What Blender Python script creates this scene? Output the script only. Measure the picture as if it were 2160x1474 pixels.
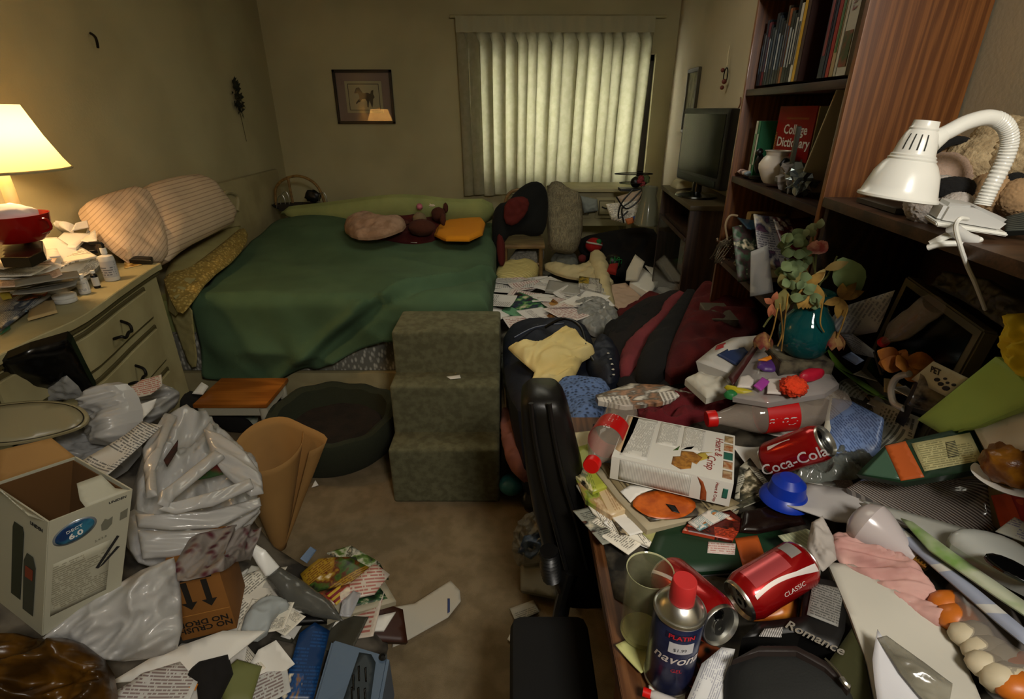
import bpy, bmesh, math, random
import numpy as np
from mathutils import Vector, Matrix, noise, geometry
R = math.radians
for o in list(bpy.data.objects): bpy.data.objects.remove(o)
SC = bpy.context.scene; COL = SC.collection
# ---------------------------------------------------------------- camera
F, CH, PT = 1110.0, 1.6, R(24.4)
cam = bpy.data.objects.new('camera', bpy.data.cameras.new('camera')); COL.objects.link(cam)
cam.location = (0, 0, CH); cam.rotation_euler = (R(90) - PT, 0, 0)
cam.data.sensor_width = 36; cam.data.lens = F / 2160 * 36; cam.data.clip_start = .02
SC.camera = cam
CP, SP = math.cos(PT), math.sin(PT)
# ---------------------------------------------------------------- world, lights, exposure
w = bpy.data.worlds.new('world'); SC.world = w; w.use_nodes = True
bg = w.node_tree.nodes['Background']; bg.inputs[0].default_value = (.75, .85, 1, 1); bg.inputs[1].default_value = .6
SC.view_settings.view_transform = 'Standard'; SC.view_settings.look = 'None'
SC.view_settings.gamma = 1; SC.view_settings.use_curve_mapping = False
SC.view_settings.exposure = 0.0
def light(name, kind, loc, energy, col, size=.3, rot=(0, 0, 0), sy=None, spread=None):
    d = bpy.data.lights.new(name, kind); d.energy = energy; d.color = col
    if kind == 'AREA':
        d.size = size
        if sy: d.shape = 'RECTANGLE'; d.size_y = sy
        if spread: d.spread = R(spread)
    else: d.shadow_soft_size = size
    o = bpy.data.objects.new(name, d); COL.objects.link(o); o.location = loc; o.rotation_euler = rot
    return o
light('daylight', 'AREA', (.45, 5.5, 1.52), 56, (1, 1, .84), 1.35, (R(-90), 0, 0), .9)
light('room_light', 'AREA', (.5, -.55, 2.3), 30, (1, .94, .85), .35, (R(38), 0, 0))
light('ceiling_light', 'AREA', (.1, 2.7, 2.44), 8.5, (1, .95, .76), .9, (0, 0, 0))
light('table_lamp_bulb', 'POINT', (-1.83, 1.98, 1.5), 10.5, (1, .64, .31), .035)
# ---------------------------------------------------------------- pixels to points
def ray(u, v):
    a = (u - 1080) / F; b = (v - 737) / F
    return Vector((a, CP - b * SP, -SP - b * CP))
C0 = Vector((0, 0, CH))
def pz(u, v, z): r = ray(u, v); return C0 + r * ((z - CH) / r.z)
def py(u, v, y): r = ray(u, v); return C0 + r * (y / r.y)
def px(u, v, x): r = ray(u, v); return C0 + r * (x / r.x)
def lin(c): return c / 12.92 if c <= .04045 else ((c + .055) / 1.055) ** 2.4
def hx(s): return tuple(lin(int(s[i:i + 2], 16) / 255) for i in (0, 2, 4)) + (1,)
# ---------------------------------------------------------------- materials
MATS = {}
def mat(key, col, rough=.7, metal=0, bump=0, bs=60, col2=None, vs=6, pat=None, trans=0, alpha=1, emis=0, coat=0,
        sheen=0, ink='202020', seed=0, stretch=(1, 1, 1), sss=0, rows=22, cols=1, ior=1.45, transl=0, mix=(.4, .6)):
    if key in MATS: return MATS[key]
    m = bpy.data.materials.new(key); m.use_nodes = True; MATS[key] = m
    nt = m.node_tree; N = nt.nodes; L = nt.links; b = N['Principled BSDF']
    def node(t, **k):
        n = N.new(t)
        for a, v in k.items(): setattr(n, a, v)
        return n
    def math_(op, a, bb=0, cc=None):
        n = node('ShaderNodeMath', operation=op)
        for i, x in enumerate((a, bb) if cc is None else (a, bb, cc)):
            if isinstance(x, (int, float)): n.inputs[i].default_value = x
            else: L.new(x, n.inputs[i])
        return n.outputs[0]
    def mixc(f, a, c):
        n = node('ShaderNodeMix', data_type='RGBA')
        for i, x in ((0, f), (6, a), (7, c)):
            if isinstance(x, (int, float, tuple)): n.inputs[i].default_value = x
            else: L.new(x, n.inputs[i])
        return n.outputs[2]
    def ramp(f, stops, const=False):
        r = node('ShaderNodeValToRGB'); e = r.color_ramp.elements
        if const: r.color_ramp.interpolation = 'CONSTANT'
        while len(e) < len(stops): e.new(.5)
        for i, (p, c) in enumerate(stops): e[i].position = p; e[i].color = c
        L.new(f, r.inputs[0]); return r.outputs[0]
    tc = node('ShaderNodeTexCoord')
    mp = node('ShaderNodeMapping'); L.new(tc.outputs['Object'], mp.inputs[0]); mp.inputs['Scale'].default_value = stretch
    mp.inputs['Location'].default_value = (seed * 3.1, seed * 1.7, 0)
    def nz(scale, det=3, src=None, out=0):
        n = node('ShaderNodeTexNoise'); n.inputs['Scale'].default_value = scale; n.inputs['Detail'].default_value = det
        L.new(src or mp.outputs[0], n.inputs[0]); return n.outputs[out]
    c1 = hx(col) if isinstance(col, str) else col
    c2 = hx(col2) if isinstance(col2, str) else col2
    base = c1
    sep = node('ShaderNodeSeparateXYZ'); L.new(tc.outputs['UV'], sep.inputs[0]); U, V = sep.outputs[0], sep.outputs[1]
    if pat is None and c2: base = ramp(nz(vs), [(mix[0], c1), (mix[1], c2)])
    if pat in ('text', 'mag'):
        row = math_('MULTIPLY', V, rows); rf = math_('FLOOR', row); rr = math_('FRACT', row)
        cmb = node('ShaderNodeCombineXYZ'); L.new(math_('MULTIPLY', U, 30 * cols), cmb.inputs[0]); L.new(math_('MULTIPLY', rf, 7.3), cmb.inputs[1])
        cmb.inputs[2].default_value = seed * 5.3
        wd = node('ShaderNodeTexNoise'); wd.inputs['Scale'].default_value = 1; wd.inputs['Detail'].default_value = 1; L.new(cmb.outputs[0], wd.inputs[0])
        words = math_('MULTIPLY', math_('GREATER_THAN', wd.outputs[0], .42), math_('LESS_THAN', rr, .5))
        bl = node('ShaderNodeTexNoise'); bl.inputs['Scale'].default_value = 2.3; bl.inputs['Detail'].default_value = 0
        c_ = node('ShaderNodeCombineXYZ'); L.new(math_('FLOOR', math_('MULTIPLY', U, 2 * cols)), c_.inputs[0]); L.new(math_('FLOOR', math_('MULTIPLY', V, rows / 5)), c_.inputs[1]); c_.inputs[2].default_value = seed
        L.new(c_.outputs[0], bl.inputs[0])
        words = math_('MULTIPLY', words, math_('GREATER_THAN', bl.outputs[0], .40))
        mg = math_('MULTIPLY', math_('GREATER_THAN', math_('MINIMUM', U, math_('SUBTRACT', 1, U)), .07), math_('GREATER_THAN', math_('MINIMUM', V, math_('SUBTRACT', 1, V)), .06))
        words = math_('MULTIPLY', words, mg)
        base = mixc(math_('MULTIPLY', words, .75), c1, hx(ink))
    if pat == 'mag':
        # picture blocks: coarse cells carry smooth colour noise, the rest stays text
        q = node('ShaderNodeTexNoise'); q.inputs['Scale'].default_value = 4; q.inputs['Detail'].default_value = 3
        cu = node('ShaderNodeCombineXYZ'); L.new(U, cu.inputs[0]); L.new(V, cu.inputs[1]); cu.inputs[2].default_value = seed * 2.7
        L.new(cu.outputs[0], q.inputs[0])
        pic = ramp(q.outputs[0], [(.3, hx('1c1a14')), (.43, c2), (.52, hx(ink)), (.6, c1), (.7, hx('e8dcc0'))])
        sel = node('ShaderNodeTexWhiteNoise', noise_dimensions='3D')
        cc = node('ShaderNodeCombineXYZ'); L.new(math_('FLOOR', math_('MULTIPLY', U, 2.01)), cc.inputs[0]); L.new(math_('FLOOR', math_('MULTIPLY', V, 3.01)), cc.inputs[1]); cc.inputs[2].default_value = seed
        L.new(cc.outputs[0], sel.inputs[0])
        base = mixc(math_('LESS_THAN', sel.outputs[0], mix[0] + .15), base, pic)
    if pat == 'picture':
        q = node('ShaderNodeTexNoise'); q.inputs['Scale'].default_value = vs; q.inputs['Detail'].default_value = 4
        cu = node('ShaderNodeCombineXYZ'); L.new(U, cu.inputs[0]); L.new(V, cu.inputs[1]); cu.inputs[2].default_value = seed * 2.7
        L.new(cu.outputs[0], q.inputs[0])
        base = ramp(q.outputs[0], [(.34, hx(ink)), (.46, c1), (.54, c2), (.66, hx('ded2b4'))])
    if pat == 'wood':
        wv = node('ShaderNodeTexWave'); wv.inputs['Scale'].default_value = vs * .55; wv.inputs['Distortion'].default_value = 11
        wv.inputs['Detail'].default_value = 3; wv.inputs['Detail Scale'].default_value = 1.1
        L.new(mp.outputs[0], wv.inputs[0])
        m2 = node('ShaderNodeMapping'); L.new(mp.outputs[0], m2.inputs[0]); m2.inputs['Scale'].default_value = [1 if q < 1 else 7 for q in stretch]
        f = nz(vs * 1.6, 6, m2.outputs[0])
        base = ramp(math_('ADD', math_('MULTIPLY', wv.outputs[0], .3), math_('MULTIPLY', f, .7)), [(.3, c1), (.62, c2)])
    if pat == 'stripes':
        fr = math_('FRACT', math_('MULTIPLY', V, rows)); base = mixc(math_('LESS_THAN', fr, mix[0]), c1, c2)
    if pat == 'ustripes':
        fr = math_('FRACT', math_('MULTIPLY', U, rows)); base = mixc(math_('LESS_THAN', fr, mix[0]), c1, c2)
    if pat == 'cells':
        vo = node('ShaderNodeTexVoronoi'); vo.inputs['Scale'].default_value = vs; L.new(mp.outputs[0], vo.inputs[0])
        base = ramp(vo.outputs[0], [(.2, c1), (.5, c2)])
    if isinstance(base, tuple): b.inputs['Base Color'].default_value = base
    else: L.new(base, b.inputs['Base Color'])
    b.inputs['Roughness'].default_value = rough; b.inputs['Metallic'].default_value = metal
    b.inputs['Transmission Weight'].default_value = trans; b.inputs['IOR'].default_value = ior
    b.inputs['Alpha'].default_value = alpha; b.inputs['Coat Weight'].default_value = coat
    b.inputs['Sheen Weight'].default_value = sheen; b.inputs['Subsurface Weight'].default_value = sss
    if emis:
        b.inputs['Emission Color'].default_value = c2 or c1; b.inputs['Emission Strength'].default_value = emis
    if bump:
        bn = node('ShaderNodeBump'); bn.inputs['Strength'].default_value = bump; bn.inputs['Distance'].default_value = .004
        if pat == 'cells':
            vo2 = node('ShaderNodeTexVoronoi'); vo2.inputs['Scale'].default_value = bs; L.new(mp.outputs[0], vo2.inputs[0]); L.new(vo2.outputs[0], bn.inputs['Height'])
        else: L.new(nz(bs, 4), bn.inputs['Height'])
        L.new(bn.outputs[0], b.inputs['Normal'])
    if transl:
        tl = node('ShaderNodeBsdfTranslucent')
        if isinstance(base, tuple): tl.inputs[0].default_value = base
        else: L.new(base, tl.inputs[0])
        mx = node('ShaderNodeMixShader'); mx.inputs[0].default_value = transl
        L.new(b.outputs[0], mx.inputs[1]); L.new(tl.outputs[0], mx.inputs[2]); L.new(mx.outputs[0], N['Material Output'].inputs[0])
    return m
# ---------------------------------------------------------------- object helpers
def wloc(o):
    v = Vector((0, 0, 0))
    while o: v += o.location; o = o.parent
    return v
def tag(o, label=None, cat=None, group=None, kind=None):
    if label: o['label'] = label
    if cat: o['category'] = cat
    if group: o['group'] = group
    if kind: o['kind'] = kind
    return o
def E(name, label, cat, loc, group=None):
    o = bpy.data.objects.new(name, None); COL.objects.link(o); o.location = loc; o.empty_display_size = .05
    return tag(o, label, cat, group)
def mk(name, vs, fs, m, parent=None, label=None, cat=None, group=None, uvs=None, smooth=True, kind=None, mids=None):
    vs = np.asarray([tuple(v) for v in vs], dtype=float)
    if parent is not None: org = np.array(wloc(parent))
    else:
        org = vs.mean(0); org[2] = vs[:, 2].min()
    me = bpy.data.meshes.new(name); me.from_pydata([tuple(v) for v in vs - org], [], [tuple(f) for f in fs]); me.update()
    for x in (m if isinstance(m, (list, tuple)) else [m]): me.materials.append(x)
    if uvs is not None:
        ul = me.uv_layers.new(name='UVMap'); buf = np.zeros((len(me.loops), 2)); li = np.zeros(len(me.loops), dtype=int)
        me.loops.foreach_get('vertex_index', li); ua = np.asarray(uvs, dtype=float); buf = ua[li]
        ul.data.foreach_set('uv', buf.ravel())
    if mids: me.polygons.foreach_set('material_index', mids)
    if smooth: me.polygons.foreach_set('use_smooth', [True] * len(me.polygons))
    o = bpy.data.objects.new(name, me); COL.objects.link(o)
    if parent is not None: o.parent = parent
    else: o.location = org
    if smooth == 'auto':
        try: me.set_sharp_from_angle(angle=R(35))
        except Exception: pass
    return tag(o, label, cat, group, kind)
def bm2(name, bm, m, parent=None, M=None, smooth='auto', **k):
    if M is not None: bm.transform(M)
    bm.verts.ensure_lookup_table(); vs = [v.co.copy() for v in bm.verts]; fs = [[v.index for v in f.verts] for f in bm.faces]
    bm.free(); return mk(name, vs, fs, m, parent, smooth=smooth, **k)
def boxbm(bm, c, s, M=None, bev=0, seg=2):
    r = bmesh.ops.create_cube(bm, size=1); vs = r['verts']
    for v in vs: v.co = Vector((v.co.x * s[0] + c[0], v.co.y * s[1] + c[1], v.co.z * s[2] + c[2]))
    if bev:
        es = list({e for v in vs for e in v.link_edges}); r2 = bmesh.ops.bevel(bm, geom=es, offset=bev, segments=seg, affect='EDGES', profile=.7)
        vs = list({v for f in r2['faces'] for v in f.verts} | {v for v in vs if v.is_valid})
    if M is not None:
        for v in vs: v.co = M @ v.co
def box(name, c, s, m, parent=None, M=None, bev=.003, **k):
    bm = bmesh.new(); boxbm(bm, c, s, None, min(bev, min(s) * .45)); bm.verts.index_update(); return bm2(name, bm, m, parent, M, **k)
def boxes(name, lst, m, parent=None, M=None, bev=.002, **k):
    bm = bmesh.new()
    for c, s in lst: boxbm(bm, c, s, None, min(bev, min(s) * .45), 1)
    bm.verts.index_update(); return bm2(name, bm, m, parent, M, **k)
def lathe(name, prof, m, M=None, parent=None, seg=32, cap=True, squash=None, warp=None, **k):
    vs = []; fs = []; uv = []; n = len(prof)
    for i, (r, z) in enumerate(prof):
        for j in range(seg):
            a = 2 * math.pi * j / seg; p = Vector((r * math.cos(a), r * math.sin(a) * (squash or 1), z))
            if warp: p = warp(p)
            vs.append(p); uv.append((j / seg, i / (n - 1)))
    for i in range(n - 1):
        for j in range(seg):
            a = i * seg + j; b_ = i * seg + (j + 1) % seg; fs.append((a, b_, b_ + seg, a + seg))
    if cap:
        fs.append(tuple(reversed(range(seg)))); fs.append(tuple(range((n - 1) * seg, n * seg)))
    if M is not None: vs = [M @ v for v in vs]
    return mk(name, vs, fs, m, parent, uvs=uv, smooth='auto', **k)
def sweep(pts, sub=4):
    P = [Vector(p) for p in pts]
    if sub <= 1 or len(P) < 3: return P
    out = []
    for i in range(len(P) - 1):
        a = P[max(i - 1, 0)]; b = P[i]; c = P[i + 1]; d = P[min(i + 2, len(P) - 1)]
        for j in range(sub):
            t = j / sub
            out.append(.5 * ((2 * b) + (c - a) * t + (2 * a - 5 * b + 4 * c - d) * t * t + (3 * b - a - 3 * c + d) * t ** 3))
    out.append(P[-1]); return out
def tubevf(pts, r, seg=10, sub=4, vs=None, fs=None, flat=1):
    P = sweep(pts, sub); vs = [] if vs is None else vs; fs = [] if fs is None else fs; n0 = len(vs)
    up = Vector((0, 0, 1)); n = len(P); prev = None
    for i, p in enumerate(P):
        t = (P[min(i + 1, n - 1)] - P[max(i - 1, 0)])
        t = t.normalized() if t.length > 1e-9 else Vector((0, 0, 1))
        if prev is None: s = t.cross(up if abs(t.z) < .95 else Vector((1, 0, 0))).normalized()
        else: s = (prev - t * prev.dot(t)).normalized()
        prev = s; q = t.cross(s); rr = r(i / (n - 1)) if callable(r) else r
        for j in range(seg):
            a = 2 * math.pi * j / seg; vs.append(p + s * (math.cos(a) * rr) + q * (math.sin(a) * rr * flat))
    for i in range(n - 1):
        for j in range(seg):
            a = n0 + i * seg + j; b = n0 + i * seg + (j + 1) % seg; fs.append((a, b, b + seg, a + seg))
    fs.append(tuple(reversed(range(n0, n0 + seg)))); fs.append(tuple(range(n0 + (n - 1) * seg, n0 + n * seg)))
    return vs, fs
def tube(name, pts, r, m, parent=None, seg=10, sub=4, flat=1, **k):
    vs, fs = tubevf(pts, r, seg, sub, flat=flat); return mk(name, vs, fs, m, parent, smooth='auto', **k)
def frame(p0, p1, roll=0):
    p0, p1 = Vector(p0), Vector(p1); z = (p1 - p0).normalized()
    x = z.cross(Vector((0, 0, 1)) if abs(z.z) < .95 else Vector((0, 1, 0))).normalized(); y = z.cross(x)
    M = Matrix((x, y, z)).transposed().to_4x4(); M.translation = p0
    return M @ Matrix.Rotation(roll, 4, 'Z')
def basis(o, ax, ay):
    ax = Vector(ax).normalized(); ay = Vector(ay); n = ax.cross(ay).normalized(); ay = n.cross(ax)
    M = Matrix((ax, ay, n)).transposed().to_4x4(); M.translation = Vector(o); return M
def T(x=0, y=0, z=0, rz=0, rx=0, ry=0):
    return Matrix.Translation((x, y, z)) @ Matrix.Rotation(rz, 4, 'Z') @ Matrix.Rotation(ry, 4, 'Y') @ Matrix.Rotation(rx, 4, 'X')
def pts3(pts, z):
    vv = [p[1] for p in pts if len(p) == 2]
    out = []
    for p in pts:
        if isinstance(p, Vector): out.append(p)
        elif len(p) == 3: out.append(pz(*p))
        else:
            if isinstance(z, tuple):
                t = (max(vv) - p[1]) / max(1, max(vv) - min(vv)); zz = z[0] + (z[1] - z[0]) * t
            else: zz = z
            out.append(pz(p[0], p[1], zz))
    return out
SEED = [0]
def patch(name, pts, z, m, parent=None, bulge=0, wr=0, fr=14, th=.0015, res=None, solid=False, sm=0, ew=None, seed=None,
          st=(1, 1), ang=0, fe=False, cr=0, crf=9, crs=(1, 1), oc=4, curl=0, curly=0, flip=False, world=False, smooth=True, **k):
    SEED[0] += 1; seed = SEED[0] if seed is None else seed
    P = [Vector(p) for p in pts] if world else pts3(pts, z)
    for _ in range(sm):
        Q = []
        for i in range(len(P)):
            a, b = P[i], P[(i + 1) % len(P)]; Q += [a * .75 + b * .25, a * .25 + b * .75]
        P = Q
    c = sum(P, Vector()) / len(P); n = Vector()
    for i in range(len(P)):
        a, b = P[i] - c, P[(i + 1) % len(P)] - c; n += a.cross(b)
    area = n.length / 2; n.normalize()
    if n.dot(C0 - c) < 0: n = -n
    if flip: n = -n
    p0, p1 = (P[0], P[1]) if sm == 0 else (P[0], P[2 ** sm])
    ax = (p1 - p0); ax = (ax - n * ax.dot(n)).normalized(); ay = n.cross(ax)
    B = [((p - c).dot(ax), (p - c).dot(ay), (p - c).dot(n)) for p in P]
    per = sum((P[i] - P[(i + 1) % len(P)]).length for i in range(len(P)))
    res = res or max(per / (150 if cr else 70 if (wr or bulge) else 28), .004)
    bd = []
    for i in range(len(B)):
        a, b = np.array(B[i]), np.array(B[(i + 1) % len(B)]); k_ = max(1, int(np.linalg.norm(b[:2] - a[:2]) / res + .5))
        for j in range(k_): bd.append(a + (b - a) * j / k_)
    bd = np.array(bd); nb = len(bd); b2 = bd[:, :2]; nx = np.roll(b2, -1, 0)
    xs = np.arange(b2[:, 0].min(), b2[:, 0].max(), res); ys = np.arange(b2[:, 1].min(), b2[:, 1].max(), res * .87)
    gx, gy = np.meshgrid(xs, ys); gx = gx + (np.arange(len(ys)) % 2)[:, None] * res / 2; G = np.stack([gx.ravel(), gy.ravel()], 1)
    def dist(Q):
        d = np.full(len(Q), 1e9)
        for a, b in zip(b2, nx):
            ab = b - a; t = np.clip(((Q - a) @ ab) / max(ab @ ab, 1e-12), 0, 1)
            d = np.minimum(d, np.linalg.norm(Q - (a + t[:, None] * ab), axis=1))
        return d
    def inside(Q):
        r = np.zeros(len(Q), bool)
        for a, b in zip(b2, nx):
            cnd = (a[1] > Q[:, 1]) != (b[1] > Q[:, 1])
            with np.errstate(divide='ignore', invalid='ignore'):
                xi = (b[0] - a[0]) * (Q[:, 1] - a[1]) / (b[1] - a[1]) + a[0]
            r ^= cnd & (Q[:, 0] < xi)
        return r
    if len(G):
        G = G[inside(G)]
    if len(G): G = G[dist(G) > res * .45]
    allp = [Vector(p) for p in b2] + [Vector(p) for p in G]
    ov, oe, of = geometry.delaunay_2d_cdt(allp, [], [list(range(nb))], 1, 1e-7)[:3]
    Q = np.array([tuple(v) for v in ov]); d = dist(Q)
    D = np.linalg.norm(Q[:, None] - b2[None], axis=2); W = 1 / (D ** 2 + 1e-9); hb = (W @ bd[:, 2]) / W.sum(1)
    h = hb.copy()
    if bulge:
        e = ew or .32 * math.sqrt(area); t = np.clip(d / e, 0, 1); h += bulge * np.sqrt(np.clip(1 - (1 - t) ** 2, 0, 1))
    if wr:
        ca, sa = math.cos(ang), math.sin(ang); fade = np.ones(len(Q)) if fe else np.clip(d / (res * 3), 0, 1)
        for i, (x, y) in enumerate(Q):
            a = (x * ca + y * sa) * fr * st[0]; b = (y * ca - x * sa) * fr * st[1]
            o1 = noise.noise(Vector((a + noise.noise(Vector((a, b, seed))) * .8, b, seed * 1.37)))
            o2 = noise.noise(Vector((a * 2.3, b * 2.3, seed * 2.1 + 9)))
            h[i] += wr * fade[i] * ((1 - 2 * abs(o1)) * .7 - .35 + .45 * o2)
    if cr:
        for i, (x, y) in enumerate(Q):
            q = Vector((x * crf * crs[0], y * crf * crs[1], seed * 3.7)); q += Vector((noise.noise(q * .8), noise.noise(q * .8 + Vector((5, 5, 5))), 0)) * .6
            s_ = 0; a_ = 1
            for k_ in range(oc):
                s_ += a_ * (abs(noise.noise(q)) - .18); q = q * 2.05 + Vector((3.1, 1.7, .9)); a_ *= .55
            h[i] -= cr * s_ * 2 * min(1, .25 + d[i] / (res * 4))
    w_ = np.ptp(b2[:, 0]) / 2; hh = np.ptp(b2[:, 1]) / 2; xm = (b2[:, 0].max() + b2[:, 0].min()) / 2; ym = (b2[:, 1].max() + b2[:, 1].min()) / 2
    if curl: h += curl * ((Q[:, 0] - xm) / w_) ** 2
    if curly: h += curly * ((Q[:, 1] - ym) / hh) ** 2
    lo = (hb - th) if solid else (h - th)
    A, Y, Nn, Cc = (np.array(x) for x in (ax, ay, n, c))
    top = Cc + Q[:, :1] * A + Q[:, 1:] * Y + h[:, None] * Nn; bot = Cc + Q[:, :1] * A + Q[:, 1:] * Y + lo[:, None] * Nn
    N_ = len(Q); cnt = {}
    fs = []
    for f in of:
        p = [Q[i] for i in f]; s = sum(p[i][0] * p[(i + 1) % len(p)][1] - p[(i + 1) % len(p)][0] * p[i][1] for i in range(len(p)))
        f = list(f) if s > 0 else list(reversed(f)); fs.append(f)
        for i in range(len(f)): cnt[(f[i], f[(i + 1) % len(f)])] = 1
    side = [(b, a, a + N_, b + N_) for (a, b) in cnt if (b, a) not in cnt]
    allf = fs + [[i + N_ for i in reversed(f)] for f in fs] + side
    uv = np.stack([(Q[:, 0] - xm) / w_ / 2 + .5, (Q[:, 1] - ym) / hh / 2 + .5], 1); uv = np.vstack([uv, uv])
    o = mk(name, np.vstack([top, bot]), allf, m, parent, uvs=uv, smooth=False, **k)
    sm_ = [smooth] * (2 * len(fs)) + [False] * len(side); o.data.polygons.foreach_set('use_smooth', sm_)
    return o
def prism(name, pts, z, h, m, parent=None, bev=.0015, dirv=(0, 0, -1), world=False, **k):
    P = [Vector(p) for p in pts] if world else pts3(pts, z); dv = Vector(dirv) * h
    bm = bmesh.new(); a = [bm.verts.new(p) for p in P]; b = [bm.verts.new(p + dv) for p in P]; n = len(P)
    bm.faces.new(a); bm.faces.new(list(reversed(b)))
    for i in range(n): bm.faces.new((a[i], b[i], b[(i + 1) % n], a[(i + 1) % n]))
    bmesh.ops.recalc_face_normals(bm, faces=bm.faces)
    if bev: bmesh.ops.bevel(bm, geom=list(bm.edges), offset=bev, segments=2, affect='EDGES')
    bm.verts.index_update(); return bm2(name, bm, m, parent, **k)
def text(s, M, size, m, parent, name='lettering', wrap=None, shear=0, align='CENTER', ext=.0002, bold=0, **k):
    c = bpy.data.curves.new('t', 'FONT'); c.body = s; c.size = size; c.shear = shear; c.align_x = align; c.align_y = 'CENTER'; c.extrude = ext; c.offset = bold
    c.resolution_u = 2; o = bpy.data.objects.new('t', c); me = o.to_mesh()
    vs = [v.co.copy() for v in me.vertices]; fs = [list(p.vertices) for p in me.polygons]; o.to_mesh_clear(); bpy.data.objects.remove(o)
    if not vs: return None
    if wrap:  # around a cylinder of radius wrap whose axis is local Y, text read along X
        vs = [Vector(((wrap + v.z) * math.sin(v.x / wrap), v.y, (wrap + v.z) * math.cos(v.x / wrap))) for v in vs]
    return mk(name, [M @ v for v in vs], fs, m, parent, smooth=False, **k)
def ball(name, c, r, m, parent=None, amp=.15, fr=3, sub=3, sc=(1, 1, 1), seed=None, cell=False, smooth=True, M=None, **k):
    SEED[0] += 1; sd = seed or SEED[0]; bm = bmesh.new(); bmesh.ops.create_icosphere(bm, subdivisions=sub, radius=1)
    for v in bm.verts:
        q = v.co * fr + Vector((sd * 3.3, sd, 0))
        d = 1 + amp * ((noise.cell(q) * 1 + noise.noise(q * 1.7)) if cell else (noise.noise(q) + .5 * noise.noise(q * 2.3)))
        v.co = Vector((v.co.x * sc[0], v.co.y * sc[1], v.co.z * sc[2])) * (r * d)
    MM = Matrix.Translation(Vector(c)) @ (M or Matrix.Identity(4))
    return bm2(name, bm, m, parent, MM, smooth=smooth, **k)
# ---------------------------------------------------------------- common materials
m_wall = mat('wall_paint', 'aea680', .9, bump=.15, bs=90, col2='a39b76', vs=1.5)
m_wallr = mat('wall_paint_right', 'b8ac90', .9, bump=.15, bs=90, col2='aea286', vs=1.5)
m_carpet = mat('carpet_pile', '8c7a5c', .97, bump=1, bs=420, col2='7c6b4e', vs=14)
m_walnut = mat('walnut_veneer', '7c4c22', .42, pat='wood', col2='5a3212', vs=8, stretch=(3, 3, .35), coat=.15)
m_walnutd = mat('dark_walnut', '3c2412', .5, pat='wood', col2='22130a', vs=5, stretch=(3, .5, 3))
m_dcab = mat('dark_cabinet_wood', '3a2616', .5, pat='wood', col2='251509', vs=5, stretch=(3, 3, .4))
m_cream = mat('cream_paint', 'a8a078', .55, col2='988f68', vs=4)
m_creamd = mat('antique_trim', '4c4426', .6)
m_iron = mat('dark_iron', '17150f', .45, metal=.6)
m_black = mat('black_plastic', '0b0b0b', .4)
m_blackg = mat('gloss_black', '050505', .12)
m_white = mat('white_plastic', 'ecece6', .3)
m_paper = mat('paper', 'e4e1d8', .85)
m_silver = mat('aluminium', 'c9c9c4', .28, metal=1)
m_brass = mat('brass', 'c9a45a', .25, metal=1)
m_glass = mat('clear_glass', 'ffffff', .02, trans=1, ior=1.45)
# ---------------------------------------------------------------- the room
XR = lambda y: .96 + .08 * y
YB = 5.0
def struct(name, vs, fs, m): return mk(name, vs, fs, m, kind='structure', smooth=False)
def quadbox(name, a, b, z0, z1, t, m):
    a, b = Vector((*a, 0)), Vector((*b, 0)); n = (b - a).normalized().cross(Vector((0, 0, 1))) * t
    vs = [p + Vector((0, 0, z)) for z in (z0, z1) for p in (a, b, b + n, a + n)]
    return struct(name, vs, [(0, 1, 2, 3), (7, 6, 5, 4), (0, 4, 5, 1), (1, 5, 6, 2), (2, 6, 7, 3), (3, 7, 4, 0)], m)
struct('floor', [(-2.3, -1.5, 0), (1.7, -1.5, 0), (1.7, 5.2, 0), (-2.3, 5.2, 0), (-2.3, -1.5, -.1), (1.7, -1.5, -.1), (1.7, 5.2, -.1), (-2.3, 5.2, -.1)],
       [(0, 1, 2, 3), (7, 6, 5, 4), (0, 4, 5, 1), (1, 5, 6, 2), (2, 6, 7, 3), (3, 7, 4, 0)], m_carpet)
struct('ceiling', [(-2.3, -1.5, 2.5), (1.7, -1.5, 2.5), (1.7, 5.2, 2.5), (-2.3, 5.2, 2.5), (-2.3, -1.5, 2.6), (1.7, -1.5, 2.6), (1.7, 5.2, 2.6), (-2.3, 5.2, 2.6)],
       [(3, 2, 1, 0), (4, 5, 6, 7), (1, 5, 4, 0), (2, 6, 5, 1), (3, 7, 6, 2), (0, 4, 7, 3)], mat('ceiling_paint', 'c9c2ae', .9))
quadbox('wall_left', (-2.05, 5.0), (-2.05, -1.3), 0, 2.5, .1, m_wall)
quadbox('wall_right', (XR(-1.3), -1.3), (XR(5.0), 5.0), 0, 2.5, .1, m_wallr)
quadbox('wall_front', (-2.05, -1.3), (XR(-1.3), -1.3), 0, 2.5, .1, m_wall)
WX0, WX1, WZ0, WZ1 = -.28, 1.2, 1.05, 2.03
bm = bmesh.new()
for c, s in ((((-2.15 + WX0) / 2, 5.06, 1.25), (WX0 + 2.15, .12, 2.5)), (((1.5 + WX1) / 2, 5.06, 1.25), (1.5 - WX1, .12, 2.5)),
             (((WX0 + WX1) / 2, 5.06, WZ0 / 2), (WX1 - WX0, .12, WZ0)), (((WX0 + WX1) / 2, 5.06, (2.5 + WZ1) / 2), (WX1 - WX0, .12, 2.5 - WZ1))): boxbm(bm, c, s)
bm.verts.index_update(); bm2('wall_back', bm, m_wall, smooth=False, kind='structure')
wn = E('window_1', None, None, ((WX0 + WX1) / 2, 5.08, WZ0)); wn['kind'] = 'structure'
mfr = mat('bronze_frame', '2a2218', .5)
wx = (WX0 + WX1) / 2
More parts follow.
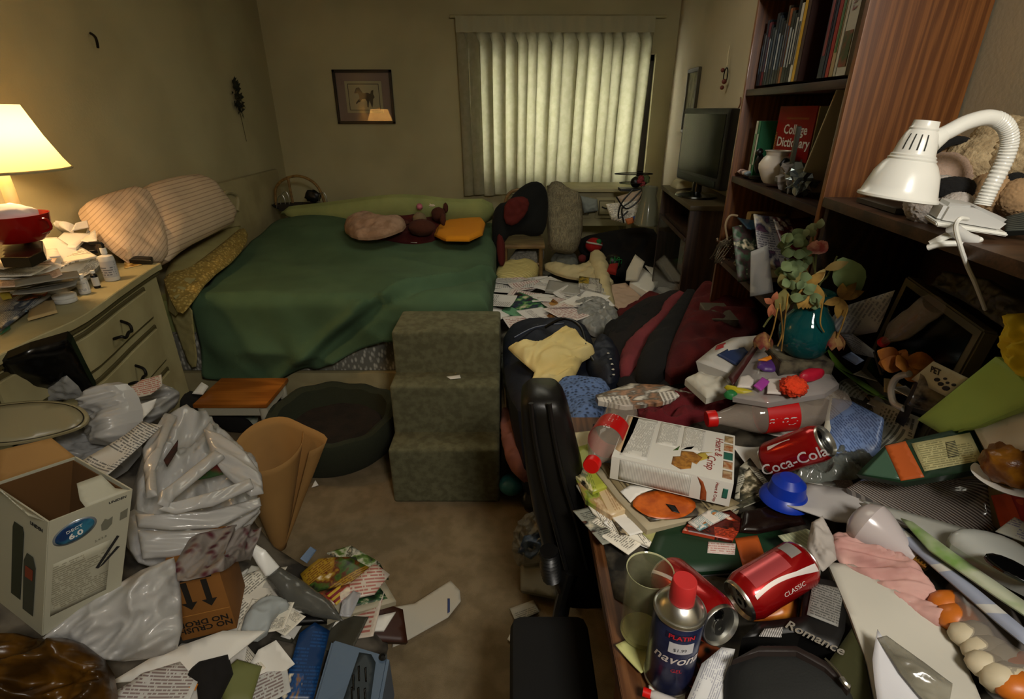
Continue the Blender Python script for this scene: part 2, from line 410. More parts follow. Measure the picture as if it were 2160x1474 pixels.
boxes('window_frame', [((WX0 + .025, 5.08, 1.54), (.05, .05, .98)), ((WX1 - .03, 5.08, 1.54), (.06, .05, .98)), ((wx, 5.08, WZ0 + .025), (1.48, .05, .05)),
      ((wx, 5.08, WZ1 - .025), (1.48, .05, .05)), ((wx, 5.08, 1.54), (.04, .04, .98))], mfr, wn)
box('pane', (wx, 5.085, 1.54), (1.42, .004, .92), m_glass, wn, bev=0)
# grime and fly specks on the walls
# ---------------------------------------------------------------- curtains
m_curt = mat('curtain_cloth', 'b5b195', .9, col2='aca88a', vs=20, transl=.5, bump=.1, bs=300)
def curtain(x0, x1, zt, zb0, zb1, n, label, seed, x0b, x1b):
    vs, fs, uv = [], [], []; NZ = 30; rnd = random.Random(seed)
    # each pleat: a broad open face, then the cloth doubles back behind itself
    prof = [(0, 0), (.12, -.004), (.35, -.010), (.6, -.008), (.85, .0), (.97, .006), (1.0, .014), (.93, .020), (.75, .021), (.6, .022), (.56, .028), (.62, .034), (.8, .034), (.95, .028)]
    wd = [rnd.uniform(.75, 1.3) for _ in range(n)]; tot = sum(wd); st_ = [sum(wd[:i]) / tot for i in range(n)]; K = len(prof); NX = n * K
    for j in range(NZ + 1):
        t = j / NZ; g = min(1, max(0, (t - .04) / .08))
        for i in range(NX + 1):
            q, r_ = divmod(i, K)
            if q == n: q, r_, f, dy = n - 1, K, 1.0, 0
            else: f, dy = prof[r_]; 
            f = (r_ / K) * (1 - g) + f * g; dy *= g * (1.3 + .5 * t)
            sp = .97 + .1 * math.sin(q * 1.9 + seed)
            s = st_[q] + wd[q] / tot * f * (sp if 0 < f < 1 else 1) + .006 * t * math.sin(q * 3 + t * 4)
            zb = zb0 + (zb1 - zb0) * s; z = zt + (zb - zt) * t
            y = 4.90 + dy + .012 * math.sin(9 * s + 4 * t + seed) * t
            x = (x0 + (x1 - x0) * s) * (1 - t) + (x0b + (x1b - x0b) * s) * t
            vs.append((x, y, z + .006 * math.sin(q * 2.3) * t)); uv.append((s, t))
    w_ = NX + 1
    for j in range(NZ):
        for i in range(NX): a = j * w_ + i; fs.append((a, a + 1, a + 1 + w_, a + w_))
    r = E('curtain', label, 'curtain', (x0, 4.92, min(zb0, zb1)), 'pinch pleat curtains over the window')
    mk('drape', vs, fs, m_curt, r, uvs=uv)
    # header tape
    hv = []; hf = []
    for i in range(NX + 1):
        s = i / NX
        for z in (zt + .012, zt - .1): hv.append((x0 + (x1 - x0) * s, 4.878 + .006 * math.cos(2 * math.pi * s * n), z))
    for i in range(NX): hf.append((2 * i, 2 * i + 1, 2 * i + 3, 2 * i + 2))
    mk('pleat_heading', hv, hf, mat('curtain_heading', 'aaa688', .95, transl=.12), r)
curtain(-.45, .335, 2.27, .90, .93, 8, 'pale pleated curtain hanging left of the middle parting, its hem lowest near the bed', 3, -.425, .31)
curtain(.335, 1.14, 2.27, .99, .97, 8, 'pale pleated curtain right of the middle parting, beside the uncovered strip of window', 8, .30, 1.11)
tube('curtain_rod', [(-.5, 4.95, 2.29), (1.24, 4.95, 2.29)], .012, m_cream, label='cream painted curtain rail above the window', cat='curtain rail', sub=1)
# ---------------------------------------------------------------- pictures on the walls
r = E('framed_picture', 'dark framed print of a horse with mauve mount on the back wall', 'picture', (-1.262, 4.985, 1.51))
c = (-1.262, 4.982, 1.705); W_, H_ = .475, .395
m_fr = mat('frame_wood_black', '140d08', .35)
boxes('picture_frame', [((c[0] - W_ / 2, c[1], c[2]), (.022, .024, H_ + .022)), ((c[0] + W_ / 2, c[1], c[2]), (.022, .024, H_ + .022)),
      ((c[0], c[1], c[2] + H_ / 2), (W_ + .022, .024, .022)), ((c[0], c[1], c[2] - H_ / 2), (W_ + .022, .024, .022))], m_fr, r)
box('mount', (c[0], 4.99, c[2]), (W_, .008, H_), mat('mauve_mount', '8c7468', .8), r, bev=0)
box('print', (c[0], 4.983, c[2]), (.31, .006, .245), mat('print_paper', 'b5aa84', .8), r, bev=0)
m_ink = mat('brown_ink', '3a2c1a', .8)
def flatpoly(name, pts, o, ax, ay, m, parent, off=.0008, **k):
    ax, ay = Vector(ax), Vector(ay); n = ax.cross(ay).normalized(); P = [Vector(o) + ax * x + ay * y + n * off for x, y in pts]
    Q = [p + n * .0006 for p in P]; N_ = len(P)
    return mk(name, P + Q, [tuple(range(N_, 2 * N_)), tuple(reversed(range(N_)))] + [(i, (i + 1) % N_, (i + 1) % N_ + N_, i + N_) for i in range(N_)], m, parent, smooth=False, **k)
horse = [(-.075, .05), (-.06, .075), (-.035, .08), (-.02, .055), (-.005, .035), (.03, .04), (.055, .03), (.065, .055), (.085, .06), (.08, .03), (.09, .005), (.075, -.01), (.07, -.05), (.06, -.08),
         (.052, -.05), (.045, -.02), (.035, -.045), (.03, -.075), (.02, -.07), (.022, -.03), (.01, -.008), (-.02, -.01), (-.035, -.03), (-.055, -.035), (-.07, -.05), (-.075, -.04), (-.058, -.022), (-.04, -.005), (-.042, .02), (-.05, .035), (-.065, .035), (-.08, .035)]
flatpoly('horse_drawing', [(x, y) for x, y in horse], (c[0], 4.979, c[2] - .005), (1, 0, 0), (0, 0, 1), m_ink, r, off=.0005)
boxes('drawn_border', [((c[0], 4.9795, c[2] + .1), (.26, .001, .006)), ((c[0], 4.9795, c[2] - .1), (.26, .001, .005)), ((c[0] - .13, 4.9795, c[2]), (.005, .001, .2)), ((c[0] + .13, 4.9795, c[2]), (.005, .001, .2))], m_ink, r, bev=0)
box('glass', (c[0], 4.974, c[2]), (W_ - .02, .002, H_ - .02), m_glass, r, bev=0)
# right wall picture, hung at an angle to the camera
def onwall(y, z, off=.0): return Vector((XR(y) - off, y, z))
axw = Vector((-.08, -1, 0)).normalized()
def wallM(y, z, off=.012):
    M = basis(onwall(y, z, off), axw, (0, 0, 1)); return M
r = E('framed_picture', 'small grey wooden framed picture on the right wall above the television', 'picture', onwall(4.0, 1.5))
yc, zc_ = 4.18, 1.66
Mw = wallM(yc, zc_)
boxes('picture_frame', [((-.155, 0, 0), (.024, .42, .02)), ((.155, 0, 0), (.024, .42, .02)), ((0, .2, 0), (.31, .024, .02)), ((0, -.2, 0), (.31, .024, .02))], mat('grey_frame', '4c4634', .6), r, M=Mw)
box('picture_sheet', (0, 0, -.004), (.3, .39, .006), mat('old_print', '8d8a66', .8, col2='6c6a4c', vs=14), r, M=Mw, bev=0)
# small wall ornaments
m_dry = mat('dried_plant', '1e2413', .95, col2='2e2a16', vs=30)
def dried_bunch(P, h, wdt, label, stem=.2):
    r = E('dried_flower_bunch', label, 'dried flowers', P)
    P = Vector(P); vs, fs = [], []
    rnd = random.Random(4); 
    for i in range(90):
        t = rnd.random(); q = P + Vector((.014 + .01 * rnd.random(), rnd.uniform(-1, 1) * wdt * math.sin(math.pi * (t * .85 + .1)), h * t)); a = rnd.uniform(0, 6); l = .034
        n0 = len(vs); vs += [q, q + Vector((.006, math.cos(a) * l * .6, math.sin(a) * l * .6)), q + Vector((.012, math.cos(a) * l * 1.5, math.sin(a) * l * 1.5)), q + Vector((0, math.cos(a + .6) * l, math.sin(a + .6) * l))]
        fs += [(n0, n0 + 1, n0 + 2, n0 + 3)]
    mk('leaves', vs, fs, m_dry, r, smooth=False)
    tube('stem', [P + Vector((.012, 0, h * .9)), P + Vector((.012, .01, 0)), P + Vector((.008, .03, -stem))], .0018, mat('stem_brown', '4a3f22', .9), r, seg=6)
pw = px(502, 240, -2.045); dried_bunch(px(502, 238, -2.045), .2, .05, 'dark dried flower bunch hung head up on the left wall')
p = px(195, 85, -2.04); tube('wall_hook', [p + Vector((0, 0, .03)), p + Vector((.025, -.008, .01)), p + Vector((.01, .01, -.03))], .006, m_iron, label='small dark metal hook screwed high on the left wall', cat='hook')
m_speck = mat('dark_speck', '2e2814', .9)
rnd = random.Random(2)
r = None
p = onwall(3.35, 1.83, .02); vs, fs = [], []
r = E('hanging_ornament', 'little wire ornament with a ribbon loop on the right wall beside the bookcase', 'ornament', p - Vector((0, 0, .09)))
tube('wire_body', [p + Vector((0, .03 * math.cos(a), -.05 + .04 * math.sin(a) - .0 * a)) for a in [i * .7 for i in range(22)]], .003, m_iron, r, seg=6, sub=2)
tube('ribbon_loop', [p + Vector((0, 0, 0)), p + Vector((0, .006, .06)), p + Vector((0, 0, .1))], .0035, mat('pale_ribbon', 'cfc4a4', .8), r, seg=6)
for dx, z_, rr in ((.03, .0, .012), (-.02, -.06, .014), (.0, -.09, .012)): ball('bead', p + Vector((-.01, dx, z_ - .02)), rr, mat('rose_bead', '6c3228', .5), r, sub=2, amp=.05)
# ---------------------------------------------------------------- dresser
DZ = .95
edge = [pz(u, v, DZ) for u, v in ((338, 556), (318, 568), (285, 590), (250, 614), (215, 640), (182, 663), (150, 680), (118, 694), (85, 708), (45, 727), (0, 749), (-70, 790), (-160, 850), (-300, 950))]
def ex(y):
    for a, b in zip(edge, edge[1:]):
        if b.y <= y <= a.y: t = (a.y - y) / max(a.y - b.y, 1e-6); return a.x + (b.x - a.x) * t
    return edge[-1].x if y < edge[-1].y else edge[0].x
Y1, Y0 = edge[0].y, edge[-1].y
dr = E('dresser', 'cream French style dresser with wavy front and dark edged drawers along the left wall', 'dresser', (-1.8, (Y0 + Y1) / 2, 0))
def curved(name, ya, yb, za, zb, off, m, parent, depth=.02, n=40, back=None, bev=True):
    vs, fs = [], []; ys = [ya + (yb - ya) * i / n for i in range(n + 1)]
    for y in ys:
        x = ex(y) - .02 + off; xb = back if back is not None else x - depth
        e = .003 if bev else 0
        for q in ((x - e, za), (x, za + e), (x, zb - e), (x - e, zb), (xb, zb), (xb, za)): vs.append((q[0], y, q[1]))
    for i in range(n):
        for j in range(6): a = i * 6 + j; b = i * 6 + (j + 1) % 6; fs.append((a, a + 6, b + 6, b))
    fs += [tuple(range(6)), tuple(reversed(range(n * 6, n * 6 + 6)))]
    return mk(name, vs, fs, m, parent, smooth='auto')
curved('carcass', Y0, Y1 - .01, .05, DZ - .03, -.012, m_cream, dr, back=-2.04)
curved('top', Y0 - .01, Y1 + .01, DZ - .03, DZ, .016, m_cream, dr, back=-2.045)
curved('top_moulding', Y0, Y1, DZ - .05, DZ - .032, .004, m_creamd, dr)
m_drw = m_cream
cols_ = [(1.62, 2.25), (1.34, 1.55), (.7, 1.27)]
rowsz = [(.735, .885), (.52, .705), (.295, .49), (.08, .265)]
for ya, yb in cols_:
    for za, zb in rowsz:
        curved('drawer_edge', ya, yb, za, zb, -.004, m_creamd, dr, n=24)
        d = curved('drawer', ya + .014, yb - .014, za + .014, zb - .014, .006, m_drw, dr, n=24)
        if yb - ya > .3:
            ym, zm = (ya + yb) / 2 - .02, (za + zb) / 2
            tube('handle', [(ex(y) + .006 + ox, y, z) for y, z, ox in ((ym - .05, zm - .012, -.02), (ym - .045, zm - .004, .012), (ym - .03, zm - .014, .02), (ym, zm - .004, .022), (ym + .03, zm - .010, .02), (ym + .042, zm + .012, .012), (ym + .044, zm + .026, -.02))], .006, m_iron, d, seg=8)
curved('plinth', Y0, Y1 - .01, 0, .05, -.03, m_creamd, dr, back=-2.03)
# ---------------------------------------------------------------- bookcase and hutch
A2 = R(math.degrees(math.atan(.08)))
# local frame: X' along the front from near to far, Y' from front into the wall, Z up
d1 = Vector((.08, 1, 0)).normalized(); d2 = Vector((1, -.08, 0)).normalized()
OB = Vector((.800, 1.393, 0))
MB = Matrix(((d1.x, d2.x, 0, OB.x), (d1.y, d2.y, 0, OB.y), (0, 0, 1, 0), (0, 0, 0, 1)))
BW, BD = .80, .265
bc = E('bookcase', 'tall walnut veneer bookcase with three open shelves against the right wall', 'bookcase', OB)
box('side_panel', (.01, BD / 2, 1.1), (.02, BD, 2.2), m_walnut, bc, MB, label='near side panel with open oak like grain')
box('side_panel', (BW - .01, BD / 2, .98), (.02, BD, 1.96), m_walnut, bc, MB)
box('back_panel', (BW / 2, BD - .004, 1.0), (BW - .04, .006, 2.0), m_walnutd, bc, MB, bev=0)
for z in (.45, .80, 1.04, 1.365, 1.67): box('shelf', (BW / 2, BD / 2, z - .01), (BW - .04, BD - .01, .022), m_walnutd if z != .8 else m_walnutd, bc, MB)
box('top_board', (BW / 2, BD / 2, 1.96), (BW - .02, BD, .022), m_walnut, bc, MB)
# hutch over the desk
HW = 1.05
hu = E('desk_hutch', 'dark walnut desk hutch holding plush toys on its top board', 'hutch', OB - d1 * .5)
HZ = 1.40
box('hutch_top', (-HW / 2 - .012, .14, HZ - .012), (HW, .29, .024), mat('hutch_top_wood', '4a3220', .45, pat='wood', col2='2c1b0e', vs=5, stretch=(.5, 3, 3)), hu, MB)
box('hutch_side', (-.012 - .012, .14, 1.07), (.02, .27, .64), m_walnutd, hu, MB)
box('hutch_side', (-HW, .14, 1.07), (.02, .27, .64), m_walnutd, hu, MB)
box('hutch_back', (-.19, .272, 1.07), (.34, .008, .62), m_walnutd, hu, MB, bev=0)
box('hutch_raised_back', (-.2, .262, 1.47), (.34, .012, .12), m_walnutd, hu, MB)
# desk
m_desk = mat('desk_laminate', '6a4426', .45, pat='wood', col2='4c2c14', vs=8, stretch=(3, .5, 3))
XD = .175
dk = E('desk', 'brown wooden desk buried under papers and cans below the hutch', 'desk', (.6, .9, 0))
yd0, yd1 = .25, 1.375
def dpoly(name, x0, y0, y1, z1, h, m, inset=.0):
    return prism(name, [Vector((x0, y0, z1)), Vector((XR(y0) - .01, y0, z1)), Vector((XR(y1) - .01, y1, z1)), Vector((x0, y1, z1))], 0, h, m, dk, world=True)
dpoly('desk_top', XD, yd0, yd1, .75, .03, m_desk)
box('desk_side', (.62, yd1 - .03, .36), (.8, .02, .71), m_desk, dk); box('desk_side', (.6, yd0 + .03, .36), (.76, .02, .71), m_desk, dk)
box('modesty_panel', (.85, .8, .45), (.016, 1.05, .5), m_walnutd, dk)
box('pedestal', (.42, .45, .37), (.44, .34, .69), m_walnutd, dk)
box('drawer', (.19, .45, .6), (.012, .32, .2), m_desk, dk)
# ---------------------------------------------------------------- tv cabinet
OT = Vector((.689 + .08 * 2.73, 2.73, 0)); MT = Matrix(((d1.x, d2.x, 0, OT.x), (d1.y, d2.y, 0, OT.y), (0, 0, 1, 0), (0, 0, 0, 1)))
tw, td, tz = .80, .262, 1.15
tc_ = E('tv_cabinet', 'dark wooden television cabinet with a glass door beyond the bookcase', 'cabinet', OT)
box('cabinet_side', (.01, td / 2, tz / 2), (.02, td, tz), m_dcab, tc_, MT); box('cabinet_side', (tw - .01, td / 2, tz / 2), (.02, td, tz), m_dcab, tc_, MT)
box('cabinet_top', (tw / 2, td / 2, tz), (tw + .02, td + .01, .025), mat('cabinet_top_wood', '3f3520', .45), tc_, MT)
box('cabinet_back', (tw / 2, td - .006, tz / 2), (tw - .03, .006, tz - .02), m_black, tc_, MT, bev=0)
for z in (.12, .45, .68, .98): box('cabinet_shelf', (tw / 2, td / 2 + .01, z), (tw - .04, td - .04, .018), m_dcab, tc_, MT)
dd = box('glass_door', (tw / 2, .004, .72), (tw - .06, .005, .50), mat('dark_glass', '20241c', .05, alpha=.3, coat=.5), tc_, MT, bev=0)
box('door_rail', (tw / 2, .0, .98), (tw - .04, .012, .02), m_dcab, dd, MT); box('door_rail', (tw / 2, 0, .46), (tw - .04, .012, .02), m_dcab, dd, MT)
box('photo_frame', (tw * .55, .10, .79), (.16, .014, .20), mat('silver_frame', 'bdbdae', .5), M=MT, label='pale framed photo standing behind the glass cabinet door', cat='photo frame')
for i, (x_, lb) in enumerate(((.18, 'green glass ornament nearest the near side of the cabinet shelf'), (.30, 'clear glass goblet between the green ornament and the framed photo'))):
    lathe('glass_ornament', [(.03, 0), (.032, .004), (.006, .012), (.006, .05), (.028, .07), (.034, .12), (.03, .15), (.001, .15)], mat('green_glass%d' % i, ('6f9a40', 'b5c0a0')[i], .1, trans=.5), M=MT @ Matrix.Translation((x_, .1, .69)), label=lb, cat='glassware')
# television
tv = E('television', 'black flat screen television with rounded corners on the dark cabinet', 'television', MT @ Vector((.38, .13, tz)))
MV = MT @ T(.33, .10, tz + .02, rz=R(-9))
bm = bmesh.new(); boxbm(bm, (0, .012, .25), (.60, .055, .385), None, .025, 4); bm.verts.index_update(); bm2('casing', bm, m_black, tv, MV)
box('screen', (0, -.0165, .265), (.53, .003, .30), mat('tv_screen', '10140e', .18), tv, MV, bev=.001)
box('speaker_bar', (0, -.017, .085), (.5, .004, .03), mat('speaker_mesh', '08140e', .5), tv, MV, bev=.001)
lathe('stand', [(.14, -.008), (.145, -.004), (.14, .004), (.05, .014), (.035, .02), (.03, .07), (.001, .07)], m_blackg, MV, tv, squash=.75)
for i in range(1):
    p = MT @ Vector((.2, .23, 1.58))
# ---------------------------------------------------------------- bed
m_green = mat('green_blanket_fleece', '4b6548', .95, col2='425b3f', vs=3, bump=.35, bs=350)
m_sheet = mat('khaki_sheet', 'a39a66', .9, col2='978d5a', vs=4, bump=.15, bs=120)
m_lime = mat('pale_green_sheet', '99a063', .9, col2='8a935a', vs=4, bump=.1, bs=100)
m_lace = mat('white_lace', 'c9c6b8', .9, pat='cells', col2='77756a', vs=34, stretch=(1.6, 1.6, .8))
m_rail = mat('cream_bed_rail', 'a69b74', .6, col2='978c66', vs=5)
bed = E('bed', 'wide bed with cream wooden rail and lace skirted box spring along the back wall', 'bed', (-1.05, 3.7, 0))
XF = -.14
box('side_rail', (-1.09, 2.70, .15), (1.86, .035, .17), m_rail, bed)
box('bed_frame', (-1.09, 3.72, .11), (1.84, 1.96, .16), m_rail, bed)
box('box_spring', ((-2.0 + XF) / 2, 3.73, .34), (1.86, 2.0, .23), m_lace, bed, bev=.02)
box('mattress', ((-2.0 + XF) / 2 - .02, 3.74, .55), (1.84, 1.98, .20), m_lime, bed, bev=.05)
box('headboard', (-2.02, 3.72, .6), (.05, 2.0, 1.1), m_rail, bed, bev=.02)
tube('headboard_scroll', [px(470, 412, -1.99), px(480, 405, -1.99), px(497, 410, -1.99), px(502, 425, -1.99), px(500, 445, -1.99)], .016, m_rail, bed)
hemu = [(-1.80, .285), (-1.68, .27), (-1.557, .252), (-1.396, .252), (-1.174, .297), (-1.004, .361), (-.836, .442), (-.698, .50), (-.55, .47), (-.3, .40), (.1, .36)]
def interp(tab, x):
    if x <= tab[0][0]: return tab[0][1]
    for (a, b), (c, d) in zip(tab, tab[1:]):
        if x <= c: return b + (d - b) * (x - a) / (c - a)
    return tab[-1][1]
xleft = [(2.0, -1.735), (2.7, -1.72), (2.9, -1.735), (3.1, -1.80), (3.44, -1.86), (3.8, -1.9), (4.6, -1.86)]
YN, ZT = 2.685, .70; vs, fs, uv = [], [], []; NX, NY = 130, 150
def arc(d, r=.07):
    q = r * math.pi / 2
    if d <= 0: return 0, 0
    if d < q: return r * math.sin(d / r), r * (1 - math.cos(d / r))
    return r, r + d - q
for j in range(NY + 1):
    for i in range(NX + 1):
        s, t = i / NX, j / NY
        # near hem length at this x
        xg = -1.75 + s * (XF + .40 + 1.75)
        ln = ZT - interp(hemu, xg) + .03
        y = 4.62 - t * (4.62 - YN + ln)
        xl = interp(xleft, max(y, 2.0)); x = xl + s * (XF + .38 - xl)
        ox, dx_ = arc(x - (XF - .06)); oy, dy_ = arc((YN + .05) - y)
        X = min(x, XF - .06) + ox; Y = max(y, YN + .05) - oy; drop = max(dx_, dy_) + .25 * min(dx_, dy_)
        z = ZT - drop
        # body of bedding under the far left, soft hollows, sagging folds
        z += .12 * math.exp(-((x + 1.55) / .5) ** 2 - ((y - 4.3) / .5) ** 2) + .03 * math.exp(-((x + .9) / .7) ** 2 - ((y - 3.9) / .4) ** 2)
        n1 = noise.noise(Vector((x * 1.7 + y * .9, y * 1.1, 3))); n2 = noise.noise(Vector((x * 5 + y * 3, y * 2.0 - x * 1.2, 7)))
        ridge = (1 - abs(noise.noise(Vector((x * 2.2 + y * 3.2, (y - x) * .9, 1.5)))) * 2)
        amp = .02 + .075 * min(1, dy_ / .3)
        off = amp * (ridge * .6 + n2 * .5) + .02 * n1
        # a long crease falling from the foot towards the middle of the hem
        L1 = (x + .75) - (y - 2.62) * 1.1 if dy_ < .03 else (x + .75) + dy_ * 1.2
        off += .045 * math.exp(-((L1) / .05) ** 2) * (1 if y < 3.2 else 0) - .035 * math.exp(-((L1 - .1) / .05) ** 2) * (1 if y < 3.1 else 0)
        if dy_ > dx_: Y -= off * min(1, dy_ / .05); z += off * (1 - min(1, dy_ / .08))
        else: z += off * (1 if dx_ < .03 else .2); X += off * min(1, dx_ / .05)
        vs.append((X, Y, z)); uv.append((s, t))
for j in range(NY):
    for i in range(NX): a = j * (NX + 1) + i; fs.append((a, a + NX + 1, a + NX + 2, a + 1))
bl = mk('blanket', vs, fs, m_green, uvs=uv, label='plain green fleece blanket spread over the bed and hanging over its near side', cat='blanket')
sd = bl.modifiers.new('thick', 'SOLIDIFY'); sd.thickness = .012; sd.offset = -1
# khaki sheeted head end seen between the pillows and the blanket
patch('folded_bedspread', [(345, 560, .82), (400, 520, .84), (505, 468, .86), (515, 500, .80), (440, 560, .78), (400, 600, .76), (360, 640, .72)], 0, m_sheet, bulge=.02, wr=.01, solid=True, th=.1, sm=1,
      label='smooth khaki sheeted edge at the head of the bed under the pillows', cat='bedding')
m_croch = mat('crocheted_throw', 'b8a05a', .95, pat='cells', col2='8a7436', vs=60, bump=.5, bs=120)
patch('crocheted_throw', [(342, 578, .80), (400, 565, .80), (470, 512, .83), (512, 476, .84), (527, 500, .80), (500, 545, .76), (440, 590, .74), (405, 640, .71), (380, 668, .66), (356, 625, .74)], 0, m_croch, bulge=.02, wr=.022, fr=16, sm=1, res=.015,
      label='yellowish crocheted throw bunched between the pillows and green blanket', cat='throw')
patch('hanging_sheet', [(356, 640, .68), (400, 640, .70)] + [py(408, 700, 2.64), py(416, 772, 2.64), py(402, 776, 2.64), py(372, 700, 2.62)], 0, m_sheet, wr=.015, fr=10, sm=1,
      label='khaki sheet hanging down the bed corner behind the dresser', cat='sheet') if False else None
P = [py(352, 630, 2.66), py(404, 640, 2.63), py(409, 700, 2.62), py(418, 772, 2.62), py(400, 777, 2.63), py(378, 715, 2.64), py(362, 672, 2.65)]
patch('hanging_sheet', P, 0, m_sheet, world=True, wr=.012, fr=14, sm=1, label='khaki sheet hanging down the bed corner beside the dresser', cat='sheet')
m_pil = mat('striped_pillowcase', 'cdb79a', .9, pat='stripes', col2='a58d76', rows=17, mix=(.2, 0), bump=.15, bs=90)
m_pil2 = mat('striped_pillowcase_fine', 'd6bda0', .9, pat='stripes', col2='b59a80', rows=22, mix=(.2, 0), bump=.15, bs=90)
patch('pillow', [px(*q) for q in ((300, 392, -1.97), (368, 372, -1.97), (435, 365, -1.97), (468, 405, -1.93), (508, 462, -1.87), (440, 498, -1.82), (392, 522, -1.80), (345, 562, -1.74), (336, 500, -1.84), (318, 430, -1.93))], 0, m_pil, world=True, bulge=.06, wr=.02, fr=6, solid=True, th=.05, sm=1, ew=.2,
      label='nearer pillow in thin striped case standing against the headboard', cat='pillow', group=None)
patch('pillow', [px(*q) for q in ((178, 440, -1.98), (184, 424, -1.98), (235, 405, -1.98), (300, 388, -1.98), (325, 430, -1.95), (352, 490, -1.84), (356, 550, -1.74), (300, 552, -1.74), (240, 510, -1.80), (200, 470, -1.92))], 0, m_pil2, world=True, bulge=.05, wr=.02, fr=6, solid=True, th=.05, sm=1, ew=.18,
      label='pale pillow lying left of the upright striped pillow, lit by the lamp', cat='pillow')
# bedding ridge against the back wall
patch('rumpled_quilt', [(640, 470, .76), (575, 445, .86), (700, 432, .92), (800, 418, .98), (870, 416, .99), (960, 428, .95), (1035, 425, .94), (1048, 470, .76), (940, 480, .74), (800, 476, .75)], 0, m_lime, bulge=.06, wr=.02, fr=5, sm=1, solid=True, th=.05,
      label='pale green quilt bunched along the back wall behind the green blanket', cat='quilt')
# basket with arched handle
m_cane = mat('cane', '8a6a34', .6, col2='6d4f24', vs=40)
bk = E('handled_basket', 'dark wicker basket with tall arched cane handle at the back of the bed', 'basket', py(632, 436, 4.55))
b0 = py(630, 438, 4.5)
def bpt(u, v, y=4.5): return py(u, v, y)
tube('arch_handle', [bpt(583, 432), bpt(581, 400), bpt(596, 380), bpt(626, 371), bpt(655, 380), bpt(674, 400), bpt(686, 432)], .011, m_cane, bk)
tube('cross_handle', [bpt(607, 372), bpt(612, 400), bpt(618, 430)], .011, m_cane, bk, seg=8)
m_wick = mat('dark_wicker', '201a10', .8, bump=.6, bs=120)
lathe('basket_bowl', [(.001, 0), (.15, 0), (.2, .03), (.22, .05), (.2, .05), (.14, .012), (.001, .012)], m_wick, T(b0.x, b0.y, b0.z - .02), bk, squash=.5)
for u, v in ((600, 418), (592, 425), (680, 420)): tube('wire_loop', [bpt(u - 8, v + 14, 4.4), bpt(u - 6, v - 8, 4.4), bpt(u + 3, v - 14, 4.4), bpt(u + 9, v - 2, 4.4), bpt(u + 10, v + 14, 4.4)], .003, m_silver, bk, seg=6)
ball('dark_bow', bpt(660, 414, 4.42), .055, m_black, bk, amp=.35, sc=(1.2, .6, .9)); 
boxes('basket_block', [((bpt(622, 436).x, 4.42, bpt(622, 433).z), (.17, .1, .05))], m_wick, bk)
# things lying on the blanket
m_mar = mat('maroon_fleece', '5a1410', .95, col2='43100c', vs=8, bump=.3, bs=200)
m_beige = mat('beige_fleece', 'b09078', .97, col2='97775e', vs=14, bump=.6, bs=160)
patch('maroon_throw', [(713, 492, .74), (735, 470, .78), (800, 455, .82), (850, 452, .84), (905, 440, .86), (935, 445, .84), (940, 480, .78), (925, 508, .74), (860, 512, .735), (800, 505, .74), (760, 515, .73), (722, 510, .73)], 0, m_mar, bulge=.05, wr=.03, fr=9, sm=1, solid=True, th=.03,
      label='maroon throw heaped on the green blanket under the beige fleece', cat='throw')
patch('fleece_blanket', [(722, 482, .82), (738, 456, .90), (775, 446, .93), (805, 458, .91), (850, 458, .89), (858, 478, .86), (820, 494, .84), (785, 502, .82), (745, 500, .82)], 0, m_beige, bulge=.05, wr=.02, fr=12, sm=1, solid=True, th=.02,
      label='fuzzy beige fleece lying on top of the maroon throw', cat='fleece')
pd = E('plush_dog', 'brown plush dog with pink ribbon and white frill lying on the bed', 'soft toy', pz(905, 495, .74))
m_plb = mat('plush_brown', '4a2416', .97, bump=.6, bs=200); m_plc = mat('plush_taupe', '7a6a4e', .97, bump=.6, bs=200); m_plw = mat('plush_white', 'd8c8b4', .97, bump=.5, bs=160)
def P_(u, v, z): return pz(u, v, z)
ball('body', P_(890, 480, .84), .075, m_plb, pd, amp=.1, sc=(1.3, .9, .8)); ball('belly', P_(885, 462, .88), .05, m_plc, pd, amp=.1)
ball('head', P_(925, 452, .88), .055, m_plb, pd, amp=.1); ball('ear', P_(934, 462, .90), .03, m_plb, pd, sc=(.7, .6, 1.5)); ball('frill', P_(912, 432, .93), .045, m_plw, pd, amp=.35, fr=5, sc=(1.2, .8, .6))
ball('ribbon', P_(885, 436, .93), .024, mat('pink_satin', 'c07080', .5), pd, amp=.2); ball('paw', P_(850, 470, .86), .028, m_plb, pd, sc=(1.6, .8, .8)); ball('paw', P_(940, 438, .92), .024, m_plb, pd, sc=(.8, .8, 1.6))
patch('white_paper', [(820, 508, .735), (880, 512, .735), (868, 502, .74), (835, 498, .745)], 0, m_paper, label='white slip of paper under the edge of the maroon throw', cat='paper')
m_or = mat('orange_towel', 'd88a12', .95, bump=.5, bs=260)
ot = E('folded_towel', 'folded orange towel on the foot of the bed', 'towel', pz(968, 505, .74))
a = [(915, 505), (1012, 506), (1024, 460), (985, 462), (925, 468)]
for i, (dz, sh) in enumerate(((.005, 0), (.034, 3), (.063, -2), (.092, 2))):
    patch('towel_fold', [(u + sh, v - 0, ZT + .01 + dz + (.02 if v < 480 else 0)) for u, v in a], 0, m_or, ot, bulge=.018, ew=.03, wr=.006, fr=8, solid=True, th=.012, sm=1)
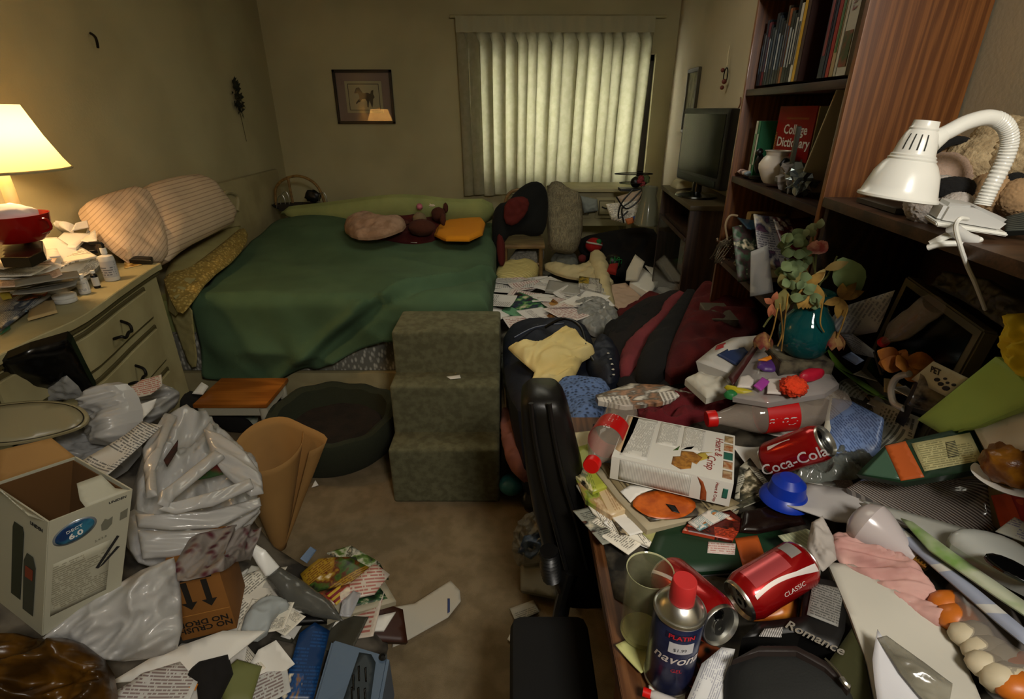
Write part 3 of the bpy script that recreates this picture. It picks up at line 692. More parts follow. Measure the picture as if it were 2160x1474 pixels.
# ---------------------------------------------------------------- pet stairs, pet bed, stool
m_ol = mat('olive_carpet', '6c6a4e', .97, col2='5a583e', vs=30, bump=.9, bs=420)
st = E('pet_stairs', 'olive carpeted three step pet stairs standing against the bed', 'pet stairs', (-.29, 2.1, 0))
X0s, X1s = -.53, -.055
def rounded(name, y0, y1, z0, z1, nose=.018):
    bm = bmesh.new(); boxbm(bm, ((X0s + X1s) / 2, (y0 + y1) / 2, (z0 + z1) / 2), (X1s - X0s, y1 - y0, z1 - z0), None, .022, 4)
    for v in bm.verts:
        if v.co.z < z1 - .08 and v.co.y < (y0 + y1) / 2: v.co.y += .006 * math.sin((v.co.z) * 30)
    bm.verts.index_update(); return bm2(name, bm, m_ol, st, smooth=True)
rounded('step', 1.865, 2.03, 0, .285); rounded('step', 2.0, 2.16, 0, .52); rounded('step', 2.13, 2.40, 0, .72)
patch('paper_scrap', [(942, 794, .525), (970, 790, .525), (972, 797, .525), (950, 799, .525)], 0, m_paper, label='tiny white paper scrap on the middle pet stair', cat='paper scrap')
m_dkg = mat('dark_green_fleece', '282c1c', .97, bump=.6, bs=200); m_brf = mat('brown_cushion_fleece', '20160c', .97, col2='160f07', vs=12, bump=.6, bs=150)
pb = E('pet_bed', 'round dark green pet bed with brown cushion left of the pet stairs', 'pet bed', (-.91, 2.31, 0))
def wob(p): return Vector((p.x, p.y, p.z * (1 + .06 * math.sin(3 * math.atan2(p.y, p.x) + 1)) + .006 * math.sin(11 * math.atan2(p.y, p.x)) * (p.z > .1)))
lathe('rim', [(.001, .002), (.27, .002), (.30, .03), (.325, .12), (.335, .19), (.325, .215), (.30, .22), (.275, .205), (.26, .15), (.24, .09), (.001, .08)], m_dkg, T(-.915, 2.30, 0), pb, warp=wob, seg=64, squash=.98)
lathe('cushion', [(.001, .07), (.235, .07), (.255, .10), (.235, .125), (.12, .115), (.001, .11)], m_brf, T(-.915, 2.30, 0), pb, seg=48, warp=lambda p: Vector((p.x, p.y, p.z + .012 * noise.noise(p * 14))))
sto = E('step_stool', 'low stool with orange pine top and white turned legs in front of the bed', 'stool', (-1.42, 2.43, 0))
m_pine = mat('orange_pine', 'b06a26', .4, pat='wood', col2='8f5018', vs=4, stretch=(.4, 3, 3)); m_swh = mat('stool_white', 'b9b4a0', .5)
box('stool_top', (-1.42, 2.435, .247), (.37, .29, .022), m_pine, sto, bev=.006)
boxes('apron', [((-1.42, 2.31, .21), (.31, .016, .05)), ((-1.42, 2.555, .21), (.31, .016, .05)), ((-1.26, 2.435, .21), (.016, .24, .05)), ((-1.58, 2.435, .21), (.016, .24, .05))], m_swh, sto)
for x in (-1.575, -1.265):
    for y in (2.315, 2.55): lathe('leg', [(.010, 0), (.014, .03), (.012, .07), (.018, .11), (.02, .13), (.014, .14), (.021, .155), (.021, .19), (.021, .23)], m_swh, T(x, y, 0), sto, seg=16)
# ---------------------------------------------------------------- kraft paper cone
m_kraft = mat('kraft_paper', '9a7440', .85, col2='8c6838', vs=3)
vs, fs = [], []; base = Vector((-.935, 1.60, .0)); topc = Vector((-.95, 1.72, .42)); NA, NH = 48, 14
for j in range(NH + 1):
    t = j / NH
    for i in range(NA + 1):
        a = 2 * math.pi * 1.12 * i / NA - .3
        r = .022 + .105 * t; e = 0
        if -.6 < a - .1 < .9: e = .10 * t * math.exp(-((a - .1) / .5) ** 2)
        p = base.lerp(topc, t) + Vector(((r + e) * math.cos(a), (r + e * .2) * math.sin(a) * 1.0, .04 * t * math.sin(a) + .0))
        p += Vector((0.004 * i / NA * math.cos(a), .004 * i / NA * math.sin(a), 0)); vs.append(p)
for j in range(NH):
    for i in range(NA): a = j * (NA + 1) + i; fs.append((a, a + 1, a + NA + 2, a + NA + 1))
kc = mk('kraft_paper_cone', vs, fs, m_kraft, label='sheet of brown kraft paper rolled into an upright cone on the carpet', cat='paper cone')
sd = kc.modifiers.new('thick', 'SOLIDIFY'); sd.thickness = .0015
def pp(name, label, cat, pts, z, m, **k): return patch(name, pts, z, m, label=label, cat=cat, **k)
# ---------------------------------------------------------------- table lamp
LX, LY = -1.83, 1.98
lm = E('table_lamp', 'lit table lamp with cream cone shade on the dresser', 'lamp', (LX, LY, .95))
m_shade = bpy.data.materials.new('lamp_shade_fabric'); m_shade.use_nodes = True
b_ = m_shade.node_tree.nodes['Principled BSDF']; b_.inputs['Base Color'].default_value = hx('f0dcae'); b_.inputs['Roughness'].default_value = .9
tl_ = m_shade.node_tree.nodes.new('ShaderNodeBsdfTranslucent'); tl_.inputs[0].default_value = hx('f6dca0'); mx_ = m_shade.node_tree.nodes.new('ShaderNodeMixShader'); mx_.inputs[0].default_value = .62
m_shade.node_tree.links.new(b_.outputs[0], mx_.inputs[1]); m_shade.node_tree.links.new(tl_.outputs[0], mx_.inputs[2]); m_shade.node_tree.links.new(mx_.outputs[0], m_shade.node_tree.nodes['Material Output'].inputs[0])
lathe('lamp_shade', [(.205, 1.405), (.185, 1.44), (.15, 1.52), (.115, 1.62)], m_shade, T(LX, LY, 0), lm, seg=64, cap=False)
lathe('shade_trim', [(.207, 1.403), (.209, 1.409), (.204, 1.412)], m_cream, T(LX, LY, 0), lm, seg=64, cap=False)
lathe('lamp_column', [(.07, .95), (.075, .96), (.05, .975), (.016, 1.0), (.014, 1.06), (.02, 1.12), (.026, 1.17), (.02, 1.21), (.018, 1.23)], m_brass, T(LX, LY, 0), lm)
lathe('lamp_candle', [(.021, 1.24), (.023, 1.26), (.021, 1.29), (.019, 1.42), (.012, 1.43)], mat('ivory', 'e8d8a8', .4), T(LX, LY, 0), lm)
lathe('brass_collar', [(.028, 1.215), (.032, 1.225), (.028, 1.24), (.022, 1.245)], m_silver, T(LX, LY, 0), lm)
lathe('finial', [(.006, 1.60), (.012, 1.615), (.022, 1.63), (.022, 1.64), (.003, 1.645)], m_brass, T(LX, LY, 0), lm, seg=16)
tube('harp', [(LX, LY - .04, 1.42), (LX, LY - .05, 1.5), (LX, LY - .02, 1.60), (LX, LY + .02, 1.60), (LX, LY + .05, 1.5), (LX, LY + .04, 1.42)], .002, m_brass, lm, seg=6)
# ---------------------------------------------------------------- things on the dresser
m_pap1 = mat('letter_paper', 'e6e0d0', .85, pat='text', ink='5a564c', seed=1, rows=24)
m_pap2 = mat('invoice_paper', 'dcd8cc', .85, pat='text', ink='4a4a58', seed=2, rows=32)
m_pap3 = mat('pinkish_paper', 'd8bfa8', .85, pat='text', ink='6a4a40', seed=3, rows=20)
m_cardg = mat('grey_card', '8a877c', .85); m_cardt = mat('tan_card', 'b0986a', .85)
lm_lb = [
 ('magazine_stack', 'lowest stack of magazines on the dresser beneath the loose letters', 'magazines', [(0, 668, .97), (70, 640, .97), (150, 600, .97), (210, 560, .97), (160, 520, 1.0), (0, 560, 1.0)], m_cardg, dict(solid=True, th=.02, bulge=.01)),
 ('letter_pile', 'pile of opened letters fanned over the left of the dresser', 'letters', [(0, 590, 1.07), (110, 570, 1.06), (190, 545, 1.03), (120, 500, 1.12), (0, 505, 1.13)], m_paper, dict(solid=True, th=.06, bulge=.01)),
 ('folded_newspaper', 'grey folded newspaper with wavy edge in the dresser pile', 'newspaper', [(0, 596, 1.05), (60, 582, 1.05), (80, 592, 1.04), (150, 552, 1.06), (205, 540, 1.05), (170, 520, 1.07), (0, 560, 1.08)], m_pap1, dict(wr=.004, th=.006)),
 ('cream_envelope', 'cream envelope lying flat along the left top of the dresser pile', 'envelope', [(0, 548, 1.10), (128, 540, 1.09), (120, 524, 1.10), (0, 530, 1.12)], m_paper, dict(th=.004)),
 ('writing_pad', 'bright blank writing pad on the dresser right under the lamp', 'paper pad', [(95, 525, 1.09), (160, 522, 1.08), (192, 492, 1.10), (135, 490, 1.12)], m_paper, dict(th=.012)),
 ('dark_book', 'thin dark book jutting out below the bright writing pad', 'book', [(150, 532, 1.06), (205, 528, 1.06), (208, 512, 1.07), (165, 510, 1.08)], m_black, dict(th=.012)),
 ('white_card', 'small white folded card right of the writing pad', 'card', [(172, 512, 1.09), (205, 508, 1.09), (202, 488, 1.10), (185, 492, 1.10)], m_paper, dict(th=.003, curl=.01)),
 ('grey_folder', 'grey folder sloping toward the white pill bottle on the dresser', 'folder', [(100, 618, .99), (170, 570, 1.0), (205, 552, 1.01), (215, 560, .99), (190, 585, .98), (130, 622, .97)], m_cardg, dict(th=.006, curl=.006)),
 ('letter', 'folded letter bent up behind the pill bottles', 'letter', [(150, 600, 1.0), (205, 565, 1.0), (222, 545, 1.02), (180, 545, 1.03), (120, 580, 1.01)], m_pap1, dict(th=.002, curl=.012)),
 ('leaflet', 'dull leaflet with an orange picture on the dresser edge', 'leaflet', [(20, 640, .985), (95, 622, .985), (120, 600, .985), (60, 595, 1.0), (10, 612, 1.0)], mat('orange_leaflet', '4a4438', .6, pat='picture', col2='a84a18', ink='2a2820', vs=4, seed=4), dict(th=.003)),
 ('tan_booklet', 'tan booklet beside the round white tin on the dresser front edge', 'booklet', [(58, 672, .965), (120, 655, .965), (112, 630, .965), (90, 634, .965), (62, 650, .965)], m_cardt, dict(th=.008)),
 ('snapshot', 'blue photograph at the left front of the dresser', 'photo', [(18, 668, .97), (58, 656, .97), (48, 640, .975), (25, 648, .975)], mat('blue_snapshot', '2e5478', .3, pat='picture', col2='7aa0b8', ink='141c20', vs=5, seed=6), dict(th=.001)),
 ('green_card', 'dark green card at the left edge of the dresser front', 'card', [(0, 706, .962), (22, 692, .962), (14, 664, .965), (0, 668, .965)], mat('green_card', '24563a', .5), dict(th=.002)),
 ('grey_magazine', 'long grey magazine hanging over the dresser front edge at far left', 'magazine', [(0, 700, .968), (60, 652, .97), (118, 618, .975), (60, 615, .99), (0, 640, .99)], mat('grey_mag', '9a9c98', .4, pat='mag', col2='6a7078', ink='2c3a50', seed=7), dict(th=.004, curl=.004)),
 ('yellow_packet', 'mustard yellow packet on the left edge of the dresser', 'packet', [(0, 622, 1.02), (20, 618, 1.02), (18, 600, 1.03), (0, 598, 1.03)], mat('mustard', 'a08a24', .6), dict(th=.02, bulge=.01)),
 ('crumpled_tissue', 'crumpled tissues glowing in the lamplight right of the red bowl', 'tissue', [(108, 482, 1.11), (145, 488, 1.11), (148, 470, 1.14), (112, 466, 1.14)], m_paper, dict(bulge=.03, wr=.02, solid=True, th=.02, fr=30)),
 ('cream_card', 'cream card propped at the back of the dresser by the pillow', 'card', [(150, 488, 1.11), (188, 480, 1.11), (184, 464, 1.14), (160, 470, 1.14)], m_paper, dict(th=.002)),
 ('tissue_wad', 'wad of torn white paper behind the tall white bottle', 'paper wad', [(182, 492, 1.08), (225, 498, 1.06), (236, 484, 1.08), (214, 468, 1.12), (188, 472, 1.12)], m_paper, dict(bulge=.025, wr=.03, solid=True, th=.02, fr=35)),
 ('clear_bag', 'clear crinkled plastic bag leaning on the pillow end of the dresser', 'plastic bag', [(225, 505, 1.02), (262, 545, .97), (282, 555, .955), (275, 520, 1.03), (250, 480, 1.10), (232, 472, 1.12)], mat('clear_film', 'e8dcc8', .15, trans=.6, alpha=.55), dict(bulge=.03, wr=.02, fr=18)),
 ('pen_case', 'black pen case on the right end of the dresser', 'case', [(272, 548, .975), (320, 550, .97), (322, 542, .975), (282, 540, .98)], m_black, dict(solid=True, th=.015, bulge=.006)),
 ('small_photo', 'faded brown photo print on the right end of the dresser top', 'photo', [(262, 566, .953), (300, 558, .953), (288, 546, .953), (262, 550, .953)], mat('brown_photo', '9a7a40', .4, pat='picture', col2='b89a50', ink='6a3c1c', vs=5, seed=9), dict(th=.001)),
 ('dark_tray', 'dark glossy tray under the red bowl on the dresser', 'tray', [(0, 545, 1.165), (60, 545, 1.165), (92, 530, 1.165), (90, 508, 1.175), (0, 500, 1.175)], mat('dark_tray_plastic', '241a12', .25), dict(solid=True, th=.03, bulge=.004)),
]
rnd = random.Random(21)
for i in range(16):
    u, v = rnd.uniform(-20, 105), rnd.uniform(548, 612); zz = 1.10 - (v - 545) * .0012 + .002 * i; c_ = pz(u, v, zz); a = rnd.uniform(-.5, .9)
    A = Vector((math.cos(a), math.sin(a), rnd.uniform(-.06, .06))); B = Vector((-math.sin(a), math.cos(a), rnd.uniform(-.06, .06)))
    if c_.x - .1 < -2.03: c_.x = -1.92
    patch('letter', [c_ + A * x * .085 + B * y * .055 for x, y in ((-1, -1), (1, -1), (1, 1), (-1, 1))], 0, (m_paper, m_pap1, m_pap3, m_cardg)[i % 4], world=True, curl=rnd.uniform(-.006, .012), th=.002,
          label='opened letter or bill in the sliding pile at the left end of the dresser top', cat='letter', group='letters piled at the left end of the dresser')
for n_, lb, ct, pts, m_, kw in lm_lb: pp(n_, lb, ct, pts, 0, m_, **kw)
# red bowl
rb = px(46, 507, -1.72); rb = E('red_bowl', 'red enamel bowl with small handle holding a white cloth on the dresser', 'bowl', rb)
p = wloc(rb)
m_red = mat('red_enamel', '8e120c', .18)
lathe('bowl', [(.001, 0), (.065, 0), (.085, .02), (.098, .06), (.102, .09), (.098, .09), (.092, .06), (.07, .02), (.001, .015)], m_red, Matrix.Translation(p), rb)
tube('bowl_handle', [p + Vector((.095, -.01, .075)), p + Vector((.125, -.012, .073)), p + Vector((.128, -.012, .045)), p + Vector((.09, -.01, .03))], .005, m_red, rb, seg=8)
ball('white_cloth', p + Vector((-.01, 0, .09)), .075, mat('white_cloth', 'd6cfd0', .9), amp=.2, fr=2.5, sc=(1.1, .9, .45), label='white folded cloth piled in the red bowl', cat='cloth')
m_pill = mat('white_bottle', 'c9c9c4', .35); m_lbl = mat('bottle_label', 'cfd2d2', .5, pat='text', ink='3c4a66', seed=12, rows=12)
def medbottle(u, v, r, h, label, capc=m_white, body=m_pill, z=.952, lab=m_lbl, neck=.55):
    P = pz(u, v, z); e = E('pill_bottle', label, 'bottle', P); MM = Matrix.Translation(P)
    lathe('bottle_body', [(.001, 0), (r * .95, 0), (r, .004), (r, h * .68), (r * .9, h * .76), (r * neck, h * .8), (r * neck, h * .86)], body, MM, e, seg=24)
    lathe('bottle_label', [(r + .0004, h * .12), (r + .0004, h * .62)], lab, MM, e, seg=24, cap=False)
    lathe('bottle_cap', [(r * neck * 1.15, h * .84), (r * neck * 1.2, h * .85), (r * neck * 1.15, h), (.001, h)], capc, MM, e, seg=24)
    return e
medbottle(238, 590, .028, .135, 'tall white plastic bottle with black pump nozzle on the dresser edge', lab=mat('lotion_label', 'b4b6b8', .5, pat='text', ink='3a3a4a', seed=5, rows=7), neck=.35)
P = pz(238, 590, .952); tube('nozzle', [P + Vector((0, 0, .13)), P + Vector((0, 0, .155)), P + Vector((-.04, -.01, .158))], .006, m_black, bpy.data.objects['pill_bottle'], seg=8)
medbottle(180, 618, .02, .075, 'short round white pill bottle left of the dark dropper bottle')
medbottle(206, 606, .012, .07, 'small dark dropper bottle with white cap between two white bottles', body=m_black, lab=mat('mini_label', 'b8bcb8', .6, pat='text', ink='444', seed=3, rows=5) if False else m_pill)
P = pz(140, 636, .952)
lathe('round_tin', [(.001, 0), (.034, 0), (.036, .003), (.036, .011), (.033, .013), (.033, .015), (.037, .017), (.037, .027), (.034, .029), (.001, .029)], m_pill, Matrix.Translation(P), label='flat round white tin on the dresser front edge', cat='tin')
for u, v, r_ in ((118, 488, .02), (100, 470, .018)): pass
# ---------------------------------------------------------------- left foreground heap
m_bag = mat('white_plastic_bag', 'c4c3c0', .24, transl=.25, coat=.4)
m_bagg = mat('grey_plastic_bag', 'a4a4a2', .26, transl=.2, coat=.3)
m_dkc = mat('dark_cloth', '14110f', .95); m_mess = mat('heap_papers', '6a6255', .9, col2='2e2a24', vs=9, bump=.4, bs=40)
heap = pp('junk_heap', 'dark mixed heap of rubbish beneath the bags on the left floor', 'heap',
   [(-120, 1500, .36), (-150, 960, .66), (0, 905, .70), (150, 880, .66), (260, 870, .54), (400, 870, .32), (470, 930, .22), (520, 1080, .18), (600, 1180, .14), (760, 1230, .05), (830, 1330, .05), (780, 1500, .06), (500, 1520, .22)], 0, m_mess, bulge=.05, wr=.04, fr=9, solid=True, th=.05, sm=1, kind='stuff')
# black glossy sack against the dresser
m_sack = mat('black_bin_plastic', '060606', .22, bump=.25, bs=25)
pp('black_plastic_sack', 'glossy black plastic sack leaning on the dresser drawers', 'sack', [(0, 762, .93), (60, 738, .95), (140, 714, .95), (150, 724, .93), (178, 780, .82), (200, 822, .74), (130, 846, .70), (40, 852, .70), (-30, 852, .70), (-40, 790, .85)], 0, m_sack, bulge=.03, wr=.02, fr=7, solid=True, th=.03)
pp('clear_wrapper', 'torn clear plastic wrapper on the front of the black sack', 'wrapper', [(95, 848, .72), (100, 810, .79), (140, 792, .83), (165, 815, .78), (178, 838, .73)], 0, mat('hazy_film', 'b8b8b4', .2, alpha=.45), bulge=.015, wr=.012, fr=20)
pp('grey_carrier_bag', 'grey crinkled bag with a clear edge at the far left under the black sack', 'bag', [(-30, 800, .84), (5, 790, .86), (40, 830, .76), (66, 856, .70), (-30, 868, .70)], 0, mat('taupe_film', '8a8270', .3, bump=.2, bs=30), bulge=.012, wr=.01)
# serving tray
tr = E('serving_tray', 'oval cream serving tray with dark rim line lying on the heap', 'tray', pz(60, 900, .66))
tp = [(-60, 860, .82), (20, 848, .82), (90, 843, .81), (160, 850, .79), (192, 874, .76), (180, 898, .75), (120, 918, .74), (50, 932, .75), (-20, 940, .76), (-70, 930, .78)]
patch('tray_rim', tp, 0, mat('tray_cream', '948a68', .3), tr, solid=True, th=.008, sm=2, bulge=.004, ew=.01)
def shrink(t, f, dz=0):
    cx = sum(q[0] for q in t) / len(t); cy = sum(q[1] for q in t) / len(t); cz = sum(q[2] for q in t) / len(t)
    return [(cx + (a - cx) * f, cy + (b - cy) * f, cz + (c - cz) * f + dz) for a, b, c in t]
patch('tray_line', shrink(tp, .92, .0045), 0, mat('tray_line', '2a2416', .4), tr, th=.001, sm=2)
patch('tray_well', shrink(tp, .89, .0056), 0, mat('tray_well', '8c8466', .35), tr, th=.001, sm=2)
BAGS = [
 ('plastic_bag', 'knotted white carrier bag standing up right of the oval tray', [(172, 850, .70), (195, 815, .80), (232, 806, .82), (262, 830, .78), (278, 880, .72), (262, 930, .66), (225, 945, .62), (195, 905, .65)], m_bag, dict(bulge=.05, wr=.02, fr=7, cr=.05, crf=8, crs=(.45, 1.4), oc=3, solid=True, th=.04, sm=1)),
 ('plastic_bag', 'white plastic bag spread behind the printed carton sheet near the dresser foot', [(255, 830, .66), (330, 800, .70), (372, 822, .62), (378, 850, .56), (330, 890, .56), (270, 905, .60)], m_bagg, dict(bulge=.03, wr=.02, fr=7, cr=.05, crf=8, crs=(.45, 1.4), oc=3, solid=True, th=.04, sm=1)),
 ('plastic_bag', 'crumpled whitish bag under the oval tray', [(30, 945, .60), (110, 925, .62), (190, 900, .64), (250, 935, .62), (300, 930, .58), (240, 1000, .56), (170, 1010, .56), (110, 975, .58)], m_bagg, dict(bulge=.03, wr=.02, fr=7, cr=.05, crf=8, crs=(.45, 1.4), oc=3, solid=True, th=.04, sm=1)),
 ('plastic_bag', 'large white shopping bag with red lettering and gaping handles beside the kraft cone', [(290, 985, .60), (330, 905, .60), (360, 868, .60), (420, 872, .56), (480, 915, .5), (545, 985, .44), (553, 1030, .42), (520, 1100, .42), (440, 1140, .44), (340, 1150, .5), (285, 1090, .56)], m_bag, dict(bulge=.06, wr=.02, fr=7, cr=.05, crf=8, crs=(.45, 1.4), oc=3, solid=True, th=.05, sm=1)),
 ('plastic_bag', 'grey white shopping bag hanging in folds below the large shopping bag', [(272, 1075, .58), (350, 1100, .55), (440, 1105, .5), (550, 1065, .44), (545, 1085, .42), (480, 1150, .38), (400, 1190, .4), (300, 1200, .46), (268, 1150, .54)], m_bag, dict(bulge=.04, wr=.02, fr=7, cr=.05, crf=8, crs=(.45, 1.4), oc=3, solid=True, th=.04, sm=1, ang=.5, st=(.4, 1.4))),
 ('plastic_bag', 'long white bag draped in front of the telephone box', [(62, 1345, .57), (362, 1162, .60), (380, 1215, .54), (388, 1362, .46), (330, 1388, .45), (235, 1398, .47), (140, 1370, .52)], m_bag, dict(bulge=.05, wr=.02, fr=7, cr=.05, crf=8, crs=(.45, 1.4), oc=3, solid=True, th=.04, sm=1, ang=-.6, st=(.5, 1.4))),
 ('plastic_bag', 'amber see-through bag of wrappers in the bottom left corner', [(-60, 1350, .55), (20, 1330, .56), (90, 1350, .55), (160, 1345, .54), (225, 1395, .5), (240, 1480, .46), (200, 1540, .44), (-60, 1540, .5)], mat('amber_film', '3c2608', .3, col2='6a4610', vs=10, transl=.2, bump=.3, bs=30), dict(bulge=.06, wr=.02, fr=7, cr=.05, crf=8, crs=(.45, 1.4), oc=3, solid=True, th=.04, sm=1)),
 ('carrier_bag', 'white and red patterned carrier bag crushed behind the cardboard carton', [(372, 1185, .57), (400, 1135, .56), (500, 1105, .54), (545, 1120, .44), (530, 1180, .40), (498, 1185, .5), (470, 1205, .565), (430, 1218, .57), (378, 1222, .57)], mat('red_squiggle', '4a1420', .6, pat='cells', col2='7c746e', vs=30, stretch=(1, 1.3, .6)), dict(bulge=.02, wr=.02, fr=7, cr=.05, crf=8, crs=(.45, 1.4), oc=3)),
]
for n_, lb, pts, m_, kw in BAGS: pp(n_, lb, 'bag', pts, 0, m_, **kw)
big = [o for o in bpy.data.objects if o.name.startswith('plastic_bag') and 'gaping' in o.get('label', '')][0]
# handle straps of the large bag: flat loops of film
def strap(pts, w_, m, parent):
    P = sweep(pts, 6); vs, fs = [], []; n = len(P)
    for i, p in enumerate(P):
        t = (P[min(i + 1, n - 1)] - P[max(i - 1, 0)]).normalized(); s = t.cross((C0 - p).normalized()).normalized()
        ww = w_ * (1 + .25 * math.sin(i * .7)) * .5; nn = (C0 - p).normalized()
        vs += [p - s * ww, p - s * ww * .3 + nn * .008, p + s * ww * .4 + nn * .004, p + s * ww]
    for i in range(n - 1):
        for j in range(3): a = 4 * i + j; fs.append((a, a + 1, a + 5, a + 4))
    o = mk('bag_handle', vs, fs, m, parent); sd = o.modifiers.new('t', 'SOLIDIFY'); sd.thickness = .002; return o
FOLDS = [
 [(428, 905, .66), (470, 918, .65), (520, 955, .62), (552, 1000, .58), (556, 1040, .56), (528, 1046, .57), (486, 1012, .60), (452, 975, .63)],
 [(332, 1062, .69), (336, 1040, .69), (452, 950, .66), (474, 965, .65), (372, 1046, .67), (356, 1068, .67)],
 [(334, 1072, .68), (356, 1060, .67), (440, 1040, .65), (528, 1008, .62), (536, 1028, .61), (450, 1066, .63), (372, 1082, .65)],
 [(300, 952, .66), (348, 872, .67), (372, 876, .67), (346, 935, .68), (326, 990, .68), (332, 1045, .68), (308, 1050, .67)],
 [(285, 1082, .63), (332, 1084, .64), (440, 1078, .61), (548, 1048, .56), (552, 1066, .55), (460, 1112, .57), (360, 1118, .60), (290, 1112, .61)],
 [(290, 1118, .60), (380, 1120, .58), (470, 1114, .55), (549, 1068, .53), (545, 1082, .52), (486, 1132, .52), (410, 1172, .52), (300, 1180, .55)]]
for F_ in FOLDS: patch('bag_fold', F_, 0, m_bag, big, bulge=.014, cr=.012, crf=10, crs=(.3, 1.6), oc=2, th=.003, ew=.02)
m_dark = mat('dark_inside', '1c120a', .95, col2='3a1410', vs=25)
patch('bag_opening', [(345, 970, .672), (376, 926, .672), (374, 950, .672), (352, 985, .672)], 0, m_dark, big, th=.001)
patch('bag_opening', [(395, 1016, .655), (428, 985, .65), (448, 965, .645), (472, 1000, .62), (440, 1008, .63)], 0, mat('red_inside', '5a1010', .8, col2='1c3c14', vs=18), big, th=.001)
# printed papers on the bags
def doc(name, label, pts, z, m, cat='paper', **k): return pp(name, label, cat, pts, z, m, **k)
doc('letter_sheet', 'printed letter sheet sliding between the white bags', [(160, 985, .68), (225, 1010, .67), (343, 896, .70), (300, 892, .71), (262, 920, .71)], 0, m_pap2 if False else mat('typed_letter', 'c2c0b8', .85, pat='text', ink='2a2a30', seed=21, rows=26, cols=.7), curl=.01)
doc('receipt', 'small receipt with red print standing in the bag by the dresser foot', [(265, 845, .74), (318, 832, .74), (342, 815, .75), (340, 792, .78), (300, 800, .78), (262, 826, .77)], 0, mat('red_receipt', 'b8ae9c', .85, pat='text', ink='9a2c22', seed=14, rows=9), curl=.012)
doc('folded_leaflet', 'folded white leaflet just below the red printed receipt', [(272, 860, .70), (328, 842, .70), (322, 862, .67), (300, 885, .66), (275, 880, .68)], 0, m_paper, curl=.01)
# telephone box
A_ = pz(103, 1100, .86); B_ = pz(278, 1032, .855); LB = pz(90, 1340, .56)
ux = (B_ - A_); wB = ux.length; ux.normalize(); uz = (A_ - LB); HB = uz.length; uz.normalize(); uy = Vector((-.9, .43, .12)).normalized()
tb = E('telephone_box', 'open white cordless telephone box with blue oval badge on the left heap', 'box', LB)
MBX = Matrix(((ux.x, uy.x, uz.x, LB.x), (ux.y, uy.y, uz.y, LB.y), (ux.z, uy.z, uz.z, LB.z), (0, 0, 0, 1)))   # X along right face, Y back, Z up
DB = .2; m_bx = mat('box_white', 'a9a794', .6); m_bxi = mat('box_inside', '5a3c18', .9)
th = .003
bxs = [('box_front', (wB / 2, 0, HB / 2), (wB, th, HB)), ('box_side', (0, DB / 2, HB / 2), (th, DB, HB)), ('box_back', (wB / 2, DB, HB / 2), (wB, th, HB)), ('box_side', (wB, DB / 2, HB / 2), (th, DB, HB)), ('box_base', (wB / 2, DB / 2, th), (wB, DB, th))]
for n_, c_, s_ in bxs: box(n_, c_, s_, m_bx, tb, MBX, bev=0)
box('box_lining', (wB / 2, DB - .006, HB / 2), (wB - .01, .002, HB - .01), m_bxi, tb, MBX, bev=0); box('box_lining', (wB - .006, DB / 2, HB / 2), (.002, DB - .01, HB - .01), m_bxi, tb, MBX, bev=0)
def bxf(x, z): return MBX @ Vector((x, -th / 2 - .0006, z))      # point on the front (right hand) face
def cols(o, a, b):
    n = a.cross(b).normalized(); return Matrix(((a.x, b.x, n.x, o.x), (a.y, b.y, n.y, o.y), (a.z, b.z, n.z, o.z), (0, 0, 0, 1)))
FM = cols(bxf(0, 0), ux, uz); SM_ = cols(MBX @ Vector((-th / 2 - .0006, DB, 0)), -uy, uz)
m_btx = mat('box_ink', '1c1c1c', .7); m_gry = mat('box_grey_ink', '6a6a5c', .7)
# carton flaps
patch('box_flap', [MBX @ Vector(q) for q in ((-.002, .01, HB), (-.002, DB - .01, HB), (-.05, DB - .02, HB + .07), (-.045, .06, HB + .075), (-.03, .04, HB + .04), (-.03, .0, HB + .035))], 0, mat('flap_print', 'a9a794', .6, pat='text', ink='6a6858', seed=31, rows=14), tb, world=True)
patch('box_flap', [MBX @ Vector(q) for q in ((wB * .42, 0, HB), (wB * .98, 0, HB), (wB * .86, .02, HB + .005), (wB * .8, .055, HB + .03), (wB * .5, .055, HB + .03), (wB * .42, .02, HB + .01))], 0, m_bx, tb, world=True)
patch('box_flap', [MBX @ Vector(q) for q in ((.01, DB, HB), (wB, DB, HB), (wB - .02, DB + .05, HB + .04), (.03, DB + .05, HB + .05))], 0, m_kraft, tb, world=True)
# blue oval badge with ring and lettering
def oval(rx, ry, m, dz, name):
    P = [FM @ Matrix.Translation((.043, HB - .052, dz)) @ Matrix.Rotation(R(12), 4, 'Z') @ Vector((rx * math.cos(a), ry * math.sin(a), 0)) for a in [2 * math.pi * i / 40 for i in range(40)]]
    return patch(name, P, 0, m, tb, world=True, th=.0006)
oval(.037, .029, mat('badge_silver', '8c96a0', .3, metal=.5), .0004, 'badge_ring'); oval(.033, .025, mat('badge_blue', '12305e', .3, col2='2c6e8a', vs=30), .001, 'blue_badge')
MT_ = FM @ Matrix.Translation((.043, HB - .052, .0016)) @ Matrix.Rotation(R(12), 4, 'Z')
m_wi = mat('white_ink', 'd8d8d4', .6)
text('UNIDEN', FM @ T(wB - .026, HB - .012, .0004), .0085, m_btx, tb, bold=.0002); text('6.0', MT_ @ T(0, -.009, 0), .02, m_wi, tb, bold=.0006); text('DECT', MT_ @ T(0, .008, 0), .011, m_wi, tb)
text('UNIDEN', SM_ @ T(DB - .035, HB - .03, .0004), .0115, m_btx, tb, bold=.0004)
patch('box_print', [FM @ Vector((a, b, .0004)) for a, b in ((.01, .05), (wB - .03, .05), (wB - .03, .20), (.01, .20))], 0, mat('box_fine_print', 'a9a794', .6, pat='text', ink='77745f', seed=33, rows=24, cols=.8), tb, world=True, th=.0003)
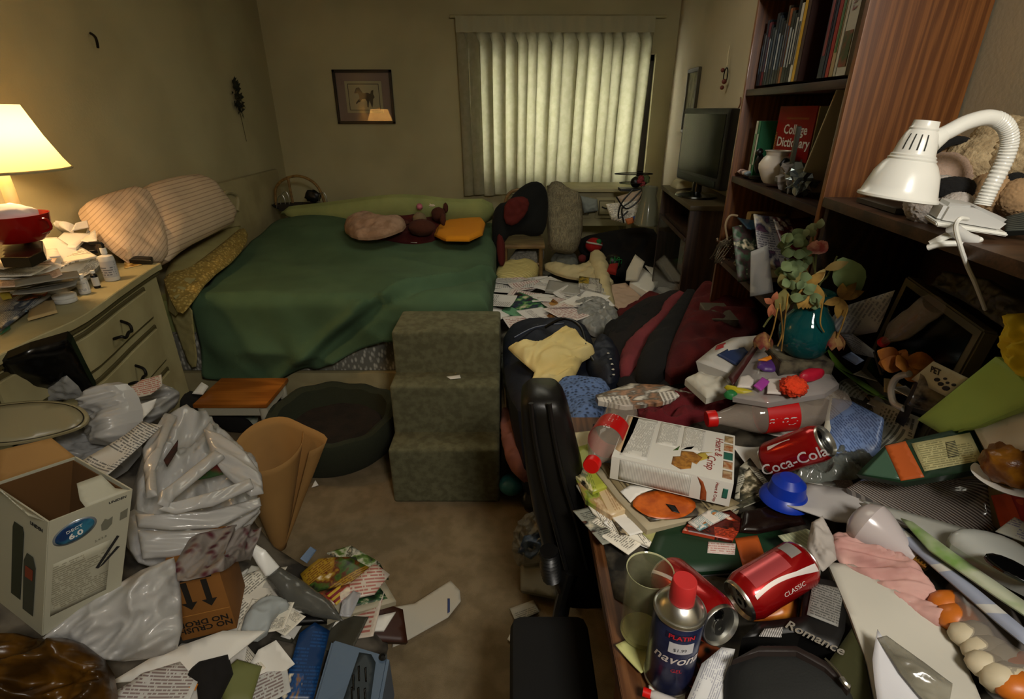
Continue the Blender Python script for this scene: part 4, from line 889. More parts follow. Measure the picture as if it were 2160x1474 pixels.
for q, c_ in ((((.088, .255), (.094, .268), (.100, .262), (.108, .266), (.108, .246), (.1, .236), (.09, .238)), m_gry), (((.122, .268), (.14, .272), (.14, .248), (.122, .246)), m_gry)):
    flatpoly('printed_picture', [(min(a, wB - .005), b) for a, b in q], FM.translation, ux, uz, c_, tb)
flatpoly('printed_antenna', [(.085, .135), (.09, .13), (.125, .2), (.12, .205)], FM.translation, ux, uz, m_btx, tb); flatpoly('printed_antenna', [(.09, .13), (.1, .135), (.128, .168), (.122, .172)], FM.translation, ux, uz, m_btx, tb)
text('2.4/5.8', FM @ T(.09, .215, .0004, rz=R(8)), .008, m_gry, tb)
sxp = SM_.translation; sxa = -uy
flatpoly('printed_handset', [(.085, .06), (.12, .06), (.125, .25), (.12, .265), (.09, .265), (.085, .25)], sxp, sxa, uz, mat('print_dark', '15201c', .5), tb)
flatpoly('printed_handset', [(.13, .04), (.168, .04), (.17, .18), (.16, .205), (.138, .205), (.128, .18)], sxp, sxa, uz, mat('print_grey', '2e3430', .5), tb)
flatpoly('printed_screen', [(.136, .14), (.162, .14), (.162, .17), (.136, .17)], sxp, sxa, uz, mat('print_red', '7a2c1c', .5), tb, off=.0018)
# cardboard carton turned upside down
A1 = pz(385, 1352, .30); B1_ = pz(500, 1325, .30); u1 = (B1_ - A1); u1.z = 0; w1 = u1.length; u1.normalize(); v1 = Vector((-u1.y, u1.x, 0))
cb = E('cardboard_carton', 'brown cardboard carton standing upside down with two black arrows', 'carton', A1)
MC = basis(A1, u1, v1); hC = .235; m_cb = mat('corrugated_card', '8a5a24', .85, col2='7e5220', vs=6)
box('carton_body', (w1 / 2, .075, hC / 2), (w1, .15, hC), m_cb, cb, MC); FC = basis(MC @ Vector((0, -.0008, 0)), u1, (0, 0, 1))
m_ci = mat('carton_ink', '17120c', .8)
text('NO DROP', FC @ T(w1 * .48, .055, 0, rz=math.pi), .026, m_ci, cb, bold=.0006); text('NO CRUSH', FC @ T(w1 * .48, .033, 0, rz=math.pi), .026, m_ci, cb, bold=.0006)
for x_ in (.35, .7): flatpoly('printed_arrow', [(x_ * w1 - .007, .2), (x_ * w1 - .007, .13), (x_ * w1 - .018, .13), (x_ * w1, .105), (x_ * w1 + .018, .13), (x_ * w1 + .007, .13), (x_ * w1 + .007, .2)], FC.translation, u1, (0, 0, 1), m_ci, cb)
flatpoly('printed_bar', [(.2 * w1, .205), (.85 * w1, .205), (.85 * w1, .213), (.2 * w1, .213)], FC.translation, u1, (0, 0, 1), m_ci, cb)
flatpoly('fold_line', [(.02 * w1, .085), (.99 * w1, .085), (.99 * w1, .087), (.02 * w1, .087)], FC.translation, u1, (0, 0, 1), mat('fold_tan', 'b07a38', .8), cb)
# papers and books of the lower left
m_magb = mat('magazine_yellow', '9a7a20', .4, pat='mag', col2='3c5a1c', ink='5a1c10', seed=41); m_magp = mat('magazine_advert', 'c9bcae', .4, pat='mag', col2='7a4a30', ink='a03028', seed=42, rows=10)
LOW = [
 ('envelope', 'white envelope under the carton at the left front', 'envelope', [(230, 1440, .36), (440, 1425, .34), (560, 1330, .34), (470, 1330, .36), (330, 1380, .38)], m_paper, dict(th=.004)),
 ('envelope', 'thick stack of white envelopes right of the brown carton', 'envelopes', [(500, 1360, .28), (560, 1300, .28), (592, 1290, .27), (550, 1200, .3), (505, 1215, .31)], m_pap1, dict(solid=True, th=.05)),
 ('letter_sheet', 'white letter sheet with orange corner at the bottom edge', 'letter', [(225, 1480, .36), (400, 1480, .34), (418, 1440, .34), (380, 1395, .36), (300, 1420, .37)], mat('statement_paper', 'c4c4c0', .85, pat='text', ink='6a4a48', seed=24, rows=12), dict(curl=.006)),
 ('orange_tag', 'small orange card tab beside the bottom letter', 'card', [(376, 1440, .35), (412, 1456, .345), (418, 1442, .345), (380, 1432, .35)], mat('orange_card', 'c87818', .6), dict()),
 ('letter_sheet', 'blank white sheet bent down beside the blue slim box', 'paper', [(530, 1480, .2), (595, 1420, .24), (625, 1400, .24), (585, 1350, .28), (545, 1370, .28), (510, 1430, .24)], m_paper, dict(curl=.02)),
 ('envelope', 'white tissue like wad above the blank bent sheet', 'paper wad', [(505, 1340, .33), (560, 1345, .31), (582, 1290, .31), (615, 1280, .30), (600, 1262, .31), (560, 1255, .33), (520, 1285, .34)], mat('bluish_tissue', 'a2a8a8', .9), dict(bulge=.02, wr=.02, fr=14, solid=True, th=.02, sm=1)),
 ('green_folder', 'dull green folder at the bottom between papers and black cloth', 'folder', [(470, 1490, .27), (530, 1480, .26), (553, 1405, .27), (500, 1390, .30), (465, 1420, .30)], mat('olive_folder', '6a6e3c', .6), dict(bulge=.01)),
 ('black_cloth', 'black cloth pushed between the bottom letter and green folder', 'cloth', [(378, 1430, .33), (420, 1395, .36), (480, 1380, .35), (490, 1420, .32), (460, 1480, .3), (420, 1500, .3), (415, 1450, .33)], m_dkc, dict(bulge=.02, wr=.01, solid=True, th=.02)),
 ('black_garment', 'black garment trailing beside the low stool', 'garment', [(376, 830, .30), (410, 822, .26), (450, 852, .2), (520, 880, .12), (540, 902, .04), (500, 915, .03), (450, 890, .1), (420, 880, .16), (385, 870, .26)], m_dkc, dict(bulge=.03, wr=.02, solid=True, th=.05, sm=1)),
 ('tissue', 'small white tissue by the corner of the low stool', 'tissue', [(405, 830, .28), (428, 832, .27), (440, 815, .28), (425, 806, .3)], m_paper, dict(bulge=.015, wr=.01)),
 ('paper_scrap', 'torn paper scrap lying under the front of the low stool', 'paper scrap', [(450, 892, .08), (480, 898, .06), (492, 880, .07), (470, 884, .08)], m_paper, dict()),
 ('paper_scrap', 'crumpled green and white wrapper under the low stool', 'wrapper', [(490, 885, .05), (540, 900, .03), (545, 880, .05), (510, 868, .07)], mat('green_wrapper', '4a6a50', .5, col2='b0b4a0', vs=20), dict(bulge=.01, wr=.01)),
 ('paper_scrap', 'white triangular paper scrap on the carpet beside the kraft cone', 'paper scrap', [(657, 1028, .006), (672, 1023, .006), (665, 1012, .02)], m_paper, dict()),
 ('magazine', 'yellow food magazine on top of the floor pile', 'magazine', [(632, 1205, .27), (672, 1178, .28), (735, 1172, .27), (780, 1190, .25), (760, 1230, .24), (650, 1245, .25)], m_magb, dict(th=.008, curl=-.02)),
 ('magazine', 'curled white advert magazine draped over the yellow magazine', 'magazine', [(650, 1250, .262), (740, 1230, .262), (790, 1185, .262), (822, 1205, .25), (790, 1250, .25), (680, 1280, .25)], m_magp, dict(th=.005, curl=-.015)),
 ('magazine', 'dark magazine with green patches at the back of the floor pile', 'magazine', [(690, 1165, .25), (740, 1150, .24), (800, 1185, .22), (820, 1220, .20), (780, 1215, .22), (730, 1180, .26)], mat('magazine_dark', '28301c', .4, pat='mag', col2='5a7a34', ink='c0c0b0', seed=43), dict(th=.006)),
 ('picture_book', 'green picture book with cream border under the advert magazine', 'book', [(690, 1310, .22), (836, 1268, .2), (802, 1210, .21), (700, 1250, .24)], mat('book_cream', 'a8a088', .6), dict(th=.02)),
 ('book_cover_picture', None, None, [(722, 1285, .2245), (818, 1262, .2035), (790, 1222, .214), (735, 1238, .232)], mat('green_cover', '16301a', .5, pat='picture', col2='2c5a2c', ink='0c140c', vs=5, seed=8), dict(th=.0006, child='picture_book')),
 ('white_booklet', 'white booklet under the green picture book', 'booklet', [(690, 1335, .18), (810, 1330, .17), (835, 1290, .17), (700, 1320, .2)], m_paper, dict(th=.01)),
 ('glossy_flyer', 'small flyer with red and yellow stripes on the green picture book', 'flyer', [(686, 1252, .262), (710, 1276, .25), (745, 1240, .25), (722, 1232, .262)], mat('striped_flyer', 'c0a030', .4, pat='ustripes', col2='7a1c28', rows=3, mix=(.5, 0)), dict(th=.001)),
 ('glossy_flyer', 'pale glossy slip folded between advert and picture book', 'slip', [(716, 1302, .25), (740, 1300, .245), (762, 1255, .25), (745, 1245, .255), (722, 1270, .255)], mat('slip_grey', '9c9ca0', .3), dict(curl=.01)),
 ('used_envelope', 'long white envelope with a blue stripe lying on the carpet', 'envelope', [(828, 1365, .015), (848, 1357, .015), (945, 1302, .015), (972, 1268, .015), (970, 1245, .015), (950, 1224, .015), (875, 1272, .03), (832, 1280, .06)], mat('envelope_white', 'b6b0a0', .85), dict(wr=.004, fr=6)),
 ('envelope_stripe', None, None, [(944, 1293, .021), (949, 1290, .021), (949, 1262, .021), (944, 1262, .021)], mat('stripe_blue', '33406a', .7), dict(th=.0006, child='used_envelope')),
 ('brown_folder', 'dark brown leather folder under the magazines near the white envelope', 'folder', [(700, 1350, .10), (860, 1355, .05), (850, 1285, .08), (780, 1262, .14), (700, 1300, .14)], mat('brown_leather', '3a1c0e', .5), dict(solid=True, th=.03)),
 ('slim_box', 'slim blue box with an orange picture left of the blue crate', 'box', [(590, 1480, .20), (660, 1480, .18), (696, 1330, .22), (664, 1312, .25), (632, 1335, .25)], mat('blue_box', '14345e', .35, pat='mag', col2='8a6420', ink='1c4a80', seed=51, mix=(.1, .6)), dict(solid=True, th=.1)),
 ('black_papers', 'black folder edge running under the white wad and magazines', 'folder', [(560, 1320, .26), (690, 1310, .24), (660, 1295, .25), (600, 1290, .27)], m_black, dict(solid=True, th=.02)),
 ('blue_card', 'pale blue card poking out behind the yellow magazine', 'card', [(633, 1178, .24), (648, 1188, .22), (668, 1160, .22), (655, 1152, .24)], mat('pale_blue', '6a7e98', .6), dict()),
 ('white_sleeve', 'white plastic strap standing at the top of the clear sleeve', 'strap', [(518, 1148, .42), (528, 1140, .42), (560, 1160, .40), (590, 1195, .34), (582, 1215, .32), (560, 1215, .34), (540, 1185, .38)], m_white, dict(solid=True, th=.02, bulge=.01)),
 ('clear_sleeve', 'grey see-through plastic sleeve curving beside the magazines', 'plastic sleeve', [(560, 1220, .33), (590, 1195, .34), (640, 1225, .30), (700, 1270, .27), (725, 1310, .25), (660, 1300, .26), (600, 1275, .28)], mat('grey_film', '5c5c56', .2, alpha=.8), dict(bulge=.03, wr=.01)),
]
for n_, lb, ct, pts, m_, kw in LOW:
    ch = kw.pop('child', None) if 'child' in kw else None
    if ch: patch(n_, pts, 0, m_, bpy.data.objects[ch], **kw)
    else: pp(n_, lb, ct, pts, 0, m_, **kw)
rnd = random.Random(33)
def scatter(name, n, us, vs_, zf, sz, mats, label, cat, group, tilt=.1):
    for i in range(n):
        u, v = rnd.uniform(*us), rnd.uniform(*vs_); c_ = pz(u, v, zf(u, v) + .0025 * i); a = rnd.uniform(-.7, .9)
        A = Vector((math.cos(a), math.sin(a), rnd.uniform(-tilt, tilt))); B = Vector((-math.sin(a), math.cos(a), rnd.uniform(-tilt, tilt))); w2, h2 = sz[0] * rnd.uniform(.8, 1.2), sz[1] * rnd.uniform(.8, 1.2)
        patch(name, [c_ + A * x * w2 + B * y * h2 for x, y in ((-1, -1), (1, -1), (1, 1), (-1, 1))], 0, mats[i % len(mats)], world=True, curl=rnd.uniform(-.006, .012), wr=.003, th=.0015, label=label, cat=cat, group=group)
scatter('envelope', 12, (515, 600), (1215, 1330), lambda u, v: .262, (.07, .045), (m_paper, m_pap1, mat('offwhite_envelope', 'cac6ba', .8)), 'white letter or envelope stacked on the floor right of the brown carton', 'envelope', 'letters stacked right of the carton', .04)
scatter('letter', 12, (250, 540), (1395, 1470), lambda u, v: .29 - .0002 * (u - 250), (.09, .055), (m_paper, mat('statement_paper', 'c4c4c0', .85), m_pap1, mat('offwhite_envelope', 'cac6ba', .8)), 'white letter or sheet in the loose layer along the bottom left of the floor heap', 'letter', 'letters along the bottom of the left heap', .05)
scatter('letter', 6, (0, 60), (940, 990), lambda u, v: .66, (.06, .05), (m_bagg, m_paper), 'pale crumpled sheet below the oval tray behind the telephone box', 'paper', 'crumpled sheets below the oval tray', .15)
scatter('magazine', 5, (600, 760), (1290, 1340), lambda u, v: .19, (.10, .07), (m_paper, mat('magazine_dark2', '3c3a30', .5), m_magp), 'paper or magazine at the base of the floor pile above the blue crate', 'magazine', 'papers above the blue crate', .05)
# blue crate with slots
cr = E('storage_crate', 'blue grey plastic crate with slotted panel at the bottom of the floor pile', 'crate', pz(740, 1440, .02))
q0, q1, q2, q3 = pz(655, 1500, .22), pz(800, 1500, .20), pz(822, 1382, .20), pz(700, 1345, .24)
m_cr = mat('crate_blue', '56687c', .45); m_crd = mat('crate_panel', '2c3438', .5)
prism('crate_body', [q0, q1, q2, q3], 0, .17, m_cr, cr, bev=.008, world=True)
def cpt(s, t, dz=.001): return q0.lerp(q1, s).lerp(q3.lerp(q2, s), t) + Vector((0, 0, dz))
patch('slotted_panel', [cpt(.42, .02), cpt(.85, .02), cpt(.80, .8), cpt(.7, .92), cpt(.5, .9)], 0, m_crd, cr, world=True, th=.001, sm=0)
for s_, t_ in ((.5, .12), (.6, .12), (.7, .12), (.53, .45), (.64, .45), (.48, .3)):
    patch('slot', [cpt(s_, t_ + .22, .0025), cpt(s_ + .03, t_ + .24, .0025), cpt(s_ + .09, t_, .0025), cpt(s_ + .06, t_, .0025)], 0, m_blackg, cr, world=True, th=.0008)
pH = cpt(.9, .92, .002); lathe('rivet', [(.011, 0), (.012, .003), (.007, .004), (.006, .001), (.001, .001)], m_black, Matrix.Translation(pH), cr, seg=20)
# ---------------------------------------------------------------- far corner by the window
m_lw = mat('light_wood', '8a6f42', .5, pat='wood', col2='6f5530', vs=4, stretch=(.5, 3, 3))
ch = E('wooden_chair', 'light wooden chair draped with a black garment beyond the bed foot', 'chair', (.085, 4.12, 0))
box('seat', (.085, 4.12, .66), (.33, .34, .03), m_lw, ch, bev=.012)
for x in (-.05, .22):
    for y in (3.98, 4.26): tube('leg', [(x * 1.0, y, .65), (x * 1.06 - .002, y, .0)], .016, m_lw, ch, seg=8, sub=1)
tube('stretcher', [(-.05, 3.98, .52), (.22, 3.98, .52)], .011, m_lw, ch, seg=8, sub=1); tube('stretcher', [(-.05, 3.98, .40), (.22, 3.98, .40)], .011, m_lw, ch, seg=8, sub=1)
tube('back_hoop', [(-.05, 4.27, .66), (-.06, 4.29, .9), (.0, 4.3, 1.02), (.17, 4.3, 1.02), (.23, 4.29, .9), (.22, 4.27, .66)], .013, m_lw, ch, seg=8)
m_blk = mat('black_wool', '0b0c0a', .97); m_dred = mat('dark_red_lining', '521009', .9)
g = E('black_coat', 'black coat with dark red lining slung over the far wooden chair', 'coat', py(1100, 470, 4.0))
def pyp(pts): return [py(*q) for q in pts]
patch('coat_body', pyp([(1072, 425, 4.0), (1092, 400, 4.05), (1115, 384, 4.1), (1138, 382, 4.1), (1154, 400, 4.1), (1157, 440, 4.1), (1150, 490, 4.0), (1130, 500, 3.98), (1098, 492, 3.98), (1065, 500, 3.95), (1050, 560, 3.9), (1040, 520, 3.95), (1038, 460, 4.0), (1050, 430, 4.0)]), 0, m_blk, g, world=True, bulge=.07, wr=.02, fr=7, solid=True, th=.05, sm=1)
patch('coat_lining', pyp([(1064, 424, 3.90), (1098, 412, 3.90), (1118, 422, 3.90), (1112, 450, 3.89), (1085, 478, 3.88), (1062, 470, 3.89)]), 0, m_dred, g, world=True, bulge=.02, wr=.01, sm=1, th=.01)
patch('coat_sleeve', pyp([(1050, 490, 3.92), (1062, 500, 3.9), (1064, 560, 3.85), (1052, 562, 3.86), (1046, 520, 3.9)]), 0, m_dred, g, world=True, bulge=.02, sm=1, th=.03)
pp('shag_coat', 'long grey shaggy coat hanging below the window beside the black coat', 'coat', pyp([(1158, 385, 4.25), (1180, 380, 4.25), (1200, 398, 4.22), (1225, 405, 4.2), (1230, 450, 4.15), (1228, 500, 4.1), (1215, 535, 4.05), (1190, 530, 4.0), (1160, 525, 4.0), (1160, 480, 4.05), (1152, 430, 4.15)]), 0,
   mat('grey_shag', '8f866a', .98, col2='6c6450', vs=50, stretch=(3, 3, .35), bump=1, bs=60), world=True, bulge=.07, wr=.05, fr=13, st=(.35, 1.6), solid=True, th=.08, sm=1)
va = E('vanity_table', 'cream French style vanity table under the right half of the window', 'vanity table', (.75, 4.55, 0))
box('table_top', (.72, 4.60, 1.015), (.64, .42, .03), m_cream, va, bev=.01)
box('drawer_case', (.72, 4.62, .86), (.58, .34, .28), m_cream, va)
for x_, w__ in ((.56, .2), (.78, .18)):
    d = box('drawer', (x_, 4.445, .87), (w__, .012, .17), m_cream, va, bev=.004); box('drawer_line', (x_, 4.437, .87), (w__ - .05, .004, .12), m_creamd, d, bev=.001); box('drawer_panel', (x_, 4.434, .87), (w__ - .066, .004, .104), m_cream, d, bev=.001)
    tube('drawer_pull', [(x_ - .04, 4.43, .88), (x_, 4.42, .868), (x_ + .04, 4.43, .88)], .005, m_iron, d, seg=6)
for x in (.46, .98):
    for y in (4.46, 4.78): tube('leg', [(x, y, .74), (x + .01, y, .5), (x, y, .0)], lambda t: .026 - .012 * t, m_cream, va, seg=8)
MIDV = [
 ('blue_grey_cloth', 'pale bluish cloth lying at the near edge of the vanity top', 'cloth', [(1222, 412, 4.38), (1260, 420, 4.36), (1262, 445, 4.35), (1232, 450, 4.35)], mat('blue_grey_cloth', '8a9088', .9), dict(bulge=.03, wr=.02, th=.02)),
 ('white_papers', 'white papers heaped among cables right of the vanity', 'papers', [(1278, 430, 3.95), (1345, 422, 3.95), (1350, 452, 3.9), (1320, 470, 3.88), (1290, 462, 3.9)], m_pap1, dict(bulge=.03, wr=.03, fr=20, th=.02)),
 ('paper_bag', 'pinkish crumpled paper behind the tangled black cables', 'paper', [(1300, 415, 4.0), (1352, 400, 4.0), (1362, 432, 3.95), (1320, 440, 3.95)], mat('pinkish_waste', 'a89480', .9), dict(bulge=.03, wr=.03, fr=20, th=.02)),
 ('orange_packet', 'small orange packet below the blue packet near the cabinet', 'packet', [(1318, 462, 3.85), (1335, 458, 3.85), (1338, 470, 3.85), (1324, 474, 3.85)], mat('packet_orange', 'b0602c', .6), dict(bulge=.01)),
 ('blue_packet', 'small blue packet among white papers near the cabinet', 'packet', [(1330, 458, 3.87), (1346, 454, 3.87), (1350, 466, 3.87), (1338, 470, 3.87)], mat('packet_blue', '2a447c', .6), dict(bulge=.02)),
 ('dark_blanket', 'dark blanket covering the clutter between vanity and cabinet', 'blanket', [(1225, 500, 4.38), (1280, 488, 4.38), (1350, 478, 4.35), (1388, 485, 4.2), (1405, 560, 3.9), (1395, 600, 3.8), (1330, 590, 4.0), (1290, 580, 4.1), (1240, 550, 4.2), (1215, 520, 4.3)], mat('very_dark_cloth', '100e0a', .97), dict(bulge=.04, wr=.05, fr=6, solid=True, th=.15, sm=1)),
]
for n_, lb, ct, pts, m_, kw in MIDV: pp(n_, lb, ct, pyp(pts), 0, m_, world=True, **kw)
for i_, q in enumerate((((1335, 400), (1310, 430), (1305, 460), (1325, 445)), ((1352, 402), (1330, 425), (1312, 440), (1316, 470)), ((1300, 415), (1320, 440), (1345, 425), (1355, 408)))):
    tube('black_cable', [py(u, v, 3.86) for u, v in q], .006, m_black, seg=6, label=('black cable looping down left of the glass vase', 'black cable looping across the white papers', 'black cable curling over the pinkish paper')[i_], cat='cable')
P = py(1363, 474, 3.75)
lathe('glass_vase', [(.001, 0), (.085, 0), (.09, .01), (.07, .12), (.05, .2), (.055, .26), (.05, .26), (.04, .2), (.06, .12), (.07, .02), (.001, .015)], mat('smoky_glass', '8f8f78', .12, trans=.55), Matrix.Translation(P), label='tall smoky glass vase standing by the far end of the cabinet', cat='vase')
fb = E('flower_basket', 'wire basket with red flowers on a dark base under the window corner', 'basket', py(1345, 398, 4.1))
p = py(1340, 396, 4.1)
vs, fs = [], []
for dz, rx in ((.10, .14), (.035, .10)): tube('wire_ring', [p + Vector((-.02 + rx * math.cos(a), .06 * math.sin(a), dz)) for a in [i * math.pi / 8 for i in range(17)]], .004, m_iron, fb, seg=6)
box('dark_tray', p + Vector((-.01, 0, -.01)), (.22, .12, .02), m_black, fb)
ball('dark_pot', p + Vector((.0, 0, .04)), .04, m_black, fb, amp=.1)
for i, (dx, dz) in enumerate(((.03, .07), (.045, .03), (.02, .05))): ball('red_flower', p + Vector((dx, -.03, dz)), .022, mat('dull_red_flower', '7c2a30', .7), fb, amp=.4, fr=5)
ball('green_leaves', p + Vector((.07, 0, .06)), .03, mat('dull_leaf', '53603a', .8), fb, amp=.5, fr=5)
pp('cream_cloth', 'cream cloth bundle on the far end of the cabinet top', 'cloth', [MT @ Vector(q) for q in ((.62, .05, 1.17), (.76, .04, 1.17), (.78, .2, 1.18), (.6, .2, 1.19))], 0, mat('cream_cloth', 'a39a78', .9), world=True, bulge=.035, wr=.02, th=.008)
tube('antenna', [MT @ Vector((.25, .2, 1.55)), MT @ Vector((.2, .22, 1.62)), MT @ Vector((.22, .225, 1.66))], .004, mat('reddish_rod', '6a3a20', .6), label='small thin rod poking up behind the television', cat='rod', seg=6)
# ---------------------------------------------------------------- heap of paper and clothes on the floor
m_hp = mat('heap_base', '8a8474', .9, col2='3a342a', vs=7)
pp('paper_heap', 'knee high heap of mixed papers and linen between bed foot and cabinet', 'heap', [(-.04, 2.5, .33), (-.10, 3.2, .34), (-.12, 4.1, .36), (.3, 4.25, .40), (.9, 3.7, .38), (.87, 2.8, .38), (.80, 2.3, .40), (.4, 2.2, .38)], 0, m_hp,
   world=True, bulge=.03, wr=.03, fr=8, cr=.02, solid=True, th=.3, kind='stuff')
m_linen = mat('cream_linen', 'd0c294', .9, col2='bfb084', vs=6); m_linw = mat('white_linen', 'bdb8a8', .9); m_crum = mat('newsprint', 'aaa698', .9, pat='text', ink='5a584e', seed=61, rows=26, cols=2)
H1 = [
 ('newspaper', 'crumpled newsprint under the seat of the far wooden chair', 'newspaper', [(1072, 552, .52), (1085, 532, .54), (1120, 525, .55), (1148, 530, .55), (1140, 550, .52)], m_crum, dict(bulge=.05, wr=.03, fr=14, solid=True, th=.05)),
 ('cushion', 'pale yellow ribbed cushion at the top of the paper heap by the bed', 'cushion', [(1042, 592, .46), (1050, 560, .50), (1095, 552, .52), (1138, 556, .52), (1132, 585, .47), (1095, 596, .45)], mat('yellow_cushion', 'd0c07c', .9, pat='ustripes', col2='b8a868', rows=22, mix=(.5, 0)), dict(bulge=.06, wr=.015, fr=8, solid=True, th=.05, sm=1)),
 ('grey_cushion', 'grey folded cloth between the yellow cushion and the red hat', 'cloth', [(1160, 545, .52), (1180, 528, .56), (1215, 535, .55), (1222, 560, .50), (1195, 566, .49), (1165, 560, .49)], mat('grey_cloth', '62645c', .95), dict(bulge=.04, wr=.02, solid=True, th=.04, sm=1)),
 ('linen_sheet', 'cream linen sheet trailing across the middle of the heap', 'sheet', [(1140, 560, .50), (1170, 552, .51), (1220, 565, .51), (1260, 540, .56), (1275, 570, .54), (1300, 600, .5), (1240, 590, .49), (1180, 580, .48)], m_linen, dict(bulge=.03, wr=.03, fr=9, sm=1, solid=True, th=.02)),
 ('linen_shirt', 'cream garment hanging down the heap below the red knitted hat', 'garment', [(1240, 535, .60), (1262, 525, .62), (1285, 550, .56), (1288, 600, .49), (1300, 650, .46), (1285, 660, .45), (1265, 620, .48), (1255, 580, .52)], m_linen, dict(bulge=.04, wr=.03, fr=10, sm=1, solid=True, th=.03)),
 ('pink_papers', 'pinkish papers sliding off the heap in front of the white box', 'papers', [(1290, 600, .5), (1320, 596, .5), (1358, 630, .46), (1345, 650, .45), (1310, 655, .44), (1292, 640, .46)], mat('peach_paper', 'c0a48c', .85), dict(wr=.01, th=.008)),
 ('white_box_lid', 'white card box lid standing up at the back right of the heap', 'box', [(1320, 590, .55), (1322, 570, .58), (1340, 536, .66), (1360, 552, .62), (1345, 590, .54)], mat('box_card', 'c8c0ac', .7), dict(th=.01)),
 ('white_carton', 'blank white card carton lying at the right of the heap', 'carton', [(1328, 596, .52), (1350, 560, .56), (1390, 590, .53), (1372, 620, .50)], mat('carton_white', 'e0dcd0', .7), dict(solid=True, th=.05)),
 ('white_paper', 'white paper behind the blank white carton by the cabinet', 'paper', [(1360, 560, .52), (1385, 555, .52), (1405, 590, .50), (1390, 600, .50)], m_paper, dict(wr=.01)),
 ('white_paper', 'white paper sloping off the heap toward the maroon clothes', 'paper', [(1370, 622, .48), (1395, 600, .49), (1425, 615, .48), (1400, 632, .46)], m_paper, dict(wr=.006)),
 ('clear_tray', 'long clear plastic tray lying across the white sheets', 'plastic tray', [(1150, 612, .50), (1158, 590, .51), (1222, 598, .51), (1225, 622, .49)], mat('clear_tray', 'b5b2a8', .2, alpha=.7), dict(solid=True, th=.02)),
 ('small_box', 'yellow topped printed packet on the middle of the heap', 'packet', [(1220, 600, .52), (1222, 582, .53), (1250, 586, .53), (1285, 590, .52), (1278, 618, .5), (1250, 612, .5)], mat('packet_print', 'c0bcb0', .5, pat='mag', col2='b0942c', ink='20140c', seed=63), dict(solid=True, th=.03)),
 ('picture_book', 'children picture book with mint green border on the near side of the heap', 'book', [(1058, 655, .47), (1095, 615, .49), (1165, 642, .48), (1120, 682, .46)], mat('mint_border', '6aa078', .5), dict(th=.014)),
 ('book_picture', None, None, [(1062, 640, .477), (1090, 616, .493), (1146, 636, .49), (1118, 662, .475)], mat('book_scene', '2a3450', .4, pat='picture', col2='4a8a44', ink='3a2420', vs=4, seed=5), dict(th=.0006, child='picture_book.001')),
 ('toy_figure', 'brown and tan card figure lying right of the mint picture book', 'card figure', [(1150, 668, .47), (1165, 655, .48), (1158, 640, .49), (1166, 630, .49), (1180, 640, .48), (1184, 655, .48), (1172, 668, .47), (1160, 674, .47)], mat('toy_brown', '6a3a14', .6, col2='b08040', vs=30), dict(bulge=.01)),
 ('grey_wrapper', 'crinkled grey plastic wrapper in front of the white sheets', 'wrapper', [(1195, 650, .47), (1220, 632, .49), (1260, 628, .49), (1300, 650, .46), (1312, 680, .44), (1270, 705, .42), (1250, 700, .44), (1225, 680, .46)], mat('grey_wrapper', '9a9a94', .35, transl=.2), dict(bulge=.04, cr=.02, crf=14, solid=True, th=.03, sm=1)),
]
for n_, lb, ct, pts, m_, kw in H1:
    chd = kw.pop('child', None) if 'child' in kw else None
    if chd: patch(n_, pts, 0, m_, bpy.data.objects[chd], **kw)
    else: pp(n_, lb, ct, pts, 0, m_, **kw)
# loose white sheets over the heap, each one its own object
rnd = random.Random(11); spots = [(1060, 610), (1085, 600), (1120, 602), (1150, 628), (1045, 635), (1095, 598), (1180, 600), (1200, 620), (1175, 640), (1210, 640), (1130, 595), (1105, 625), (1235, 628), (1075, 590), (1195, 660), (1045, 660), (1140, 668), (1100, 690), (1255, 640), (1160, 600)]
whites = [mat('sheet_a', 'e6e3dc', .85), mat('sheet_b', 'dcd8d2', .85, pat='text', ink='7a7674', seed=71, rows=20), mat('sheet_c', 'dfd4cc', .85, pat='text', ink='9a5a54', seed=72, rows=14)]
for i, (u, v) in enumerate(spots):
    c_ = pz(u, v, .475 + .004 * (i % 5)); a = rnd.uniform(0, 3); w2, h2 = rnd.uniform(.07, .11), rnd.uniform(.09, .15)
    A = Vector((math.cos(a), math.sin(a), rnd.uniform(-.12, .12))); B = Vector((-math.sin(a), math.cos(a), rnd.uniform(-.12, .12)))
    patch('loose_sheet', [c_ + A * x * w2 + B * y * h2 for x, y in ((-1, -1), (1, -1), (1, 1), (-1, 1))], 0, whites[i % 3], world=True, curl=rnd.uniform(-.01, .02), curly=rnd.uniform(-.005, .01), wr=.004, th=.001,
          label='white printed sheet lying loose on the paper heap beyond the pet stairs', cat='paper', group='loose sheets on the paper heap')
# knitted hats
hat = E('knitted_hat', 'red knitted hat with white band and green patch on the heap', 'hat', pz(1252, 530, .58)); p = wloc(hat) + Vector((0, 0, .05))
ball('hat_crown', p, .065, mat('red_knit', '9a120c', .95, bump=.6, bs=200), hat, amp=.05, sc=(1.05, 1, .9)); ball('hat_patch', p + Vector((.03, -.04, .035)), .022, mat('knit_green', '1c6a34', .95), hat, amp=.3)
tube('hat_band', [p + Vector((-.06 * math.cos(a), -.055 * math.sin(a) - .01, -.02 + .05 * math.sin(a / 2 + 1.2))) for a in [i * .35 for i in range(9)]], .007, m_linw, hat, seg=8)
ball('hat_bobble', pz(1228, 545, .56), .03, mat('dusk_red', '5c1c1c', .95), hat, amp=.3)
p = pz(1294, 560, .54)
g = E('ribbon_bow', 'dark object tied with a green ribbon above a red base on the heap', 'bow', p)
ball('dark_body', p + Vector((0, .02, .02)), .065, m_black, g, amp=.15, sc=(1, 1, .9)); patch('red_base', [(1280, 572, .55), (1300, 576, .54), (1305, 556, .58), (1285, 558, .58)], 0, mat('red_felt', '8a1c10', .9), g, bulge=.02, th=.02)
